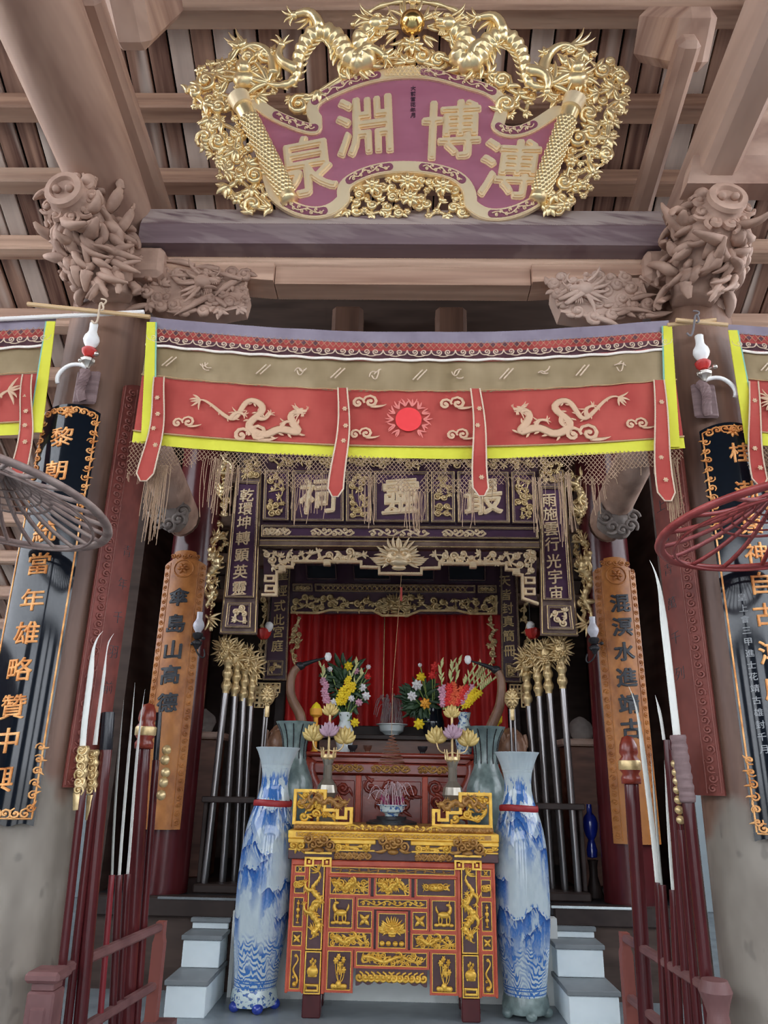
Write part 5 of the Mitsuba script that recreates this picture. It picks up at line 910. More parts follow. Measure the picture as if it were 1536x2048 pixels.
    for (xt, zt), (xb, zb), w in ribbons:
        s = np.linspace(0, 1, 16); xa = xt + (xb - xt) * s + .012 * np.sin(s * 5 + xt); za = zt + (zb - zt) * s; ww = w * (.72 + .5 * s); ww[-1] *= .35; ww[-2] *= .98
        Vf = np.stack([np.stack([xa + sd * ww / 2, np.full(16, Y - .034) + .01 * np.sin(s * 7 + xt), za], 1) for sd in (-1, 1)], 1).reshape(-1, 3)
        i = np.arange(15)[:, None] * 2; q = np.concatenate([i, i + 1, i + 3, i + 2], 1)
        sh = (np.vstack([Vf, Vf + [0, .006, 0]]), np.vstack([q[:, :3], q[:, [0, 2, 3]], q[:, [0, 2, 1]] + 32, q[:, [0, 3, 2]] + 32]))
        r_ = part(k, "ribbon", sh, "cloth_red", "long red pointed ribbon with pale stitched edges", smooth=True)
        e = np.vstack([Vf[0::2], Vf[1::2][::-1]]); e[:, 1] -= .003
        part(r_, "ribbon_edge", tube(e, .0042, 4, 1, (0, 1, 0)), "thread_cream", smooth=True)
        rg = random.Random(int(xt * 100) % 97)
        for q_ in (.2, .36, .5, .66, .84): part(r_, "stitched_flower", wall(mv(rosette((0, 0), .014, 6, 0, .005), (0, 0, 0), (1, 1, .2)), np.interp(q_, s, xa) + rg.uniform(-.012, .012), Y - .038, zt + (zb - zt) * q_), "thread_gold", smooth=True)
    for flag, xe, xeb in ((trims[0], x0, x0b), (trims[1], x1, x1b)):
        if flag:
            w = .038 * (1 if xe == x0 else -1)
            part(k, "side_trim", slab([(xe - w * .2, zs[0] - .045), (xe + w, zs[0] - .045), (xeb + w * 1.5, zs[7]), (xeb - w * .2, zs[7])], Y - .020, Y - .014), "cloth_yellow", "bright yellow side trim", smooth=False)
            part(k, "trim_edge", slab([(xe + w, zs[0] - .045), (xe + w * 1.2, zs[0] - .045), (xeb + w * 1.7, zs[7]), (xeb + w * 1.5, zs[7])], Y - .019, Y - .013), "teal_edge", "thin teal edging", smooth=False)
    if fringe:
        # knotted net fringe with holes, and loose hanging threads
        rg = random.Random(seed + 3); a = .021; zf = zs[7] + .004; m = []; nx = int(W_ / a)
        holes = [(rg.uniform(x0, x1), rg.uniform(.05, .15), rg.uniform(.015, .045)) for _ in range(int(W_ * 7))]
        depth = lambda x: .15 + .05 * math.sin(x * 3.1 + 1.0) + .035 * math.sin(x * 8.3) + .02 * math.sin(x * 21)
        low = {}
        def P3(i, j): 
            x = x0 + i * a * .5 * 2 + (a * .5 if j % 2 else 0)
            return np.array([x + .002 * math.sin(i * 12.9 + j), Y - .006 + .012 * math.sin(x * 5), zf - .88 * sg(x) - j * a * .62 + .002 * math.sin(i * 7 + j * 3)])
        for i in range(nx):
            for j in range(14):
                p = P3(i, j)
                if j * a * .62 > depth(p[0]) or any((p[0] - hx) ** 2 + (j * a * .62 - hz) ** 2 < hr * hr for hx, hz, hr in holes): continue
                for i2 in ((i, i + 1) if j % 2 else (i - 1, i)):
                    q = P3(i2, j + 1)
                    if x0 - .01 < q[0] < x1 + .01: m.append(tube([p, q], .0019, 3, 1, (0, 1, 0), False))
                low[i] = P3(i, j + 1)
        part(k, "net_fringe", cat(m), "fringe_tan", "torn knotted net fringe", smooth=False, kind="stuff")
        m = []
        for bx, bn, bl in lay:
            for t in range(int(bn * .6)):
                x = bx + rg.gauss(0, .022); z = zf - .88 * sg(x) - .75 * depth(x); L = bl * rg.uniform(.5, 1.0)
                m.append(tube(spl([(x, Y - .006, z), (x + rg.uniform(-.008, .008), Y - .01, z - L * .5), (x + rg.uniform(-.012, .012), Y - .006, z - L)], 6), .0021, 3, 1, (0, 1, 0), False))
        for t in range(int(W_ * 22)):
            x = rg.uniform(x0, x1); z = zf - .88 * sg(x) - depth(x) * .9
            m.append(tube([(x, Y - .006, z), (x + rg.uniform(-.01, .01), Y - .006, z - rg.uniform(.02, .11))], .0018, 3, 1, (0, 1, 0), False))
        part(k, "hanging_threads", cat(m), "fringe_tan", "loose hanging fringe threads", smooth=False, kind="stuff")
    return k
VY = 3.42
ZS = [3.662, 3.593, 3.547, 3.5, 3.485, 3.305, 2.969, 2.919]
cx0, cx1 = -1.351, 1.411
def xz(*p): return p
valance("long red embroidered valance with dragons and a sun, spanning the two front columns", cx0, cx1, VY, ZS, .082,
        [((-1.232,3.271), (-1.245,2.696), .072), ((-0.295,3.222), (-0.3,2.63), .064), ((0.373,3.229), (0.406,2.645), .064), ((1.303,3.291), (1.289,2.631), .072)],
        [(-1.183, 50, .42), (-0.919, 26, .35), (-0.846, 20, .30), (-0.477, 18, .3), (-0.391, 20, .26), (-0.158, 26, .28), (0.062, 22, .26), (0.111, 14, .2), (0.343, 14, .22), (0.671, 14, .33), (0.805, 24, .38), (0.938, 16, .2), (1.325, 40, .40), (-1.218, 30, .3)],
        None, 3,
        dragons=[([(-0.51,3.097), (-0.553,3.051), (-0.517,2.984), (-0.605,2.995), (-0.679,2.966), (-0.764,3.015), (-0.703,3.114), (-0.77,3.156), (-0.838,3.056), (-0.945,3.112), (-1.039,3.154)], .0225, 1),
                 ([(0.602,3.12), (0.645,3.07), (0.602,2.997), (0.685,3.018), (0.771,2.988), (0.849,3.047), (0.779,3.139), (0.832,3.174), (0.913,3.076), (1.006,3.147), (1.122,3.183)], .0225, -1)],
        sun=((0.04,3.058), .066), clouds=[((-1.099,3.025), .06), ((-0.182,3.149), .07), ((-0.197,2.972), .06), ((0.262,3.145), .07), ((0.288,2.972), .06), ((1.184,3.043), .06), ((-0.754,2.96), .09), ((0.907,2.984), .09)],
        x0b=-1.293, x1b=1.374)
ZL = [3.662, 3.59, 3.543, 3.494, 3.476, 3.319, 3.018, 2.962]
valance("left side valance running out of the photo past the left column", -4.35, -1.859, VY, ZL, .06, [((-1.917,3.278), (-1.876,2.707), .068)], [(-2.3, 20, .2)], None, 8,
        dragons=[([(-2.441,3.115), (-2.349,3.053), (-2.271,3.169), (-2.143,3.056), (-2.063,3.171), (-2.016,3.201)], .03, -1)], x0b=-4.35, x1b=-1.817, trims=(False, True), fringe=False)
ZR = [3.639, 3.584, 3.535, 3.493, 3.478, 3.315, 3.003, 2.943]
valance("right side valance running out of the photo past the right column", 1.717, 4.35, VY, ZR, .06, [((1.781,3.287), (1.738,2.714), .062)], [(2.1, 20, .25)], None, 12,
        dragons=[([(1.874,3.185), (1.899,3.101), (2.017,3.215), (2.097,3.103), (2.217,3.217)], .03, 1)], x0b=1.715, x1b=4.35, trims=(True, False), fringe=True)
def stick(a, b, r, m, lab): solo("hanging_rod", tube(np.linspace(a, b, 6), r, 8, 1, (0, 1, 0)), m, lab, "rod", smooth=30)
stick((-1.996,3.36,3.696), (-1.345,3.4,3.648), .012, "bamboo", "bamboo rod tied askew across the head of the left column")
stick((-2.658,3.4,3.593), (-1.381,3.4,3.679), .012, "painted_stick", "white painted rod carrying the left side valance")
stick((1.396,3.4,3.622), (1.643,3.38,3.642), .011, "bamboo", "short bamboo rod lying lower across the head of the right column")
stick((1.431,3.37,3.633), (1.704,3.39,3.618), .011, "bamboo", "short bamboo rod lying higher across the head of the right column")
for s, p in ((-1, (-1.582,3.35,3.649)), (1, (1.518,3.35,3.602))):
    p = np.array(p)
    m = [tube(spl([p + d for d in np.array([(-.05, .0, -.06), (-.01, -.02, .0), (.0, -.03, .03), (.012, -.02, .0), (0, -.02, -.01)])], 14), .006, 6, 1, (0, 1, 0)), tube(spl([p + (0, -.01, .03), p + (.02, -.02, .05), p + (-.01, -.02, .06)], 8), .005, 6, 1, (0, 1, 0))]
    solo("rod_tie", cat(m), "thread_cream" if s < 0 else "incense_ash", f"knotted cord tying the rods to the {'left' if s < 0 else 'right'} column", "cord", smooth=True)

# ------------------------------------------------------------------ oil lamps on the columns
CHIM = [(.001, 0), (.020, 0), (.024, .01), (.036, .03), (.042, .05), (.038, .07), (.026, .09), (.021, .105), (.021, .135), (.022, .15), (.001, .15)]
def oil_lamp(label, p, s, hook, glass="lamp_white", arm=True, plate=True):
    x, y, z = p; k = thing("oil_lamp", label, "lamp")
    part(k, "chimney", mv(lathe(CHIM, 24), (x, y, z), s), glass, "white glass chimney", smooth=40)
    part(k, "burner", mv(lathe([(.001, -.05), (.02, -.05), (.036, -.03), (.04, -.012), (.034, -.004), (.022, 0), (.001, 0)], 20), (x, y, z), s), "lamp_red" if arm else "steel_dark", "red burner" if arm else None, smooth=40)
    g = [lathe([(.001, -.12), (.012, -.12), (.02, -.10), (.034, -.085), (.036, -.07), (.018, -.055), (.001, -.05)], 18, amp=.08), ball((.05, -.02, -.045), .014), tube([(.02, 0, -.045), (.05, -.02, -.045)], .004, 5), ball((-.03, -.02, -.085), .012)]
    part(k, "fount", mv(cat(g), (x, y, z), s), "lamp_metal" if arm else "steel_dark", "metal fount", smooth=30)
    q = spl([(0, 0, -.115), (hook * .07, -.01, -.105), (hook * .12, 0, -.125), (hook * .15, .01, -.17), (hook * .148, .02, -.20)], 18) if arm else spl([(0, 0, -.10), (hook * .02, 0, -.16), (hook * .05, 0, -.18), (hook * .055, .0, -.12)], 14)
    part(k, "arm", mv(tube(q, .011 if arm else .006, 8, 1, (0, 1, 0)), (x, y, z), s), "lamp_white" if arm else "steel_dark", "curved white arm" if arm else "bent wire arm", smooth=True)
    if plate:
        b = box(-.062, .062, .028, .05, -.31, -.115, .012); c = tube(spl([(-.02, .03, -.12), (-.005, -.005, -.2), (-.01, .0, -.26), (.0, .02, -.30)], 12), np.linspace(.028, .022, 12), 8)
        part(k, "wall_plate", mv(cat(b, c), (x, y, z), s), "wrap_mauve", "mauve wooden wall plate", smooth=30)
    return k
oil_lamp("oil lamp with white chimney and red burner on the left front column", (-1.653,3.43,3.47), 1.0, -1)
oil_lamp("oil lamp with white chimney and red burner on the right front column", (1.565,3.43,3.425), 1.0, 1)
oil_lamp("dim grey oil lamp on the rear column left of the outer altar gate", (-1.531,5.7,2.382), 1.05, 1, "frosted_glass", False, False)
oil_lamp("dim grey oil lamp on the rear column right of the outer altar gate", (1.484,5.7,2.393), 1.05, -1, "frosted_glass", False, False)
for (x, y, z), lab in (((-1.093,6.3,2.553), "left of the red curtain"), ((1.118,6.3,2.593), "right of the red curtain")):
    k = thing("bulb_lamp", f"white bulb over a red lotus cup {lab}", "lamp")
    part(k, "bulb", lathe([(.001, -.05), (.02, -.04), (.036, -.01), (.036, .015), (.022, .035), (.001, .042)], 16, (x, y, z)), "lamp_white", smooth=40)
    part(k, "cup", lathe([(.001, -.13), (.03, -.125), (.055, -.09), (.06, -.05), (.045, -.035), (.001, -.03)], 16, (x + (-.045 if x < 0 else .02), y + .02, z + .02), .1, 6), "lamp_red", "red lotus cup", smooth=40)
    part(k, "cord", tube([(x, y + .02, z + .04), (x, y + .02, z + .35)], .004, 5), "steel_dark")

# ------------------------------------------------------------------ lettered couplet boards on the columns
def couplet(label, cx, cy, R, half, z0, z1, m, chars, gm, size, face=0.0, edge=None, thick=.022, top="wave", cen=0.0, bold=.014, taper=None, relief=.010):
    """A board bent round a column: the arc of radius R about (cx, cy), half-width half (radians), facing face (0 = towards the viewer)."""
    k = thing("couplet_board", label, "couplet board")
    def bend(m_, r=0.0):
        v, f = m_; a = v[:, 0] / R + face; rr = R + v[:, 2] + r
        zz = v[:, 1]; c = np.array([cx, cy])
        if taper is not None:
            c = np.array([cx, cy])[None] + 0 * v[:, :2]
        return np.stack([cx + rr * np.sin(a), cy - rr * np.cos(a), zz], 1), f
    n, nz = 20, 24; a = np.linspace(-half, half, n) * R
    topz = lambda x: z1 - (.035 * (abs(x) / (half * R)) ** 2 if top == "wave" else (.0 if abs(x) < .55 * half * R else .06) + .05 * (x / (half * R)) ** 2)
    X_ = np.repeat(a[None], nz, 0); Zt = np.array([topz(x) for x in a]); q = np.linspace(0, 1, nz)[:, None]; zb = z0 + (.006 if top == "wave" and edge else 0.0) * np.cos(a / (half * R) * 9)
    Z_ = zb[None] + (Zt - zb)[None] * q
    def sheet(w): return np.stack([X_, Z_, np.full_like(X_, w)], -1).reshape(-1, 3)
    i = np.arange(nz - 1)[:, None] * n; j = np.arange(n - 1)[None]; c = (i + j).reshape(-1)
    fr = np.vstack([np.stack([c, c + 1, c + n + 1], 1), np.stack([c, c + n + 1, c + n], 1)]); N = n * nz
    rim = np.r_[np.arange(n), np.arange(1, nz) * n + n - 1, (nz - 1) * n + np.arange(n - 2, -1, -1), np.arange(nz - 2, 0, -1) * n]
    r2 = np.roll(rim, -1)
    fs = np.vstack([fr, fr[:, ::-1] + N, np.stack([rim, rim + N, r2 + N], 1), np.stack([rim, r2 + N, r2], 1)])
    part(k, "board", bend((np.vstack([sheet(thick), sheet(0)]), fs)), m, smooth=40)
    rg = random.Random(int(abs(cx * 1000)) + len(chars))
    if edge:
        w = half * R - .012
        line = np.array([(-w, z) for z in np.linspace(z0 + .03, z1 - .06, 60)] + [(x, topz(x) - .02) for x in np.linspace(-w, w, 30)] + [(w, z) for z in np.linspace(z1 - .06, z0 + .03, 60)] + [(x, z0 + .025) for x in np.linspace(w, -w, 24)])
        part(k, "border", bend(tube(np.c_[line, np.full(len(line), thick)], .0045, 5)), edge, smooth=True)
        mm = []
        for sx in (-1, 1):
            for z in np.r_[np.arange(z1 - .10, z1 - .62, -.05), np.arange(z0 + .07, z0 + .36, .05)]:
                o = (sx * (w - .010), z)
                mm.append(scroll(o, .017, 1.2, rg.uniform(0, 6), rg.choice([-1, 1]), .0048, thick + .002, 11)) or mm.append(leaf(o, -sx * 1.57 + 1.57 + rg.uniform(-1, 1), .035, rg.uniform(-1, 1), .006, thick + .002))
        pieces = [cat(mm[i:i + 2]) for i in range(0, len(mm), 2)]
        for x in np.linspace(-w * .8, w * .8, 7):
            pieces += [scroll((x, topz(x) - .035), .020, 1.2, rg.uniform(0, 6), 1 if x > 0 else -1, .0055, thick + .002, 11), scroll((x, z0 + .045), .020, 1.2, rg.uniform(0, 6), 1, .0055, thick + .002, 11)]
        pieces.append(rosette((0, topz(0) - .05), .035, 7, thick + .002, .009))
        for q_ in pieces: part(k, "border_scroll", bend(q_), edge, smooth=True)
    for ch, z in chars:
        part(k, "character", bend(mv(char(ch, size, relief, bold, .003, thick - .002), (cen, z, 0))), gm, "raised character", smooth=20)
    k_ = k; globals()["last_bend"] = bend
    return k
bl = couplet("black lacquered couplet board with gilded characters on the left front column", -1.705, 3.72, .262, .56, 1.132, 3.144, "black_lacquer",
        [(c, z) for c, z in (("黎", 2.955), ("朝", 2.77), ("一", 2.595), ("統", 2.449), ("當", 2.287), ("年", 2.111), ("雄", 1.954), ("略", 1.788), ("贊", 1.621), ("中", 1.476), ("興", 1.313))],
        "letter_gold", .105, -.02, "letter_gold", cen=-.01)
br = couplet("black lacquered couplet board with gilded characters on the right front column", 1.665, 3.72, .262, .56, 1.134, 3.077, "black_lacquer",
        [(c, z) for c, z in (("桂", 2.91), ("渤", 2.704), ("嘉", 2.54), ("神", 2.389), ("自", 2.242), ("古", 2.094), ("鴻", 1.921), ("庥", 1.764), ("參", 1.613), ("大", 1.455), ("化", 1.289))],
        "letter_gold", .105, .02, "letter_gold", cen=.02)
part(br, "inscription", last_bend(cat([mv(char(c, .034, .004, .006, 0, .02), (-.068, 2.176 - .052 * i, 0)) for i, c in enumerate("皇上會三甲進士花靖古雄封千月")])), "letter_silver", "small silvery inscription column", smooth=False)
ml = couplet("maroon couplet board with faint dark characters on the inner side of the left front column", -1.67, 3.785, .272, .37, 1.285, 3.352, "maroon_board",
        [(c, 2.427 - .172 * i) for i, c in enumerate("青年千羽前列相")], "black_paint", .062, 1.03, None, relief=.004, cen=.045)
def edge_vine(k, b, u, z0, z1, seed):
    rg = random.Random(seed)
    part(k, "edge_carving", b(cat([scroll((u + rg.uniform(-.008, .008), z), .019, 1.2, rg.uniform(0, 6), rg.choice([-1, 1]), .0055, .023, 10) for z in np.arange(z0 + .03, z1 - .05, .042)] + [tube(np.c_[np.full(30, u + e), np.linspace(z0 + .01, z1 - .03, 30), np.full(30, .022)], .004, 4) for e in (-.032, .03)])), "maroon_edge", "lighter carved edge strip", smooth=True)
edge_vine(ml, last_bend, -.06, 1.285, 3.352, 3)
mr = couplet("maroon couplet board with faint dark characters on the inner side of the right front column", 1.63, 3.785, .272, .37, 1.305, 3.121, "maroon_board",
        [(c, 2.885 - .172 * i) for i, c in enumerate("古上月青萬千列")], "black_paint", .062, -1.03, None, relief=.004, cen=-.045)
edge_vine(mr, last_bend, .06, 1.305, 3.121, 4)
for s, chs, lab, tz, bz in ((-1, (("傘", 1192), ("島", 1245), ("山", 1298), ("高", 1348), ("德", 1402)), "left", (335, 1098), (318, 1520)), (1, (("混", 1207), ("溟", 1252), ("水", 1302), ("進", 1354), ("靖", 1407), ("古", 1457)), "right", (1245, 1112), (1290, 1540))):
    zt_ = 3.04 if s < 0 else 3.034; zb_ = 0.985 if s < 0 else 0.956
    zz = [2.659, 2.451, 2.249, 2.062, 1.857] if s < 0 else [2.663, 2.481, 2.292, 2.1, 1.909, 1.732]
    k = couplet(f"orange gilt couplet board with black characters on the {lab} rear column", s * 1.70, 5.95, .225, .74, zb_, zt_, "orange_lacquer", [(c, z) for (c, _), z in zip(chs, zz)], "black_paint", .135, 0, None, top="step", bold=.03, relief=.012, cen=.01 * s)
    b = last_bend
    part(k, "medallion", b(cat(mv(rosette((0, 0), .05, 6, 0, .014), (0, zt_ - .15, .024)), tube(np.c_[[(.07 * math.cos(a), zt_ - .15 + .07 * math.sin(a)) for a in np.arange(25) * math.pi / 12], np.full(25, .024)], .006, 6), *[scroll((x, zt_ - .05), .02, 1.2, x * 40, 1 if x > 0 else -1, .006, .023, 10) for x in (-.09, -.045, 0, .045, .09)])), "orange_lacquer", "carved round medallion", smooth=True)
    rg = random.Random(6 + s); mm = []
    for sx in (-1, 1):
        mm.append(tube(np.c_[np.full(30, sx * .105), np.linspace(zb_ + .02, zt_ - .1, 30), np.full(30, .023)], .0035, 4))
        for z in np.arange(zb_ + .05, zt_ - .1, .055): mm.append(scroll((sx * .135, z), .02, 1.2, rg.uniform(0, 6), sx, .005, .022, 10))
    part(k, "edge_scrolls", b(cat(mm)), "orange_lacquer", smooth=True)

# ------------------------------------------------------------------ parasol frames without their cloth
def parasol(label, c, R, m, tx, ty, nspoke, seed):
    k = thing("parasol_frame", label, "parasol frame")
    Rm = rotm((0, 1, 0), tx) @ rotm((1, 0, 0), ty)
    pl = lambda q: xf(q, Rm, c)
    a = np.linspace(0, 2 * math.pi, 73)
    part(k, "rim", pl(tube(np.stack([R * np.cos(a), R * np.sin(a), 0 * a], 1), .021, 10, .7)), m, "broad bent rim hoop", smooth=True)
    part(k, "inner_hoop", pl(tube(np.stack([R * .52 * np.cos(a), R * .52 * np.sin(a), 0 * a + .06], 1), .006, 6)), m, smooth=True)
    part(k, "lower_hoop", pl(tube(np.stack([R * .9 * np.cos(a), R * .9 * np.sin(a), 0 * a - .03], 1), .006, 6)), m, smooth=True)
    for i in range(nspoke):
        t = 2 * math.pi * i / nspoke
        e = np.array([math.cos(t), math.sin(t), 0])
        part(k, "rib", pl(tube(spl([e * R, e * R * .55 + (0, 0, .05), e * .05 + (0, 0, .16)], 8), [.010] * 7 + [.006], 5)), m, smooth=True)
    part(k, "hub", pl(lathe([(.001, .10), (.055, .10), (.06, .14), (.055, .19), (.001, .19)], 16)), m, smooth=35)
    # the lattice of the basket between the ribs
    mm = []
    for r_, z in ((.25, .10), (.34, .085), (.43, .07)):
        mm.append(tube(np.stack([R * r_ * np.cos(a), R * r_ * np.sin(a), 0 * a + z], 1), .0045, 5))
    part(k, "basket_rings", pl(cat(mm)), m, smooth=True)
    top = np.asarray(c) + Rm @ np.array([0, 0, .15])
    part(k, "pole", tube(np.linspace(top, (top[0], top[1], 0.02), 12), .02, 12, 1, (0, 1, 0)), "maroon_lacquer", "dark red pole", smooth=True)
    return k
parasol("bare grey parasol frame of bent ribs, cut by the left edge of the photo", (-1.73,2.86,2.404), .52, "hoop_grey", 8, -5, 28, 1)
parasol("bare red parasol frame of bent ribs, cut by the right edge of the photo", (1.583,2.86,2.328), .52, "hoop_red", -4, -3, 18, 2)


# ------------------------------------------------------------------ gilded shrine frames
def quadpanel(k, q, Y, m="gate_panel", fm="gate_frame", w=.018, rec=.014, lines=2, nm="panel", gl="gold_old"):
    """A recessed panel with a raised frame and thin gilt lines; q = corners (x, z)."""
    P = Polygon(q)
    pk = part(k, nm, slab(q, Y + rec, Y + rec + .02), m, smooth=False)
    v, f = extr(P.difference(P.buffer(-w, join_style=2)), rec + .012, 0, .003)
    part(pk, "frame", (np.stack([v[:, 0], Y + rec - v[:, 2], v[:, 1]], 1), f), fm, smooth=False)
    mm = []
    for d, r in ((w * .25, .0030), (w * .95, .0034))[:lines]:
        c = list(P.buffer(-d, join_style=2).exterior.coords)
        for a, b in zip(c[:-1], c[1:]): mm.append(tube([(a[0], Y - .013 if d < w * .5 else Y - .004, a[1]), (b[0], Y - .013 if d < w * .5 else Y - .004, b[1])], r, 4, 1, (0, 1, 0)))
    part(pk, "gilt_lines", cat(mm), gl, smooth=False)
    return pk
def carve(k, poly, Y, sp, r, seed, m="gold_old", nm="carving", kinds=(.6, .25, .15), lab=None):
    return part(k, nm, wall(fill(poly, sp, r, seed, 0, kinds), 0, Y, 0), m, lab, smooth=True)
def mask(s, seed):
    """A guardian beast's face seen from the front."""
    rg = random.Random(seed)
    m = [ball((0, 0, 0), (.62, .5, .35), 2), ball((0, -.32, .25), (.40, .20, .28), 2), ball((0, -.12, .42), (.17, .14, .18), 2), ball((.13, -.17, .45), .08), ball((-.13, -.17, .45), .08), ball((0, -.55, .1), (.34, .12, .2), 2)]
    for e in (-1, 1):
        m += [ball((e * .27, .10, .32), .13, 2), ball((e * .28, .10, .43), .065), tube(spl([(e * .05, .18, .35), (e * .25, .30, .38), (e * .5, .24, .25)], 8), [.05, .09, .1, .1, .09, .08, .06, .03], 6), leaf((e * .5, .1), math.pi / 2 - e * 1.0, .5, -e * .6, .1, .1), scroll((e * .48, -.2), .17, 1.2, 0, e, .05, .2, 12)]
        for t in range(9):
            a = math.pi / 2 - e * (.12 + .26 * t)
            m.append(leaf((.5 * math.cos(a), .4 * math.sin(a)), a, rg.uniform(.5, .75), e * rg.uniform(-.5, .9), .085, .05))
        for t in range(4): m.append(leaf((e * (.55 + .1 * t), -.3 + .1 * t), -e * .3 + (math.pi if e < 0 else 0), .6, e * .8, .07, 0))
    for t in range(6): m.append(ball((-.2 + .08 * t, -.44, .36), (.03, .05, .03)))
    v, f = cat(m); return v * s, f

def frame_outer():
    Y = 5.88; k = thing("altar_gate", "outer altar gate of purple lacquer and gilt carving with three large characters", "altar gate")
    part(k, "back_board", slab([(-1.2,3.985), (1.18,3.991), (1.154,3.141), (-1.146,3.143)], Y + .04, Y + .10), "gate_lacquer", smooth=False)
    xs = [(528, 578, 0), (586, 688, "祠"), (692, 742, 0), (746, 864, "靈"), (866, 910, 0), (913, 1018, "最"), (1022, 1070, 0)]
    q7 = [[(-1.153,3.813), (-0.943,3.815), (-0.919,3.359), (-1.137,3.361)], [(-0.917,3.811), (-0.477,3.812), (-0.46,3.357), (-0.898,3.355)], [(-0.456,3.812), (-0.242,3.815), (-0.231,3.36), (-0.443,3.357)],
          [(-0.221,3.815), (0.239,3.816), (0.243,3.362), (-0.214,3.356)], [(0.26,3.817), (0.464,3.819), (0.462,3.361), (0.263,3.358)], [(0.485,3.82), (0.918,3.82), (0.913,3.363), (0.483,3.361)], [(0.939,3.821), (1.142,3.823), (1.132,3.361), (0.934,3.363)]]
    for i, (q, (_, _, ch)) in enumerate(zip(q7, xs)):
        p = quadpanel(k, q, Y, w=.022)
        P = Polygon(q); c = P.centroid
        if ch: part(p, "character", wall(mv(char(ch, .31, .035, .022, .012, 0), (c.x, c.y, 0)), 0, Y + .012, 0), "gold_satin", "raised gilded character", smooth=25)
        else: carve(p, P.buffer(-.035, join_style=2), Y + .006, .052, .0095, 50 + i)
    top = [(-1.163,3.953), (1.145,3.962), (1.144,3.86), (-1.156,3.85)]
    carve(k, Polygon(top), Y + .02, .06, .009, 71, nm="cornice_carving")
    q = [(-1.142,3.317), (1.139,3.327), (1.142,3.227), (-1.138,3.212)]
    p = quadpanel(k, q, Y, w=.014, nm="band")
    for (x, z), L in (((-1.018,3.266), .22), ((-0.552,3.268), .36), ((-0.001,3.271), .50), ((0.535,3.275), .36)):
        part(p, "vine", wall(wave(L, .085, .0085, 4, int(L * 100)), x, Y + .012, z), "gold_satin", smooth=True)
    p = slab([(-1.145,3.195), (1.145,3.21), (1.146,3.15), (-1.145,3.134)], Y - .006, Y + .06); part(k, "rail", p, "gate_frame", smooth=False)
    for a, b in (((-1.145,3.182), (1.144,3.197)), ((-1.145,3.138), (1.146,3.154))):
        part(k, "gilt_line", tube([(a[0], Y - .01, a[1]), (b[0], Y - .01, b[1])], .0045, 5, 1, (0, 1, 0)), "gold_old", smooth=True)
    # the stepped pelmet
    path = [(-1.097,2.714), (-0.968,2.716), (-0.977,2.907), (-0.941,2.912), (-0.943,2.95), (-0.853,2.951), (-0.856,2.997), (-0.586,3.001), (-0.316,3.001), (-0.315,2.959), (-0.168,2.957), (-0.167,2.906), (0.194,2.908), (0.194,2.954), (0.34,2.96), (0.34,2.998), (0.6,2.998), (0.859,3.001), (0.858,2.955), (0.947,2.952), (0.945,2.915), (0.985,2.911), (0.981,2.721), (1.114,2.675)]
    tl, tr = (-1.127,3.117), (1.137,3.137)
    P = Polygon([tl] + path + [tr]).buffer(0)
    bk = P.buffer(-.012)
    part(k, "pelmet_board", slab(list(bk.exterior.coords)[:-1], Y + .02, Y + .035), "gate_lacquer", smooth=False)
    edge = LineString(path).buffer(.021, cap_style=3, join_style=2).intersection(P)
    part(k, "pelmet_edge", wall(extr(edge, .045, 0, .006), 0, Y + .02, 0), "gold_satin", "stepped gilt key-pattern edge", smooth=False)
    for x, z in ((-0.582,2.997), (0.6,2.993), (-0.943,2.941), (0.946,2.944)):
        part(k, "edge_boss", wall(extr(sbox(-.028, -.024, .028, .024), .06, 0, .01), x, Y + .01, z), "gold_satin", smooth=False)
    for a, b in ((((-1.043,2.864)), .03), (((-1.033,2.781)), .03), (((1.056,2.879)), .03), (((1.052,2.788)), .03)):
        part(k, "key_fret", wall(extr(sbox(-b * 1.5, -b, b * 1.5, b).difference(sbox(-b * .8, -b * .45, b * .8, b * .45)), .03, 0, .004), a[0], Y + .02, a[1]), "gold_satin", smooth=False)
    lz = Polygon([(-1.102,3.109), (-0.258,3.121), (-0.255,3.019), (-0.857,3.01), (-0.969,2.966), (-1.08,2.914)]).buffer(0)
    rz_ = Polygon([(0.263,3.116), (1.112,3.124), (1.094,2.921), (0.984,2.97), (0.856,3.01), (0.263,3.009)]).buffer(0)
    for P_, sd in ((lz, 81), (rz_, 82)): carve(k, P_, Y + .005, .055, .011, sd, "gold_satin", "pelmet_carving", (.45, .4, .15))
    c = (0.001,3.048)
    part(k, "beast_mask", wall(mask(.17, 5), c[0], Y - .03, c[1]), "gold_satin", "gilded guardian mask in the middle of the pelmet", smooth=True)
    # the two lettered side wings
    for s, q, sq, inner, chs, ys in (
        (-1, [(-1.396,3.842), (-1.18,3.831), (-1.119,2.415), (-1.413,2.414)], [(-1.363,2.657), (-1.17,2.66), (-1.162,2.454), (-1.369,2.454)], [(-1.388,3.704), (-1.187,3.697), (-1.153,2.697), (-1.387,2.697)], "乾環坤轉顕英靈",
         [(-1.284,3.578), (-1.287,3.457), (-1.29,3.337), (-1.287,3.201), (-1.283,3.055), (-1.284,2.915), (-1.281,2.777)]),
        (1, [(1.177,3.851), (1.389,3.854), (1.419,2.44), (1.126,2.443)], [(1.174,2.676), (1.368,2.675), (1.379,2.479), (1.171,2.479)], [(1.178,3.687), (1.375,3.685), (1.375,2.715), (1.152,2.716)], "雨施雲行光宇宙",
         [(1.246,3.566), (1.248,3.446), (1.249,3.315), (1.25,3.185), (1.254,3.041), (1.259,2.911), (1.259,2.779)])):
        nm = "left" if s < 0 else "right"
        part(k, "wing_board", slab(q, Y + .012, Y + .06), "gate_frame", f"lettered {nm} wing", smooth=False)
        mm = []
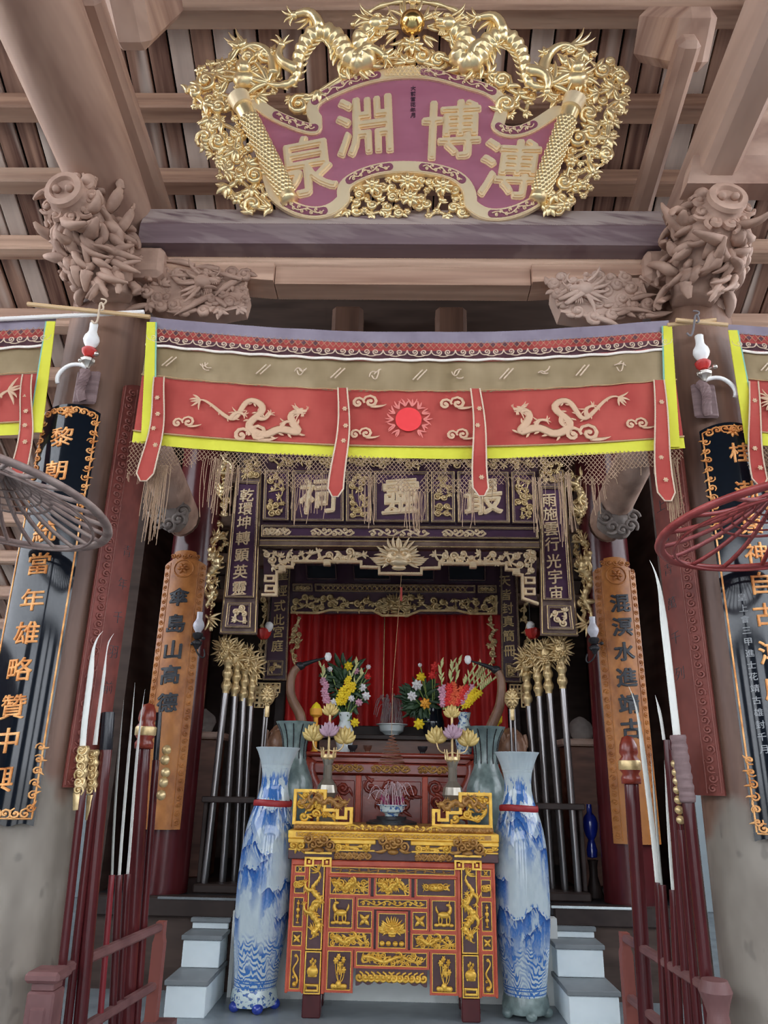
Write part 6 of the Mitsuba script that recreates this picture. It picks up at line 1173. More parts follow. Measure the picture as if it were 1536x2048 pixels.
        c4 = list(Polygon(q).buffer(-.010, join_style=2).exterior.coords)
        for a, b in zip(c4[:-1], c4[1:]): mm.append(tube([(a[0], Y + .008, a[1]), (b[0], Y + .008, b[1])], .005, 4, 1, (0, 1, 0)))
        part(k, "gilt_lines", cat(mm), "gold_old", smooth=False)
        p = quadpanel(k, inner, Y - .012, w=.016)
        for ch, (x, z) in zip(chs, ys): part(p, "character", wall(mv(char(ch, .115, .014, .010, .003, 0), (x, z, 0)), 0, Y + .0, 0), "gold_satin", smooth=False)
        p = quadpanel(k, sq, Y - .012, w=.022)
        carve(p, Polygon(sq).buffer(-.032, join_style=2), Y - .012, .05, .009, 90 + s, "gold_satin")
        top = [(-1.352,3.936), (-1.197,3.938), (-1.182,3.739), (-1.344,3.737)] if s < 0 else [(1.195,3.944), (1.374,3.946), (1.369,3.726), (1.192,3.723)]
        carve(k, Polygon(top), Y, .05, .009, 94 + s)
        if s < 0: pth, out = [(-1.505,3.185), (-1.552,3.069), (-1.484,2.964), (-1.555,2.858), (-1.496,2.748), (-1.533,2.633), (-1.481,2.513)], Polygon([(-1.644,4.003), (-1.46,3.982), (-1.48,3.726), (-1.417,3.5), (-1.465,3.277), (-1.403,3.148), (-1.47,2.976), (-1.471,2.725), (-1.467,2.433), (-1.529,2.46), (-1.588,2.682), (-1.642,2.973), (-1.64,3.231), (-1.62,3.497), (-1.664,3.769)])
        else: pth, out = [(1.499,3.198), (1.556,3.093), (1.483,2.974), (1.548,2.884), (1.484,2.761), (1.515,2.648), (1.459,2.52)], Polygon([(1.434,3.832), (1.593,3.811), (1.59,3.54), (1.566,3.319), (1.622,3.191), (1.589,2.979), (1.542,2.771), (1.519,2.568), (1.431,2.44), (1.424,2.567), (1.452,2.852), (1.404,3.102), (1.451,3.318), (1.435,3.582)])
        carve(k, out, Y + .03, .055, .0125, 101 + s, "gold_leaf" if s < 0 else "gold_old", "side_carving", (.35, .5, .15), "gilded openwork down the outer edge")
        part(k, "side_dragon", wall(dragon(pth, .040, random.Random(12), -.9 if s > 0 else math.pi + .9, -s, 0, hs=1.4, n=60), 0, Y - .02, 0), "gold_leaf" if s < 0 else "gold_old", "gilded dragon on the outer edge", smooth=True)
        up = [(-1.489,3.596), (-1.572,3.708), (-1.5,3.847), (-1.588,3.962)] if s < 0 else [(1.484,3.457), (1.549,3.569), (1.487,3.68), (1.536,3.793)]
        part(k, "side_dragon", wall(dragon(up, .036, random.Random(14), -1.2 if s > 0 else math.pi + 1.2, -s, 0, hs=1.4, n=40), 0, Y - .02, 0), "gold_leaf" if s < 0 else "gold_old", "gilded dragon on the outer edge", smooth=True)
    # carriers fixing the frame to the rear columns
    for s in (-1, 1): part(k, "carrier", box(-1.72 if s < 0 else 1.30, -1.30 if s < 0 else 1.72, 5.90, 5.97, 2.9, 3.0, .01), "dark_wood", smooth=False)
    return k
frame_outer()

def frame_inner():
    Y = 6.88; k = thing("altar_gate", "inner altar gate with gilt lattice around the red curtain", "altar gate")
    part(k, "head_board", slab([(-1.051,3.312), (0.988,3.327), (0.97,2.82), (-1.01,2.799)], Y + .03, Y + .08), "gate_lacquer", smooth=False)
    for q in ([(-0.885,3.265), (-0.599,3.269), (-0.583,3.122), (-0.868,3.118)], [(-0.436,3.272), (-0.083,3.272), (-0.076,3.125), (-0.422,3.125)], [(0.012,3.273), (0.336,3.278), (0.335,3.126), (0.014,3.126)], [(0.469,3.275), (0.82,3.28), (0.816,3.129), (0.472,3.128)]):
        quadpanel(k, q, Y, "black_paint", "gate_lacquer", .012, lines=1, gl="gate_frame")
    for q, lat in (([(-0.998,3.072), (-0.813,3.075), (-0.805,3.002), (-0.994,3)], 0), ([(-0.79,3.075), (0.721,3.084), (0.719,3.011), (-0.781,3.003)], 1), ([(0.744,3.084), (0.918,3.087), (0.921,3.014), (0.743,3.012)], 0)):
        p = quadpanel(k, q, Y, "gate_lacquer", "gate_frame", .012, nm="band")
        x0, z0 = q[3]; x1, z1 = q[1]
        if lat:
            mm, d = [], .046
            for i in range(int((x1 - x0 - .1) / d)):
                a = x0 + .05 + i * d
                for u, v in ((z0 + .012, z1 - .012), (z1 - .012, z0 + .012)): mm.append(tube([(a, Y + .006, u), (a + d, Y + .006, v)], .0055, 4, 1, (0, 1, 0)))
            part(p, "lattice", cat(mm), "gold_old", "gilt diamond lattice", smooth=False)
        else: part(p, "vine", wall(wave(.14, .05, .006, 3), (x0 + x1) / 2, Y + .01, (z0 + z1) / 2), "gold_old", smooth=True)
    P = Polygon([(-1.001,2.966), (0.915,2.981), (0.91,2.819), (0.669,2.815), (0.553,2.842), (0.204,2.836), (0.087,2.787), (-0.145,2.784), (-0.239,2.83), (-0.637,2.828), (-0.748,2.798), (-0.991,2.799)])
    carve(k, P, Y + .01, .058, .012, 111, "gold_old", "pelmet_carving", (.55, .3, .15))
    part(k, "pelmet_edge", wall(extr(LineString(list(P.exterior.coords)[1:-1]).buffer(.010, cap_style=3, join_style=2), .03, 0, .004), 0, Y + .02, 0), "gold_old", smooth=False)
    c = (-0.03,2.876)
    part(k, "beast_mask", wall(mask(.12, 7), c[0], Y - .02, c[1]), "gold_old", "small gilded mask over the curtain", smooth=True)
    for s, q, sq, chs, ys, strip, outs, fret in (
        (-1, [(-1.219,3.31), (-1.031,3.303), (-0.999,2.174), (-1.217,2.175)], [(-1.18,2.351), (-1.038,2.353), (-1.038,2.218), (-1.179,2.216)], "聖經式此宮庭", [(-1.099,3.163), (-1.103,3.008), (-1.108,2.864), (-1.109,2.731), (-1.106,2.619), (-1.106,2.489)], [(-0.972,2.79), (-0.897,2.791), (-0.898,2.641), (-0.911,2.456), (-0.927,2.337), (-0.982,2.336), (-0.985,2.546)], [(-1.287,2.937), (-1.217,2.938), (-1.207,2.405), (-1.246,2.314), (-1.287,2.495)], [(-1.279,2.152), (-1.052,2.155), (-1.084,2.014), (-1.119,2.004), (-1.124,2.07), (-1.191,2.06), (-1.204,1.937), (-1.267,1.932)]),
        (1, [(0.964,3.332), (1.116,3.329), (1.115,2.193), (0.94,2.194)], [(0.977,2.36), (1.099,2.362), (1.099,2.237), (0.977,2.235)], "天皆封真簡冊", [(1,3.131), (1.009,3.001), (1.014,2.873), (1.019,2.751), (1.018,2.616), (1.022,2.478)], [(0.831,2.809), (0.9,2.81), (0.91,2.531), (0.905,2.368), (0.855,2.358), (0.823,2.53)], [(1.157,2.956), (1.222,2.957), (1.221,2.536), (1.185,2.354), (1.146,2.489)], [(1.015,2.173), (1.177,2.176), (1.168,1.979), (1.115,1.982), (1.101,2.078), (1.057,2.095)])):
        part(k, "wing_board", slab(q, Y + .012, Y + .05), "gate_lacquer", smooth=False)
        pk = quadpanel(k, q, Y, "gate_lacquer", "gate_frame", .014)
        for ch, (x, z) in zip(chs, ys): part(pk, "character", wall(mv(char(ch, .105, .012, .010, .003, 0), (x, z, 0)), 0, Y + .012, 0), "gold_old", smooth=False)
        p2 = quadpanel(k, sq, Y - .006, "gate_lacquer", "gate_frame", .014)
        carve(p2, Polygon(sq).buffer(-.018, join_style=2), Y, .045, .008, 120 + s)
        carve(k, Polygon(strip).buffer(0), Y + .01, .046, .0105, 130 + s, "gold_old", "side_carving", (.45, .35, .2))
        carve(k, Polygon(outs).buffer(0), Y + .03, .05, .0105, 134 + s, "gold_old", "side_carving", (.45, .35, .2))
        F_ = Polygon(fret).buffer(0); mm = [wall(fill(F_, .05, .008, 140 + s, 0), 0, Y + .02, 0)]
        b = F_.bounds
        for i in range(5):
            for j in range(5):
                c = Point(b[0] + (i + .5) * (b[2] - b[0]) / 5, b[1] + (j + .5) * (b[3] - b[1]) / 5)
                if F_.contains(c): mm.append(wall(extr(sbox(-.022, -.022, .022, .022).difference(sbox(-.012, -.012, .012, .012)), .02), c.x, Y + .02, c.y))
        part(k, "corner_fret", cat(mm), "gold_old", "gilt fretwork corner", smooth=False)
    return k
frame_inner()

# the red curtain of the inner shrine
k = thing("shrine_curtain", "deep red pleated curtain closing the inner shrine", "curtain")
cv, cf = grid_strip(-1.115, 1.077, 3.102, 1.25, 7.5, 0, 170, 16, 0, 9, 5)
fold = .045 * np.sin(cv[:, 0] * 21 + 1.5 * np.sin(cv[:, 0] * 5)) + .02 * np.sin(cv[:, 0] * 57 + cv[:, 2])
cv[:, 1] += fold
part(k, "cloth", (cv, cf), "curtain_red", smooth=True)
part(k, "gold_seam", tube([(-0.135, 7.43, z) for z in np.linspace(1.3, 2.925, 12)], .006, 5, 1, (0, 1, 0)), "gold_old", "thin golden seam", smooth=True)
part(k, "rail", tube([(-1.208, 7.5, 3.117), (1.136, 7.5, 3.117)], .02, 8, 1, (0, 1, 0)), "dark_wood", smooth=True)
for s in (-1, 1): part(k, "side_post", box(s * 1.14 - .05, s * 1.14 + .05, 7.46, 7.56, .56, 3.154, .01), "dark_wood", smooth=False)

# ceremonial poles with gilt heads, four on each side of the shrine
def cer_pole(label, top, ptop, pbot, seed, r=.026):
    k = thing("ceremonial_pole", label, "ceremonial pole"); rg = random.Random(seed)
    top, a, b = np.array(top), np.array(ptop), np.array(pbot); d = (b - a) / np.linalg.norm(b - a); foot = a + d * ((.60 - a[2]) / d[2])
    part(k, "shaft", tube(np.linspace(a, foot, 8), r, 10, 1, (0, 1, 0)), "pole_silver", "dark polished shaft", smooth=True)
    part(k, "collar", cat(tube(np.linspace(a + (0, 0, .10), a - (0, 0, .16), 12), r * (1.35 + .25 * np.sign(np.sin(np.arange(12) * 1.6))), 10, 1, (0, 1, 0))), "gold_old", "gilt collar", smooth=40)
    c = top; m = [ball((0, 0, 0), (.05, .09, .05), 2)] + [flames((.03 * math.cos(t), .06 * math.sin(t)), t, .10, .012, rg, 3, 1.2, rg.uniform(-.02, .03)) for t in np.arange(10) * .628] + [rosette((rg.uniform(-.04, .04), rg.uniform(-.08, .08)), .04, 6, .05, .012) for _ in range(4)]
    part(k, "head", cat(wall(cat(m), *c), tube([c, a + (0, 0, .1)], .02, 8, 1, (0, 1, 0))), "gold_old", "gilt carved head", smooth=True)
for i, (t, a, b) in enumerate((((-1.381,6,2.3), (-1.345,6,2.123), (-1.366,6,1.18)), ((-1.314,6.08,2.266), (-1.292,6.08,2.107), (-1.276,6.08,1.251)), ((-1.238,6.16,2.248), (-1.241,6.16,2.079), (-1.214,6.16,1.288)), ((-1.191,6.24,2.195), (-1.192,6.24,2.049), (-1.174,6.24,1.325)))):
    cer_pole(f"{('leftmost', 'second', 'third', 'fourth')[i]} gilt-headed pole from the left in the row under the left lettered wing", t, a, b, 20 + i)
for i, (t, a, b) in enumerate((((1.056,6.24,2.277), (1.056,6.24,2.088), (1.088,6.24,1.258)), ((1.126,6.16,2.319), (1.134,6.16,2.159), (1.15,6.16,1.261)), ((1.193,6.08,2.324), (1.2,6.08,2.173), (1.224,6.08,1.228)), ((1.29,6,2.352), (1.293,6,2.203), (1.307,6,1.266)))):
    cer_pole(f"{('leftmost', 'second', 'third', 'fourth')[i]} gilt-headed pole from the left in the row under the right lettered wing", t, a, b, 30 + i)
for s, nm in ((-1, "left"), (1, "right")):
    k = thing("pole_stand", f"dark wooden stand holding the {nm} row of gilt-headed poles", "stand")
    xa, xb = (-1.392, -1.091) if s < 0 else (1.007, 1.341)
    part(k, "base", box(xa - .05, xb + .05, 5.92, 6.32, .56, .62, .01), "dark_wood", smooth=False)
    part(k, "rail", box(xa - .05, xb + .05, 5.94, 5.97, 1.164, 1.188 + .02, .006), "dark_wood", smooth=False)
    for x in (xa - .04, xb + .01): part(k, "upright", box(x, x + .03, 5.98, 6.28, .62, 1.2, .005), "dark_wood", smooth=False)
    q = [(-1.027,6,1.848), (-1.011,6.02,1.85)] if s < 0 else [(0.876,6,1.882), (0.91,6.02,1.884)]
    k = thing("ceremonial_pole", f"slim pair of silver rods with a round gilt head beside the {nm} front porcelain vase", "ceremonial pole")
    for a in q: part(k, "rod", tube([a, (a[0] - .0 + (-.01 if s < 0 else .01), a[1], .58)], .010, 8, 1, (0, 1, 0)), "pole_silver", smooth=True)
    c = (-1.01,6,1.948) if s < 0 else (0.891,6,1.958)
    part(k, "head", wall(cat(ball((0, 0, 0), (.055, .075, .05), 2), rosette((0, 0), .06, 8, .04, .016), rosette((0, .05), .035, 6, .03, .01), rosette((0, -.05), .035, 6, .03, .01), tube([(0, -.06, 0), (0, -.16, 0)], .02, 8)), *c), "gold_old", "round gilt head", smooth=True)
# dim furniture and wares at the sides of the shrine
for s, px in ((-1, (400, 1400)), (1, (1165, 1500))):
    k = thing("spirit_cabinet", f"dim brown cabinet standing behind the {'left' if s < 0 else 'right'} poles", "cabinet")
    x = -1.718 if s < 0 else 1.627; zt_ = 1.654
    part(k, "body", box(x - .16, x + .16, 6.8, 7.1, .56, zt_, .01), "brown_wood", smooth=False)
    part(k, "cornice", box(x - .2, x + .2, 6.76, 7.14, zt_, zt_ + .06, .015), "carved_wood", smooth=False)
    part(k, "finial", rough(ball((x, 6.9, zt_ + .14), (.10, .08, .12), 3), .06, 12, 4), "base_stone", "worn carved finial", smooth=True)
c = (1.482,6.2,1.07)
k = thing("glass_lamp", "shiny cobalt blue glass lamp standing in the dark right of the right porcelain vase", "lamp")
part(k, "stand", lathe([(.001, .56), (.07, .56), (.05, .62), (.03, .70), (.03, c[2] - .30), (.04, c[2] - .26), (.001, c[2] - .26)], 20, (c[0], 6.2, 0)), "dark_wood", "dark stand", smooth=40)
part(k, "body", lathe([(.001, c[2] - .25), (.035, c[2] - .24), (.04, c[2] - .19), (.022, c[2] - .12), (.04, c[2] - .09), (.054, c[2] - .04), (.056, c[2]), (.045, c[2] + .04), (.02, c[2] + .07), (.018, c[2] + .13), (.001, c[2] + .13)], 28, (c[0], 6.2, 0)), "blue_glass", smooth=40)


# ------------------------------------------------------------------ the two tall porcelain vases
def big_vase(label, base, s, tiltx, m, seed, sq):
    """Heights are in the vase's own frame; it stands on a low stand."""
    k = thing("porcelain_vase", label, "vase")
    pr = spl([(.128, .12), (.132, .15), (.143, .24), (.160, .37), (.171, .50), (.177, .66), (.176, .82), (.170, .94), (.158, 1.03), (.140, 1.11), (.120, 1.175), (.101, 1.24), (.089, 1.31), (.091, 1.37), (.103, 1.43), (.123, 1.485), (.142, 1.525), (.149, 1.535)], 80)
    pr = np.vstack([[(.001, .12)], pr, [(.150, 1.54), (.144, 1.536), (.118, 1.49), (.088, 1.37), (.08, 1.25), (.001, 1.24)]])
    sh = math.tan(math.radians(tiltx))
    def pl(q): 
        v, f = q; v = np.asarray(v) * [s, s, s]; v[:, 0] += v[:, 2] * sh; return v + np.array(base), f
    part(k, "body", pl(lathe(pr, 56)), m, "white porcelain painted with cobalt blue landscapes", smooth=40)
    part(k, "ribbon", pl(cat(tube(np.stack([.122 * np.cos(np.linspace(0, 6.283, 40)), .122 * np.sin(np.linspace(0, 6.283, 40)), np.full(40, 1.185) + .004 * np.sin(np.linspace(0, 12, 40))], 1), .008, 8, 2.6, (0, 0, 1)))), "ribbon_red", "red ribbon tied round the shoulder", smooth=True)
    st = [lathe([(.001, .035), (.135, .03), (.142, .06), (.136, .10), (.13, .122), (.001, .122)], 40, (0, 0, 0), .03, 6)]
    part(k, "stand", pl(st[0]), "bowl_glaze" if seed == 1 else "celadon", "low glazed stand", smooth=40)
    for a in np.arange(5) * 2 * math.pi / 5 + .3 + seed:
        part(k, "stand_foot", pl(ball((.130 * math.cos(a), .130 * math.sin(a), .030), (.034, .034, .030), 2)), "blue_glaze" if seed == 1 else "celadon", smooth=True)
    return k
big_vase("tall blue and white porcelain vase with a red ribbon left of the gilded table", (-.865, 5.38, .0), 1.0, 2.0, "porcelain_a", 1, 0)
big_vase("tall blue and white porcelain vase with a red ribbon right of the gilded table", (.815, 5.38, .0), 1.0, .2, "porcelain_b", 2, 0)
for s, x, lab in ((-1, -0.752, "left"), (1, 0.657, "right")):
    zt_ = 1.741 if s < 0 else 1.73
    h = zt_ - .56
    pr = spl([(.10, .56), (.11, .62), (.13, .56 + h * .35), (.15, .56 + h * .58), (.13, .56 + h * .68), (.092, .56 + h * .76), (.085, .56 + h * .85), (.11, .56 + h * .94), (.142, zt_ - .012), (.15, zt_)], 44)
    k = thing("celadon_vase", f"grey-green glazed vase with a flaring mouth behind the {lab} porcelain vase", "vase")
    part(k, "body", lathe(np.vstack([[(.001, .56)], pr, [(.144, zt_ - .004), (.10, zt_ - .08), (.001, zt_ - .2)]]), 44, (x, 5.8, 0)), "celadon", smooth=40)
    part(k, "ribs", cat([tube([(x + (r_ + .002) * math.sin(a), 5.8 - (r_ + .002) * math.cos(a), z) for r_, z in ((np.interp(q, pr[:, 1], pr[:, 0]), q) for q in np.linspace(zt_ - .26, zt_ - .02, 10))], .004, 5) for a in np.arange(12) * math.pi / 6]), "steel_dark", "dark vertical ribs", smooth=True)

# ------------------------------------------------------------------ the gilded front altar table
def L(q): return q
AY = 5.20; AX = -.008
altar = thing("altar_table", "red and gold carved altar table with many small carved panels, standing between the porcelain vases", "table")
zT = 1.068; zB = 0.127
xl, xr = -0.683, 0.657; hw = (xr - xl) / 2; AX = (xl + xr) / 2
z1, z2, z3, z4, z5, z6 = 1.033, 0.986, 0.922, 0.864, 0.827, 0.781
part(altar, "top_board", box(xl + .03, xr - .03, AY, AY + .40, z1, zT, .008), "brown_gilt", "brown gilt table top", smooth=False)
m = [ball((x, AY - .002, (zT + z1) / 2), (.011, .012, .013)) for x in np.arange(xl + .045, xr - .04, .026)]
part(altar, "beaded_edge", cat(m), "brown_gilt", smooth=True)
part(altar, "top_vine", wall(wave(.62, .04, .007, 7, 3), AX, AY - .004, zT - .012), "gold_paint", smooth=True)
part(altar, "lattice_board", box(xl, xr, AY - .02, AY + .39, z2, z1, .004), "gold_paint", smooth=False)
mm = []; d = .034
for i in range(int((xr - xl - .12) / d)):
    a = xl + .06 + i * d
    for u, v in ((z2 + .014, z1 - .014), (z1 - .014, z2 + .014)): mm.append(tube([(a, AY - .023, u), (a + d, AY - .023, v)], .0042, 4, 1, (0, 1, 0)))
part(altar, "lattice", cat(mm), "gold_paint", "gilt lattice", smooth=False)
part(altar, "lattice_ground", box(xl + .05, xr - .05, AY - .0225, AY - .018, z2 + .01, z1 - .01, 0), "brown_gilt", smooth=False)
part(altar, "frieze_board", box(xl + .005, xr - .005, AY + .0, AY + .38, z4, z2, .004), "table_dark", smooth=False)
for a, b in ((xl, AX - .50), (AX - .26, AX - .05), (AX + .05, AX + .26), (AX + .50, xr)) if 0 else ((xl + .002, xl + .13), (xl + .27, AX - .11), (AX + .11, xr - .27), (xr - .13, xr - .002)):
    part(altar, "frieze_rail", box(a, b, AY - .022, AY + .02, z2 - .028, z2 - .001, .005), "gold_paint", smooth=False)
    P = sbox(a + .01, z3 + .002, b - .01, z2 - .03)
    part(altar, "frieze_carving", wall(fill(P, .046, .0095, int(a * 100) % 50 + 3, 0, (.6, .25, .15)), 0, AY - .006, 0), "gold_paint", smooth=True)
    part(altar, "frieze_foot", box(a + .005, b - .005, AY - .016, AY + .01, z3 - .006, z3 + .004, .002), "gold_paint", smooth=False)
    if b - a > .2: part(altar, "frieze_vine", wall(wave(b - a - .06, z3 - z4 - .01, .008, 6, 5), (a + b) / 2, AY - .006, (z3 + z4) / 2 - .004), "brown_gilt", smooth=True)
for x in (xl + .20, AX, xr - .20):
    rg = random.Random(int(x * 50) + 70)
    m = [ball((0, .0, 0), (.062, .030, .030), 2), ball((0, -.045, .01), (.035, .018, .022), 2)] + [scroll((u, .005 + .02 * math.sin(u * 60)), .028, 1.3, u * 70, 1 if u > 0 else -1, .0085, .035, 12) for u in (-.07, -.035, 0, .035, .07)] + [leaf((e * .04, -.03), -1.57 + e * 1.1, .08, e * .9, .012, .02) for e in (-1, 1)]
    b = part(altar, "frieze_boss", wall(cat(m), x, AY - .012, (z2 + z3) / 2 + .01), "brown_gilt", "brown gilt beast-head boss", smooth=True)
    f_ = [extr(sbox(-.085, -.012, .085, 0), .02), extr(sbox(-.05, -.045, .05, -.03), .02)]
    for e in (-1, 1):
        f_.append(extr(sbox(min(e * .025, e * .085), -.085, max(e * .025, e * .085), -.03).difference(sbox(min(e * .037, e * .073), -.074, max(e * .037, e * .073), -.04)), .02)); f_.append(extr(sbox(min(e * .048, e * .062), -.066, max(e * .048, e * .062), -.048), .02))
    if abs(x - AX) > .1: part(altar, "key_pendant", wall(cat(f_), x, AY - .016, z3 - .012), "gold_paint", "gilt key-pattern pendant", smooth=False)
# horns at both ends of the table top
for s in (-1, 1):
    P = [(0, 0), (.395, 0), (.395, .115), (.33, .115), (.33, .08), (.27, .08), (.27, .125), (.215, .125), (.215, .225), (0, .225)] 
    P = [(0, 0), (.39, 0), (.39, .11), (.335, .11), (.335, .055), (.30, .055), (.30, .10), (.215, .10), (.215, .215), (0, .215)]
    S = Polygon(P).buffer(.0); rim = S.difference(S.buffer(-.020, join_style=2))
    bx = -0.667 if s < 0 else 0.625
    bxm = lambda v, f: ((v * [-s, 1, 1], f) if s < 0 else (v * [-1, 1, 1], f[:, ::-1]))
    h = part(altar, "horn", wall(bxm(*extr(rim, .05, -.02, .006)), bx, AY + .05, zT - .004), "gold_paint", "stepped gilt horn of the table top", smooth=False)
    part(h, "carving", wall(bxm(*fill(S.buffer(-.02), .05, .010, 60 + s, 0, (.6, .25, .15))), bx, AY + .05, zT), "gold_paint", smooth=True)
    v, f = dragon([(.33, .135), (.28, .12), (.24, .15), (.19, .13), (.15, .16), (.10, .10), (.06, .14)], .018, random.Random(3), 0, 1, .02, hs=1.6, n=40)
    part(h, "dragon", wall(bxm(v, f), bx, AY + .045, zT), "brown_gilt", "small brown gilt dragon", smooth=True)
# body: red frame with sunk panels (left half measured, mirrored)
def half(px): return px
zF = [0.827, 0.124]
bxl, bxr = -0.627, 0.634
bl_, br_ = -0.655, 0.637
ax0 = AX
def body_w(z): return hw * .985 - .0 * z
zrow = [0.767, 0.666, 0.644, 0.479, 0.457, 0.376, 0.355, 0.147]
U = {n_: abs(v - AX) for n_, v in dict(o=-0.66, s0=-0.639, s1=-0.555, c0=-0.543, c1=-0.438, a0=-0.417, b1=-0.259, q0=-0.229, a1=-0.163, q1=-0.139, m1=-0.138, d0=-0.112).items()}
for s in (-1, 1):
    part(altar, "corner_post", box(min(AX + s * (U["o"] - .005), AX + s * U["s0"]), max(AX + s * (U["o"] - .005), AX + s * U["s0"]), AY + .01, AY + .05, zB, z4, .004), "table_red", smooth=False)
    part(altar, "stile", box(min(AX + s * U["s1"], AX + s * U["c0"]) - .001, max(AX + s * U["s1"], AX + s * U["c0"]) + .001, AY + .01, AY + .05, zB, z4, .003), "table_red", smooth=False)
    part(altar, "stile", box(min(AX + s * U["c1"], AX + s * U["a0"]), max(AX + s * U["c1"], AX + s * U["a0"]), AY + .01, AY + .05, zB, z4, .003), "table_red", smooth=False)
part(altar, "body_back", box(AX - U["a0"], AX + U["a0"], AY + .045, AY + .06, 0.265, z4, 0), "table_dark", smooth=False)
part(altar, "carcass", box(AX - U["o"] + .03, AX + U["o"] - .03, AY + .06, AY + .37, 0.371, z4, .01), "table_dark", "dark carcass", smooth=False)
part(altar, "upper_rail", box(AX - U["o"] + .01, AX + U["o"] - .01, AY + .004, AY + .05, z5, z4 - .002, .006), "table_red", smooth=False)
part(altar, "second_rail", box(AX - U["a0"], AX + U["a0"], AY + .008, AY + .05, 0.764, z6, .004), "table_red", smooth=False)
def tpanel(x0, x1, zt_, zb_, motif, seed=0, gold="gold_paint"):
    """A sunk dark panel with a red frame, gilt fillet and a carved motif."""
    x0, x1 = min(x0, x1), max(x0, x1); w, h = (x1 - x0) / 2, (zt_ - zb_) / 2; cx, cz = (x0 + x1) / 2, (zt_ + zb_) / 2
    p = part(altar, "panel", box(x0, x1, AY + .032, AY + .044, zb_, zt_, 0), "table_dark", smooth=False)
    g = .013; R = sbox(-w - g, -h - g, w + g, h + g)
    part(p, "rail", wall(extr(R.difference(sbox(-w, -h, w, h)), .03, 0, .004), cx, AY + .045, cz), "table_red", "red rail", smooth=False)
    part(p, "fillet", wall(extr(sbox(-w, -h, w, h).difference(sbox(-w + .004, -h + .004, w - .004, h - .004)), .026, 0), cx, AY + .045, cz), "gold_paint", "thin gilt fillet", smooth=False)
    rg = random.Random(seed + 100); S = .88
    if motif == "dragon": q = cat(fill(sbox(-w * .9, -h * .85, w * .9, h * .85), h * .75, h * .12, seed + 9, -.004, (.7, .3, 0)), dragon([(u * w * .72, .34 * h * math.sin(u * 5)) for u in np.linspace(-1, 1, 9)], min(h * .34, w * .19), rg, math.pi, -1, 0, hs=1.3, n=44, legs=(.35, .7)))
    elif motif == "fish": q = cat(ball((0, 0, 0), (w * .55, h * .45, .03), 2), flames((w * .5, 0), 0, w * .35, h * .10, rg, 4, 1.5), flames((-w * .5, 0), math.pi, w * .3, h * .1, rg, 4, 1.5), *[scroll((u * w * .5, .1 * h), h * .38, 1.3, u, 1 if u > 0 else -1, h * .09, .025, 12) for u in (-1, -.3, .4, 1)])
    elif motif == "star": q = star4(min(w, h) * .95)
    elif motif == "beast": q = mv(beast(min(w, h) * 1.25, rg, 1 if seed % 2 else -1), (0, h * .06, .01))
    elif motif == "flower": q = potted(min(w, h) * 1.05, rg) if h < w * 1.2 else mv(potted(w * 1.02, rg), (0, 0, 0), (1, h / w, 1))
    elif motif == "urn": q = mv(urn(1), (0, 0, 0), (w * 1.2, h * .85, .10))
    elif motif == "snake": q = cat(tube(np.c_[spl([(0, -h * .8), (w * .4, -h * .45), (-w * .4, 0), (w * .35, h * .4), (0, h * .75)], 24), np.zeros(24)], np.linspace(w * .26, w * .13, 24), 7), ball((0, -h * .75, 0), (w * .5, h * .14, .02)), rosette((0, h * .7), w * .4, 6, 0, w * .12), scroll((-w * .3, -h * .4), w * .28, 1.2, 0, 1, w * .09, 0, 10))
    elif motif == "lion": q = cat(mv(mask(min(w, h) * .8, seed), (0, h * .12, 0)), *[ball((u * w, -h * .72, .01), (w * .2, h * .16, .02)) for u in (-.7, -.25, .25, .7)], flames((-w * .55, 0), 2.2, h * .6, h * .1, rg, 4, 1.6), flames((w * .55, 0), .9, h * .6, h * .1, rg, 4, 1.6))
    elif motif == "wave": q = wave(w * 1.85, h * 1.6, h * .2, 6, seed)
    else: q = fill(sbox(-w * .9, -h * .9, w * .9, h * .9), min(w, h) * .6, min(w, h) * .13, seed)
    part(p, "carving", wall(q, cx, AY + .022, cz), gold, smooth=True)
X_ = lambda s, n_: AX + s * U[n_]
tpanel(AX - U["a0"] + .012, AX + U["a0"] - .012, z5 - .006, z6 + .006, "wave", 2, "brown_gilt")
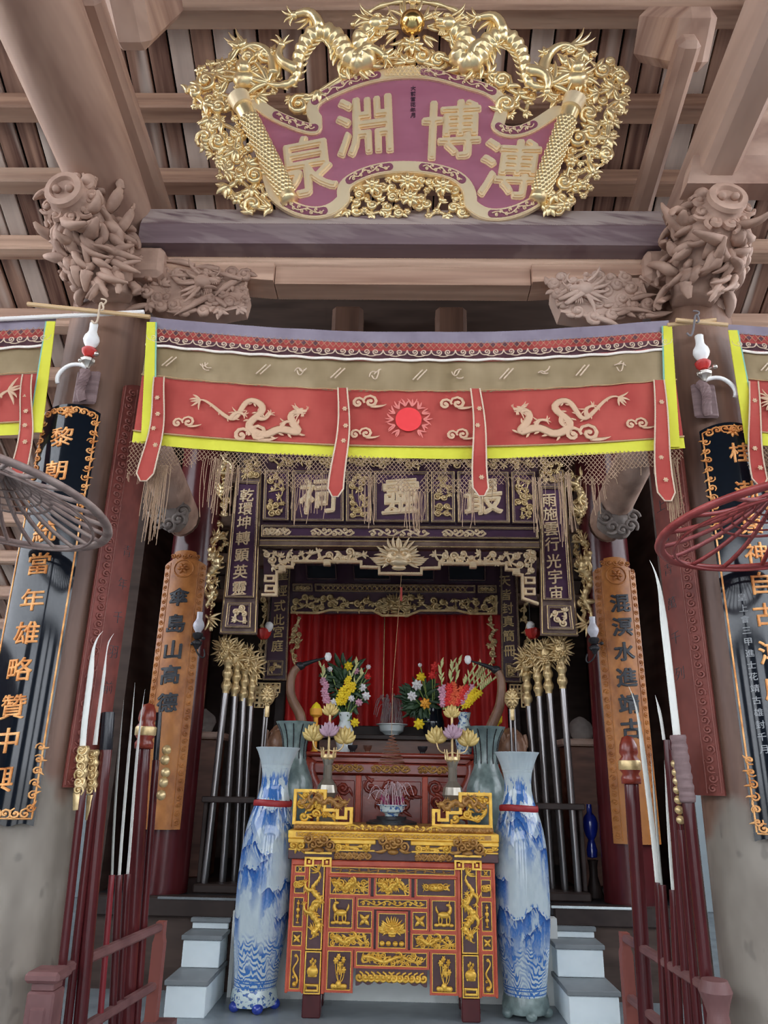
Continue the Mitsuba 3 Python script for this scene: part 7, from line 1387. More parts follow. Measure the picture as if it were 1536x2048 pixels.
for i, s in enumerate((-1, 1)):
    for (ta, tb), mo in zip(((0, 1), (2, 3), (4, 5), (6, 7)), ("fish", "urn", "star", "snake")): tpanel(X_(s, "s0") - s * .010, X_(s, "s1") + s * .012, zrow[ta], zrow[tb], mo, 3 + i)
    tpanel(X_(s, "s0") - s * .010, X_(s, "s1") + s * .012, z5 - .004, z6 + .004, "star", 3)
    tpanel(X_(s, "a0") - s * .012, X_(s, "a1"), zrow[0], zrow[1], "fish" if s > 0 else "dragon", 11 + i)
    tpanel(X_(s, "a0") - s * .012, X_(s, "b1"), zrow[2], zrow[3], "beast", 14 + i)
    tpanel(X_(s, "q0"), X_(s, "q1"), 0.577, zrow[3], "star", 5)
    tpanel(X_(s, "a0") - s * .012, X_(s, "q1") - s * 0.0, zrow[4], zrow[5], "dragon", 17 + i)
    tpanel(X_(s, "a0") - s * .012, X_(s, "b1"), zrow[6], zrow[7], "flower", 19 + i)
    # the dragon column and its foot panel
    a, b = X_(s, "c0"), X_(s, "c1"); cx = (a + b) / 2; w = abs(b - a) / 2 - .003; zt_, zb_ = z4 - .03, 0.36
    for nm, u0, u1 in (("column", zb_, zt_), ("column_foot", zB, zb_ - .006)):
        c_ = part(altar, nm, box(cx - w, cx + w, AY + .006, AY + .05, u0, u1, .004), "table_dark", smooth=False)
        part(c_, "fillet", wall(extr(sbox(-w, u0, w, u1).difference(sbox(-w + .007, u0 + .007, w - .007, u1 - .007)), .006), cx, AY + .006, 0), "gold_paint", smooth=False)
        if nm == "column": q = dragon([(cx + .55 * w * math.sin(t * 2.6 + (0 if s < 0 else 3.1)), zb_ + .10 + (zt_ - zb_ - .13) * t / 6) for t in range(7)], .020, random.Random(21 + i), -1.57, s, 0, hs=1.5, n=60, legs=(.3, .5, .7))
        else: q = cat(mv(mv(potted(w * .85, random.Random(4)), (0, 0, 0), (1, 1.4, 1)), (cx, (u0 + u1) / 2 + .03, 0)), mv(ball((0, 0, 0), (w * .7, w * .6, .02), 2), (cx, u0 + .12, 0)), mv(extr(sbox(-w * .8, -.02, w * .8, .02).difference(sbox(-w * .6, -.008, w * .6, .008)), .012), (cx, u0 + .035, 0)))
        part(c_, "carving", wall(q, 0, AY - .002, 0), "gold_paint", "gilt dragon climbing the column" if nm == "column" else None, smooth=True)
    part(altar, "leg", box(cx - .055, cx + .055, AY + .01, AY + .12, 0, zB - .001, .006), "maroon_lacquer", "maroon square leg", smooth=False)
    part(altar, "leg", box(cx - .05, cx + .05, AY + .27, AY + .37, 0, 0.371, .006), "maroon_lacquer", "maroon square rear leg", smooth=False)
tpanel(AX - U["m1"] + .02, AX + U["m1"] - .02, zrow[0], zrow[1], "dragon", 31)
tpanel(AX - U["q0"], AX + U["q0"], zrow[2], 0.599, "wave", 32)
tpanel(AX - U["d0"] + .014, AX + U["d0"] - .014, 0.566, zrow[5], "lion", 33)
tpanel(AX - U["q0"], AX + U["q0"], zrow[6], 0.278, "dragon", 34)
xa, zt_ = U["q0"] + .0, 0.265; xs = np.linspace(-xa, xa, 61)
sc = [(AX + x, zt_ - .075 - .018 * abs(math.cos(x / xa * 4.5 * math.pi / 2 * 1.4)) + .03 * (1 - abs(x / xa)) * .6) for x in xs]
part(altar, "apron", slab([(AX - xa, zt_)] + sc + [(AX + xa, zt_)], AY + .02, AY + .04), "table_dark", "scalloped apron", smooth=False)
part(altar, "apron_carving", wall(cat(*[scroll((AX + u * xa, zt_ - .045), .026, 1.3, 1.57, 1 if u > 0 else -1, .008, 0, 12) for u in np.linspace(-.9, .9, 12)], *[leaf((AX + u * xa, zt_ - .05), 0 if u < 0 else math.pi, .08, .8, .01, 0) for u in np.linspace(-.85, .85, 10)]), 0, AY + .018, 0), "gold_paint", smooth=True)

# ------------------------------------------------------------------ wares on the front altar table
def incense_bowl(label, c, R, nst, seed, m1="bowl_glaze", mag=True, Ls=.16):
    x, y, z = c; k = thing("incense_bowl", label, "bowl"); rg = random.Random(seed)
    part(k, "bowl", lathe([(.001, 0), (R * .5, 0), (R * .52, .012), (R * .62, .02), (R * .86, R * .32), (R * .92, R * .62), (R * .98, R * .72), (R * 1.18, R * .78), (R * 1.18, R * .83), (R * .9, R * .8), (R * .8, R * .6), (.001, R * .55)], 32, (x, y, z)), m1, smooth=40)
    m, m2 = [], []
    for i in range(nst):
        a, t = rg.uniform(0, 6.28), rg.uniform(.1, .55) * R; b = (x + t * math.cos(a), y + t * math.sin(a), z + R * .5); l = rg.uniform(.6, 1.1) * Ls
        cu = rg.uniform(0, .09) * (1 if i % 3 == 0 else .3); e = np.array([math.cos(a), math.sin(a) * .4, 0])
        m.append(tube(spl([b, np.array(b) + e * .03 + (0, 0, l * .6), np.array(b) + e * cu + (0, 0, l), np.array(b) + e * cu * 1.9 + (0, 0, l * (1 - cu * 6))], 10), .0028, 4, 1, (0, 1, 0)))
        if mag: m2.append(tube([b, (b[0] + e[0] * .05, b[1], b[2] + l * .5)], .0045, 4, 1, (0, 1, 0)))
    part(k, "incense_sticks", cat(m), "incense", "curled burnt incense sticks", smooth=True)
    if mag: part(k, "stick_feet", cat(m2), "incense_magenta", "magenta feet of the incense sticks", smooth=True)
    return k
zA = zT + .001
c = (-0.027,5.45,1.117)
solo("bowl_stand", lathe([(.001, zA), (.17, zA), (.17, zA + .012), (.15, zA + .02), (.10, zA + .03), (.10, c[2] - .002), (.001, c[2] - .002)], 32, (c[0], 5.45, 0)), "steel_dark", "dark round wooden stand under the blue and white incense bowl", "stand")
incense_bowl("blue and white incense bowl full of curled sticks on the gilded table", (c[0], 5.45, c[2]), .088, 46, 4)
for s, px, lab in ((-1, 655, "left"), (1, 905, "right")):
    x = -0.474 if s < 0 else 0.39; Yl = 5.5
    k = thing("lotus_lamp", f"crystal lamp with glass lotus flowers at the {lab} end of the gilded table", "lamp")
    z0 = zA; zc = 1.256; zr = 1.485; zl = 1.636; zt_ = 1.789
    part(k, "foot", lathe([(.001, z0), (.08, z0), (.08, z0 + .02), (.04, z0 + .04), (.035, zc - .05), (.07, zc), (.06, zc + .05), (.03, zc + .09), (.028, zr - .05), (.045, zr), (.001, zr)], 20, (x, Yl, 0), .04, 8), "crystal", "cut crystal foot and ball", smooth=False)
    part(k, "crown", cat(lathe([(.03, zr - .03), (.048, zr), (.044, zr + .02), (.02, zr + .02)], 20, (x, Yl, 0)), *[tube([(x + .045 * math.cos(a), Yl + .045 * math.sin(a), zr), (x + .055 * math.cos(a), Yl + .055 * math.sin(a), zr + .07)], [.008, .002], 5, 1, (0, 1, 0)) for a in np.arange(8) * math.pi / 4], tube([(x, Yl, zr), (x, Yl, zt_)], .009, 8, 1, (0, 1, 0)), *[tube(spl([(x, Yl, zr + .05), (x + e * .09, Yl - .03, zr + .06), (x + e * .11, Yl - .02, zl - .03)], 8), .005, 5, 1, (0, 1, 0)) for e in (-1, 1)]), "gold_old", "gilt crown and stem", smooth=30)
    def lotus(p, R, m_, nm):
        a = [wall(leaf((0, 0), math.pi / 2 + t * .42, R * (1 - .05 * abs(t)), -t * .25, R * .22, .0, 0, 7, 6), p[0], p[1], p[2]) for t in (-3, -2, -1, 0, 1, 2, 3)] + [xf(leaf((0, 0), 1.1, R * .9, .5, R * .2, 0, 0, 6, 6), rotm((0, 0, 1), t * 60) @ np.array([[1, 0, 0], [0, 0, -1], [0, 1, 0.]]), p) for t in range(6)]
        part(k, "lotus_flower", cat(a), m_, nm, smooth=True)
    lotus((x, Yl, zt_ - .01), .085, "lotus_glass", "yellow glass lotus"); lotus((x - .11, Yl - .02, zl - .03), .11, "lotus_glass", "yellow glass lotus"); lotus((x + .11, Yl - .02, zl - .045), .11, "lotus_glass", "yellow glass lotus"); lotus((x, Yl - .05, zl), .095, "lotus_pink", "mauve glass lotus")
    part(k, "lotus_leaves", cat(*[ball((x + e * .06, Yl + .02, zl + .02 + .02 * e), (.04, .02, .022), 2) for e in (-1, 1)]), "lotus_pink", smooth=True)
# the hanging incense coil
c = (-0.034,5.75,1.449); ct = (-0.037,5.75,1.658); t = np.linspace(0, 1, 240)
k = thing("incense_coil", "brown conical incense coil hanging over the gilded table", "incense coil")
part(k, "coil", tube(np.stack([c[0] + (.012 + .088 * t) * np.cos(t * 2 * math.pi * 9), 5.75 + (.012 + .088 * t) * np.sin(t * 2 * math.pi * 9), ct[2] + (c[2] - ct[2]) * t], 1), .0042, 5), "coil_brown", smooth=True)
tp = (0.023,5.8,2.895)
part(k, "thread", tube([ct, (c[0], 5.75, ct[2] + .35), tp], .0018, 4, 1, (0, 1, 0)), "thread_tan", smooth=True)
part(k, "red_tag", box(tp[0] - .008, tp[0] + .008, 5.785, 5.795, 2.672, 2.784, .002), "cloth_red", "small red tag", smooth=False)

# ------------------------------------------------------------------ the red back altar with its wares
BY = 6.15
k = thing("back_altar", "polished dark red altar cabinet with curved legs behind the gilded table", "altar cabinet")
zt_ = 1.545; x0, x1 = -0.723, 0.639
part(k, "top", box(x0, x1, BY - .03, BY + .54, zt_ - .035, zt_, .012), "altar_red", smooth=False)
part(k, "waist", box(x0 + .06, x1 - .06, BY + .0, BY + .52, 1.471, zt_ - .034, .006), "altar_red", smooth=False)
part(k, "cornice", box(x0 + .04, x1 - .04, BY - .02, BY + .52, 1.383, 1.467, .01), "altar_red", smooth=False)
part(k, "cornice_carving", wall(cat(*[mv(wave(.3, .07, .009, 4, i), (u, 0, 0)) for i, u in enumerate((-.36, 0, .36))]), (x0 + x1) / 2, BY - .024, 1.427), "brown_gilt", "carved dragons along the cornice", smooth=True)
part(k, "body", box(x0 + .10, x1 - .10, BY + .02, BY + .5, .60, 1.383, .01), "altar_red", smooth=False)
xm = [-0.458, -0.289, 0.224, 0.377]
for x in xm[1:3]: part(k, "stile", box(x - .022, x + .022, BY - .005, BY + .03, .62, 1.376, .005), "table_red", "orange-red upright", smooth=False)
for a, b in ((xm[0] - .10, xm[1] - .03), (xm[1] + .03, xm[2] - .03), (xm[2] + .03, xm[3] + .10)):
    p = part(k, "door_panel", box(a, b, BY + .008, BY + .022, .66, 1.339, .005), "altar_red", smooth=False)
    part(p, "carving", wall(fill(sbox(a + .02, 1.131, b - .02, 1.325), .09, .014, int(abs(a) * 50) + 3, 0), 0, BY + .006, 0), "altar_red", "carved relief", smooth=True)
for s in (-1, 1):
    e = x0 + .04 if s < 0 else x1 - .04
    q = spl([(e - s * .02, BY, zt_ - .06), (e + s * .0, BY - .02, 1.39), (e - s * .05, BY - .02, 1.256), (e - s * .10, BY - .02, 1.131), (e - s * .06, BY - .03, .75), (e + s * .01, BY - .04, .615)], 30)
    part(k, "leg", tube(q, np.r_[np.linspace(.05, .09, 12), np.linspace(.09, .05, 18)], 12, .8, (0, 1, 0)), "altar_red", "curved cabriole leg", smooth=True)
    part(k, "leg_carving", cat(*[wall(scroll((0, 0), .035, 1.3, i, s, .011, .02, 12), q[3 + 3 * i][0], q[3 + 3 * i][1] - .085, q[3 + 3 * i][2]) for i in range(6)]), "altar_red", smooth=True)
zb = zt_
k = thing("offering_shelf", "dark stepped offering shelf at the foot of the red curtain", "shelf")
zs = 1.713
part(k, "board", box(x0 - .0, x1 + .0, 6.72, 7.15, zs - .04, zs, .006), "dark_wood", smooth=False)
part(k, "front", box(x0 + .05, x1 - .05, 6.78, 6.82, .565, zs - .04, .004), "brown_wood", smooth=False)
part(k, "back_tier", box(x0, x1, 7.15, 7.32, .565, zs + .10, .006), "dark_wood", smooth=False)
incense_bowl("pale incense bowl crowded with grey sticks before the red curtain", (-0.043, 6.9, zs + .001), .12, 90, 8, "white_glaze", False, .27)
for (px, z), m_, r_, lab in (((-0.232, 0), "brown_wood", .035, "left"), ((-0.352, 0), "steel_dark", .04, "near left"), ((0.209, 0), "steel_dark", .04, "right")):
    solo("offering_cup", lathe([(.001, zb), (r_ * .6, zb), (r_ * .5, zb + .015), (r_ * .95, zb + .04), (r_, zb + .06), (r_ * .85, zb + .058), (.001, zb + .02)], 20, (px, 6.3, 0)), m_, f"small dark offering cup on the red altar, {lab} of the hanging incense coil", "cup")
# vases and flowers
def vase(label, x, y, z, h, r, m_, neck=.55):
    return solo("flower_vase", lathe([(.001, z), (r * .7, z), (r, z + h * .35), (r * .95, z + h * .55), (r * neck, z + h * .8), (r * .8, z + h), (r * .7, z + h), (r * .4, z + h * .8), (.001, z + h * .7)], 24, (x, y, 0)), m_, label, "vase")
YF = 6.45
xL, xR, xB = -0.43, 0.507, 0.309
zVL, zVR = 1.87, 1.887
vase("white vase holding the mixed bouquet on the left of the red altar", xL, YF, zb, zVL - zb, .075, "white_glaze")
vase("blue and white vase holding the gladioli on the right of the red altar", xR + .05, YF, zb, zVR - zb, .075, "bowl_glaze")
vase("glossy black vase under the round green bouquet", xB, YF + .22, zs + .001, 1.931 - zs, .10, "black_lacquer", .8)
def foliage(label, c, R, n_, seed, m_="leaf_green"):
    rg = random.Random(seed); m = []
    for i in range(n_):
        d = np.array([rg.gauss(0, 1), rg.gauss(0, .7), rg.gauss(0, 1)]); d /= np.linalg.norm(d); o = np.array(c) + d * np.array(R) * rg.uniform(.3, 1)
        m.append(wall(leaf((0, 0), math.atan2(d[2], d[0]) + rg.uniform(-.7, .7), rg.uniform(.06, .13), rg.uniform(-.8, .8), rg.uniform(.014, .024), 0, rg.uniform(-.04, .05), 6, 5, .25), *o))
    return solo("bouquet_foliage", cat(m), m_, label, "foliage", kind="stuff", smooth=True)
foliage("dense green foliage of the mixed bouquet on the left", (xL - .0, YF, zVL + .20), (.14, .10, .21), 170, 3)
foliage("round ball of dark green foliage in the black vase", (xB - .10, YF + .2, zVL + .13), (.15, .10, .13), 170, 5)
def bloom(label, p, R, m_, group, st=None):
    k = thing("cut_flower", label, "flower", group); x, y, z = p
    part(k, "petals", wall(cat(rosette((0, 0), R, 7, 0, R * .34), rosette((0, 0), R * .65, 6, R * .25, R * .26), ball((0, 0, R * .4), R * .3)), x, y, z), m_, smooth=True)
    if st: part(k, "stem", tube(spl([p, ((x + st[0]) / 2, (y + st[1]) / 2, (z + st[2]) / 2 + .02), st], 8), .005, 5, 1, (0, 1, 0)), "stem_green", "green stem", smooth=True)
base_l, base_b = (xL, YF, zVL - .08), (xB, YF + .22, zVL - .06)
for p, R, m_, g in (((-0.411,6.36,2.241), .042, "petal_yellow", "yellow rose crowning"), ((-0.347,6.36,2.201), .032, "petal_pink", "pink rose beside the crowning yellow one in"), ((-0.25,6.38,2.16), .030, "petal_red", "small red rose at the right of"), ((-0.567,6.38,2.217), .026, "petal_white", "small white bloom at the top left of"), ((-0.244,6.38,2.239), .024, "petal_white", "small white bloom at the top right of"), ((-0.257,6.36,1.998), .040, "petal_white", "large white bloom at the right flank of"), ((-0.288,6.36,2.067), .036, "petal_white", "white bloom just above the large white one in"), ((-0.376,6.34,1.974), .03, "petal_white", "white bloom beside the yellow spikes of"), ((-0.313,6.34,1.943), .034, "petal_pink", "pale pink bloom low at the right of"), ((-0.519,6.34,1.943), .034, "petal_white", "white bloom low at the left of"), ((-0.341,6.34,1.783), .04, "petal_yellow", "yellow rose hanging lowest under")):
    bloom(f"{g} the mixed bouquet on the left", p, R, m_, "blooms of the left bouquet", base_l)
for p, R, m_, g in (((0.202,6.5,2.179), .045, "petal_yellow", "yellow rose at the top left of the green ball"), ((0.33,6.5,2.265), .05, "petal_red", "red rose crowning the green ball"), ((0.3,6.5,2.197), .04, "petal_red", "smaller red rose beside the crowning one on the green ball"), ((0.168,6.48,2.109), .05, "petal_white", "white rose at the left flank of the green ball"), ((0.126,6.48,2.017), .045, "petal_white", "white rose at the lower left of the green ball"), ((0.239,6.46,1.956), .05, "petal_orange", "orange rose at the foot of the green ball"), ((0.185,6.46,1.789), .05, "petal_yellow", "yellow rose hanging lowest under the green ball"), ((0.193,6.5,2.28), .02, "petal_white", "tiny white bloom standing above the green ball")):
    bloom(g, p, R, m_, "roses of the green ball bouquet", base_b)
def glad(label, b, t, m_, seed, k_=7, group="gladioli of the right bouquet"):
    k = thing("gladiolus", label, "flower", group); rg = random.Random(seed); b, t = np.array(b), np.array(t)
    P = spl([b, b * .5 + t * .5 + np.array([rg.uniform(-.01, .01), 0, .01]), t], 20)
    part(k, "stem", tube(P, np.linspace(.009, .004, 20), 6, 1, (0, 1, 0)), "stem_green", "green stem", smooth=True)
    part(k, "buds", cat([wall(leaf((0, 0), 1.57 + rg.choice([-1, 1]) * .45 - (t - b)[0] * 1.2, .055, 0, .009, 0, 0, 5, 5), *P[i]) for i in range(11, 20)]), "bud_pale", "pale green buds", smooth=True)
    part(k, "florets", cat([wall(rosette((rg.uniform(-.014, .014), 0), rg.uniform(.027, .037), 6, .01, .011), *(P[2 + i] - (0, .01, 0))) for i in range(0, k_)]), m_, "open florets", smooth=True)
gb = (0.471,6.38,1.9)
for i, (t, m_, n_) in enumerate((((0.367,6.4,2.285), "petal_pink", "pink"), ((0.471,6.38,2.284), "petal_red", "red"), ((0.519,6.4,2.313), "petal_coral", "coral"), ((0.645,6.4,2.257), "petal_coral", "coral"), ((0.702,6.38,2.271), "petal_red", "red"), ((0.754,6.4,2.258), "petal_pink", "pink"), ((0.8,6.4,2.234), "petal_yellow", "yellow"), ((0.816,6.38,2.162), "petal_yellow", "yellow"))):
    glad(f"{n_} gladiolus spike, {('first', 'second', 'third', 'fourth', 'fifth', 'sixth', 'seventh', 'eighth')[i]} from the left in the right vase", np.array(gb) + ((i - 3.5) * .024, 0, .01 * (i % 3)), t, m_, 60 + i, 8)
for t, b, m_, n_ in (((-0.335,6.33,2.267), (-0.502,6.36,1.901), "petal_yellow", "yellow gladiolus spike slanting through the left bouquet"), ((-0.29,6.33,2.177), (-0.471,6.38,1.916), "petal_yellow", "pale yellow gladiolus spike lying lower in the left bouquet"), ((-0.643,6.36,2.246), (-0.574,6.38,1.902), "petal_pink", "pink gladiolus spike at the left edge of the left bouquet")):
    glad(n_, b, t, m_, 5, 11, None)
# cranes on their stands
for s, nk, bd, lab in ((-1, [(-0.76,6.2,1.754), (-0.785,6.2,1.843), (-0.844,6.2,1.94), (-0.868,6.2,2.066), (-0.838,6.2,2.179), (-0.798,6.2,2.212)], (-0.921,6.25,1.586), "left"), (1, [(0.749,6.2,1.754), (0.775,6.2,1.812), (0.818,6.2,1.91), (0.842,6.2,2.048), (0.834,6.2,2.159), (0.803,6.2,2.207)], (0.909,6.25,1.589), "right")):
    k = thing("crane_statue", f"brown carved crane with an S-shaped neck {lab} of the red altar", "statue")
    part(k, "neck", tube(spl([np.array(bd) + (-s * .05 * -1, 0, .03)] + nk, 40), np.r_[np.linspace(.075, .042, 14), np.linspace(.042, .032, 26)], 12, 1, (0, 1, 0)), "crane_brown", smooth=True)
    part(k, "body", rough(ball(bd, (.12, .22, .17), 3), .02, 18, 3), "crane_brown", smooth=True)
    part(k, "feathers", cat([wall(leaf((rng.uniform(-.10, .10), rng.uniform(-.14, .14)), -1.57 + rng.uniform(-.3, .3), .1, .2, .018, .16, 0, 5, 4, .4), bd[0], bd[1], bd[2]) for _ in range(40)]), "crane_brown", smooth=True)
    h = np.array(nk[-1])
    part(k, "head", cat(ball(h, (.042, .036, .034), 2), tube(spl([h, h + (-s * .10, -.02, .035), h + (-s * .21, -.03, .065)], 10), np.linspace(.024, .005, 10), 8, 1, (0, 1, 0))), "steel_dark", "dark head and long beak", smooth=True)
    part(k, "bulb", lathe([(.001, -.04), (.02, -.03), (.03, 0), (.02, .03), (.001, .035)], 14, tuple(h + (-s * .23, -.03, .075))), "lamp_white", "small white bulb in the beak", smooth=40)
    for e in (-.05, .05): part(k, "leg", tube([(bd[0] + e, 6.25, bd[2] - .1), (bd[0] + e, 6.25, .66)], .016, 8, 1, (0, 1, 0)), "crane_brown", smooth=True)
    part(k, "turtle_base", ball((bd[0], 6.25, .62), (.11, .18, .06), 2), "crane_brown", "low domed base", smooth=True)
for p, m_, lab in (((-0.659,6.3,1.853), "petal_orange", "orange and gold offering cup left of the mixed bouquet"), ((0.81,6.35,1.824), "petal_yellow", "yellow paper offering with a red tip right of the gladioli")):
    x, y, z = p; k = thing("offering", lab, "offering")
    part(k, "body", lathe([(.001, zb), (.035, zb), (.02, zb + .02), (.02, z - .04), (.05, z - .02), (.052, z + .03), (.001, z + .03)], 20, (x, y, 0)), m_, smooth=30)
    part(k, "tip", lathe([(.045, z + .03), (.03, z + .06), (.001, z + .085)], 16, (x, y, 0)), "petal_yellow" if m_ == "petal_orange" else "petal_red", smooth=30)


# ------------------------------------------------------------------ weapon racks beside the front columns
def rack(s, label):
    k = thing("weapon_rack", label, "rack")
    x0, x1 = (-1.385, -1.27) if s < 0 else (1.275, 1.235)
    def X(y): return x0 + (x1 - x0) * (y - 3.5) / 1.0
    for zr in (.575, .30): part(k, "rail", beam((X(3.5), 3.5, zr), (X(4.55), 4.55, zr), .045, .04, .01), "rose_paint", "rose-brown painted rail", smooth=30)
    x = X(3.46)
    if s < 0: part(k, "near_post", cat(box(x - .055, x + .055, 3.40, 3.51, 0, .53, .008), box(x - .045, x + .045, 3.41, 3.50, .53, .56, .004), box(x - .07, x + .07, 3.385, 3.525, .56, .60, .012), box(x - .035, x + .035, 3.392, 3.42, .10, .48, .01)), "rose_paint", smooth=False)
    else: part(k, "near_post", lathe([(.001, 0), (.06, 0), (.075, .12), (.078, .28), (.055, .42), (.04, .50), (.05, .54), (.065, .58), (.05, .62), (.001, .63)], 22, (x, 3.46, 0)), "rose_paint", smooth=40)
    x = X(4.58)
    part(k, "far_post", slab([(x - .03, 0), (x + .03, 0), (x + .03, .50), (x + .022, .53), (x + .022, .60), (x - .022, .60), (x - .022, .53), (x - .03, .50)], 4.53, 4.59), "maroon_edge", "reddish far post", smooth=False)
    e = 1 if s < 0 else -1
    part(k, "foot", slab([(x - e * .04, 0), (x + e * .17, 0), (x + e * .17, .09), (x + e * .12, .09), (x + e * .12, .14), (x - e * .04, .14)], 4.50, 4.62), "rose_paint", "stepped foot", smooth=False)
    part(k, "base_board", box(min(x0, x1) - .12, max(x0, x1) + .12, 3.55, 4.5, .02, .06, .008), "rose_paint", smooth=False)
    return k
rack(-1, "rose-brown rack of ceremonial weapons beside the left front column")
rack(1, "rose-brown rack of ceremonial weapons beside the right front column")
def line_to_floor(a, b): a, b = np.array(a), np.array(b); return a, a + (b - a) * ((a[2] - .065) / (a[2] - b[2]))
def blade(pts, w, th=.006):
    """A long curved blade: thin across, wide in its plane."""
    P = spl(pts, 26); s = np.linspace(0, 1, 26)
    return tube(P, w * np.minimum(1, .05 + 2.6 * s), 8, .35, (0, 1, 0))
def weapon(label, top, rail, parts_, m_="maroon_lacquer", r=.018):
    k = thing("ceremonial_weapon", label, "ceremonial weapon")
    a, b = line_to_floor(top, rail)
    part(k, "shaft", tube(np.linspace(a, b, 10), r, 12, 1, (0, 1, 0)), m_, "dark red lacquered shaft", smooth=True)
    for nm, me, mm, lb in parts_: part(k, nm, me, mm, lb, smooth=True)
    return k
def socket(a, b, r, seed):
    rg = random.Random(seed); a, b = np.array(a), np.array(b); m = [tube(np.linspace(a, b, 14), r * (1 + .22 * np.sin(np.arange(14) * 1.9)), 10, 1, (0, 1, 0))]
    for t in np.linspace(.1, .95, 6): m.append(wall(scroll((0, 0), r * .95, 1.3, rg.uniform(0, 6), rg.choice([-1, 1]), r * .26, r * .9, 12), *(a + (b - a) * t)))
    return cat(m)
weapon("halberd with the leftmost long white curved blade in the left rack", (-1.403,3.56,1.276), (-1.38,3.56,0.592), [("blade", blade([(-1.415,3.56,1.991), (-1.44,3.56,1.947), (-1.446,3.56,1.829), (-1.44,3.56,1.623), (-1.429,3.56,1.446)], .015), "blade_white", "white curved blade"), ("socket", socket((-1.425,3.56,1.463), (-1.412,3.56,1.265), .024, 1), "gold_old", "gilt carved socket"), ("ring", cat(*[tube([(-1.419,3.56,1.265), (-1.412,3.56,1.192)], [.024, .02], 10, 1, (0, 1, 0))]), "gold_old", "gilt ring")])
weapon("halberd with the second long white curved blade from the left in the left rack", (-1.381,3.64,1.275), (-1.36,3.64,0.548), [("blade", blade([(-1.391,3.64,1.994), (-1.411,3.64,1.95), (-1.418,3.64,1.841), (-1.414,3.64,1.653), (-1.408,3.64,1.472)], .0135), "blade_white", "white curved blade"), ("socket", socket((-1.407,3.64,1.449), (-1.389,3.64,1.264), .024, 2), "gold_old", "gilt carved socket"), ("ring", tube([(-1.389,3.64,1.254), (-1.385,3.64,1.148)], [.022, .016], 10, 1, (0, 1, 0)), "gold_old", "gilt ring")])
weapon("thick plain staff with a black top in the left rack", (-1.359,3.66,1.451), (-1.318,3.66,0.545), [("tip", tube([(-1.371,3.66,1.621), (-1.359,3.66,1.451)], [.030, .030], 12, 1, (0, 1, 0)), "pole_black", "blue-black tip")], "maroon_lacquer", .028)
weapon("slim bright red pole with a silver spearhead in the left rack", (-1.362,3.97,0.888), (-1.332,3.97,0.292), [("blade", blade([(-1.416,3.97,1.709), (-1.409,3.97,1.51), (-1.392,3.97,1.225), (-1.36,3.97,0.877)], .0065), "blade_dull", "long silver spearhead")], "red_pole", .014)
weapon("spear with the middle long pale blade in the left rack", (-1.371,4.1,0.874), (-1.325,4.1,0.339), [("blade", blade([(-1.415,4.1,1.814), (-1.404,4.1,1.567), (-1.389,4.1,1.222), (-1.369,4.1,0.861)], .008), "blade_white", "long pale blade")])
weapon("spear with the right-hand long pale blade in the left rack", (-1.362,4.2,0.868), (-1.324,4.2,0.316), [("blade", blade([(-1.389,4.2,1.791), (-1.392,4.2,1.6), (-1.378,4.2,1.22), (-1.361,4.2,0.859)], .008), "blade_white", "long pale blade")])
def ringed(label, a, b, Y, gold, side):
    a = np.array(a)
    return weapon(label, a, b, [("capital", mv(lathe([(.001, .0), (.05, .0), (.052, .03), (.04, .05), (.055, .07), (.055, .12), (.04, .14), (.05, .16), (.045, .20), (.03, .24), (.001, .25)], 18), tuple(a - (0, 0, .02))), "altar_red", "turned capital"), ("gilt_ring", mv(lathe([(.05, .065), (.059, .075), (.059, .115), (.05, .125)], 18), tuple(a - (0, 0, .02))), "gold_old", "gilt ring")], "maroon_lacquer", .038)
ringed("thick maroon staff with a gilt ring under its turned top in the left rack", (-1.422,4.4,1.504), (-1.36,4.4,0.491), 4.4, 1, -1)
ringed("thick maroon staff with a gilt ring under its turned top in the right rack", (1.263,4.3,1.369), (1.242,4.3,0.522), 4.3, 1, 1)
weapon("maroon pole with a black tip and gilt bead tassel in the left rack", (-1.36,4.45,1.426), (-1.321,4.45,0.528), [("tip", tube([(-1.374,4.45,1.687), (-1.36,4.45,1.426)], [.018, .016], 10, 1, (0, 1, 0)), "pole_black", "black tip"), ("tassel", cat(*[ball(q, (.026, .022, .028), 2) for q in ((-1.297,4.42,1.48), (-1.3,4.42,1.427), (-1.289,4.42,1.36), (-1.294,4.42,1.308), (-1.3,4.42,1.242))]), "gold_old", "gilt bead tassel")], "maroon_lacquer", .020)
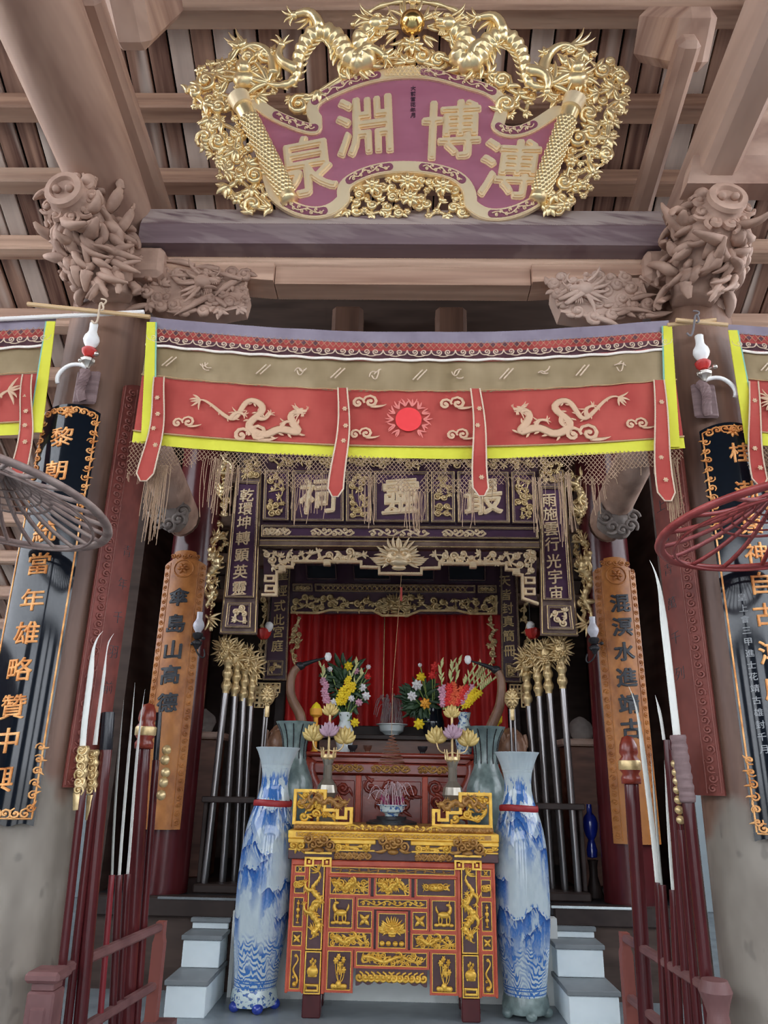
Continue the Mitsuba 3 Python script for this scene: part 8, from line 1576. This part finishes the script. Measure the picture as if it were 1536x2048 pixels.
weapon("halberd with a very long white curved blade and wrapped grip in the right rack", (1.286,3.56,1.285), (1.283,3.56,0.614), [("blade", blade([(1.229,3.56,2.383), (1.253,3.56,2.308), (1.266,3.56,2.135), (1.268,3.56,1.874), (1.27,3.56,1.56)], .018), "blade_white", "very long white blade"), ("grip", tube(np.linspace((1.273,3.56,1.56), (1.287,3.56,1.275), 26), .034 + .0025 * np.sin(np.arange(26) * 1.7), 14, 1, (0, 1, 0)), "wrap_mauve", "wrapped mauve grip")], "maroon_lacquer", .026)
weapon("pole with a string of gilt beads in the right rack", (1.271,3.64,1.159), (1.261,3.64,0.597), [("beads", cat(*[ball(q, .019, 2) for q in ((1.269,3.62,1.437), (1.269,3.62,1.4), (1.269,3.62,1.364), (1.267,3.62,1.326), (1.267,3.62,1.284), (1.265,3.62,1.242), (1.267,3.62,1.201))]), "gold_old", "string of gilt beads"), ("neck", tube([(1.274,3.65,1.499), (1.271,3.64,1.159)], .014, 8, 1, (0, 1, 0)), "maroon_lacquer", None)])
weapon("pale mauve staff with a short white blade in the right rack", (1.291,3.75,1.548), (1.265,3.75,0.611), [("blade", blade([(1.253,3.75,1.757), (1.262,3.75,1.71), (1.27,3.75,1.64), (1.274,3.75,1.548)], .008), "blade_white", "short white blade")], "maroon_lacquer", .020)
weapon("spear with a long sweeping white blade in front of the right orange board", (1.261,4,0.906), (1.241,4,0.52), [("blade", blade([(1.204,4,1.828), (1.226,4,1.758), (1.245,4,1.56), (1.255,4,1.275), (1.26,4,0.895)], .0135), "blade_white", "long sweeping white blade")])
weapon("spear with a narrow pale blade, in the right rack just behind the sweeping one", (1.253,3.92,0.905), (1.246,3.92,0.537), [("blade", blade([(1.258,3.92,1.509), (1.258,3.92,1.368), (1.254,3.92,1.142), (1.252,3.92,0.892)], .006), "blade_dull", "narrow pale blade")])
weapon("spear with a straight pale blade nearest the column in the right rack", (1.276,3.84,0.894), (1.256,3.84,0.554), [("blade", blade([(1.295,3.84,1.46), (1.29,3.84,1.279), (1.28,3.84,1.062), (1.275,3.84,0.886)], .008), "blade_white", "straight pale blade")])
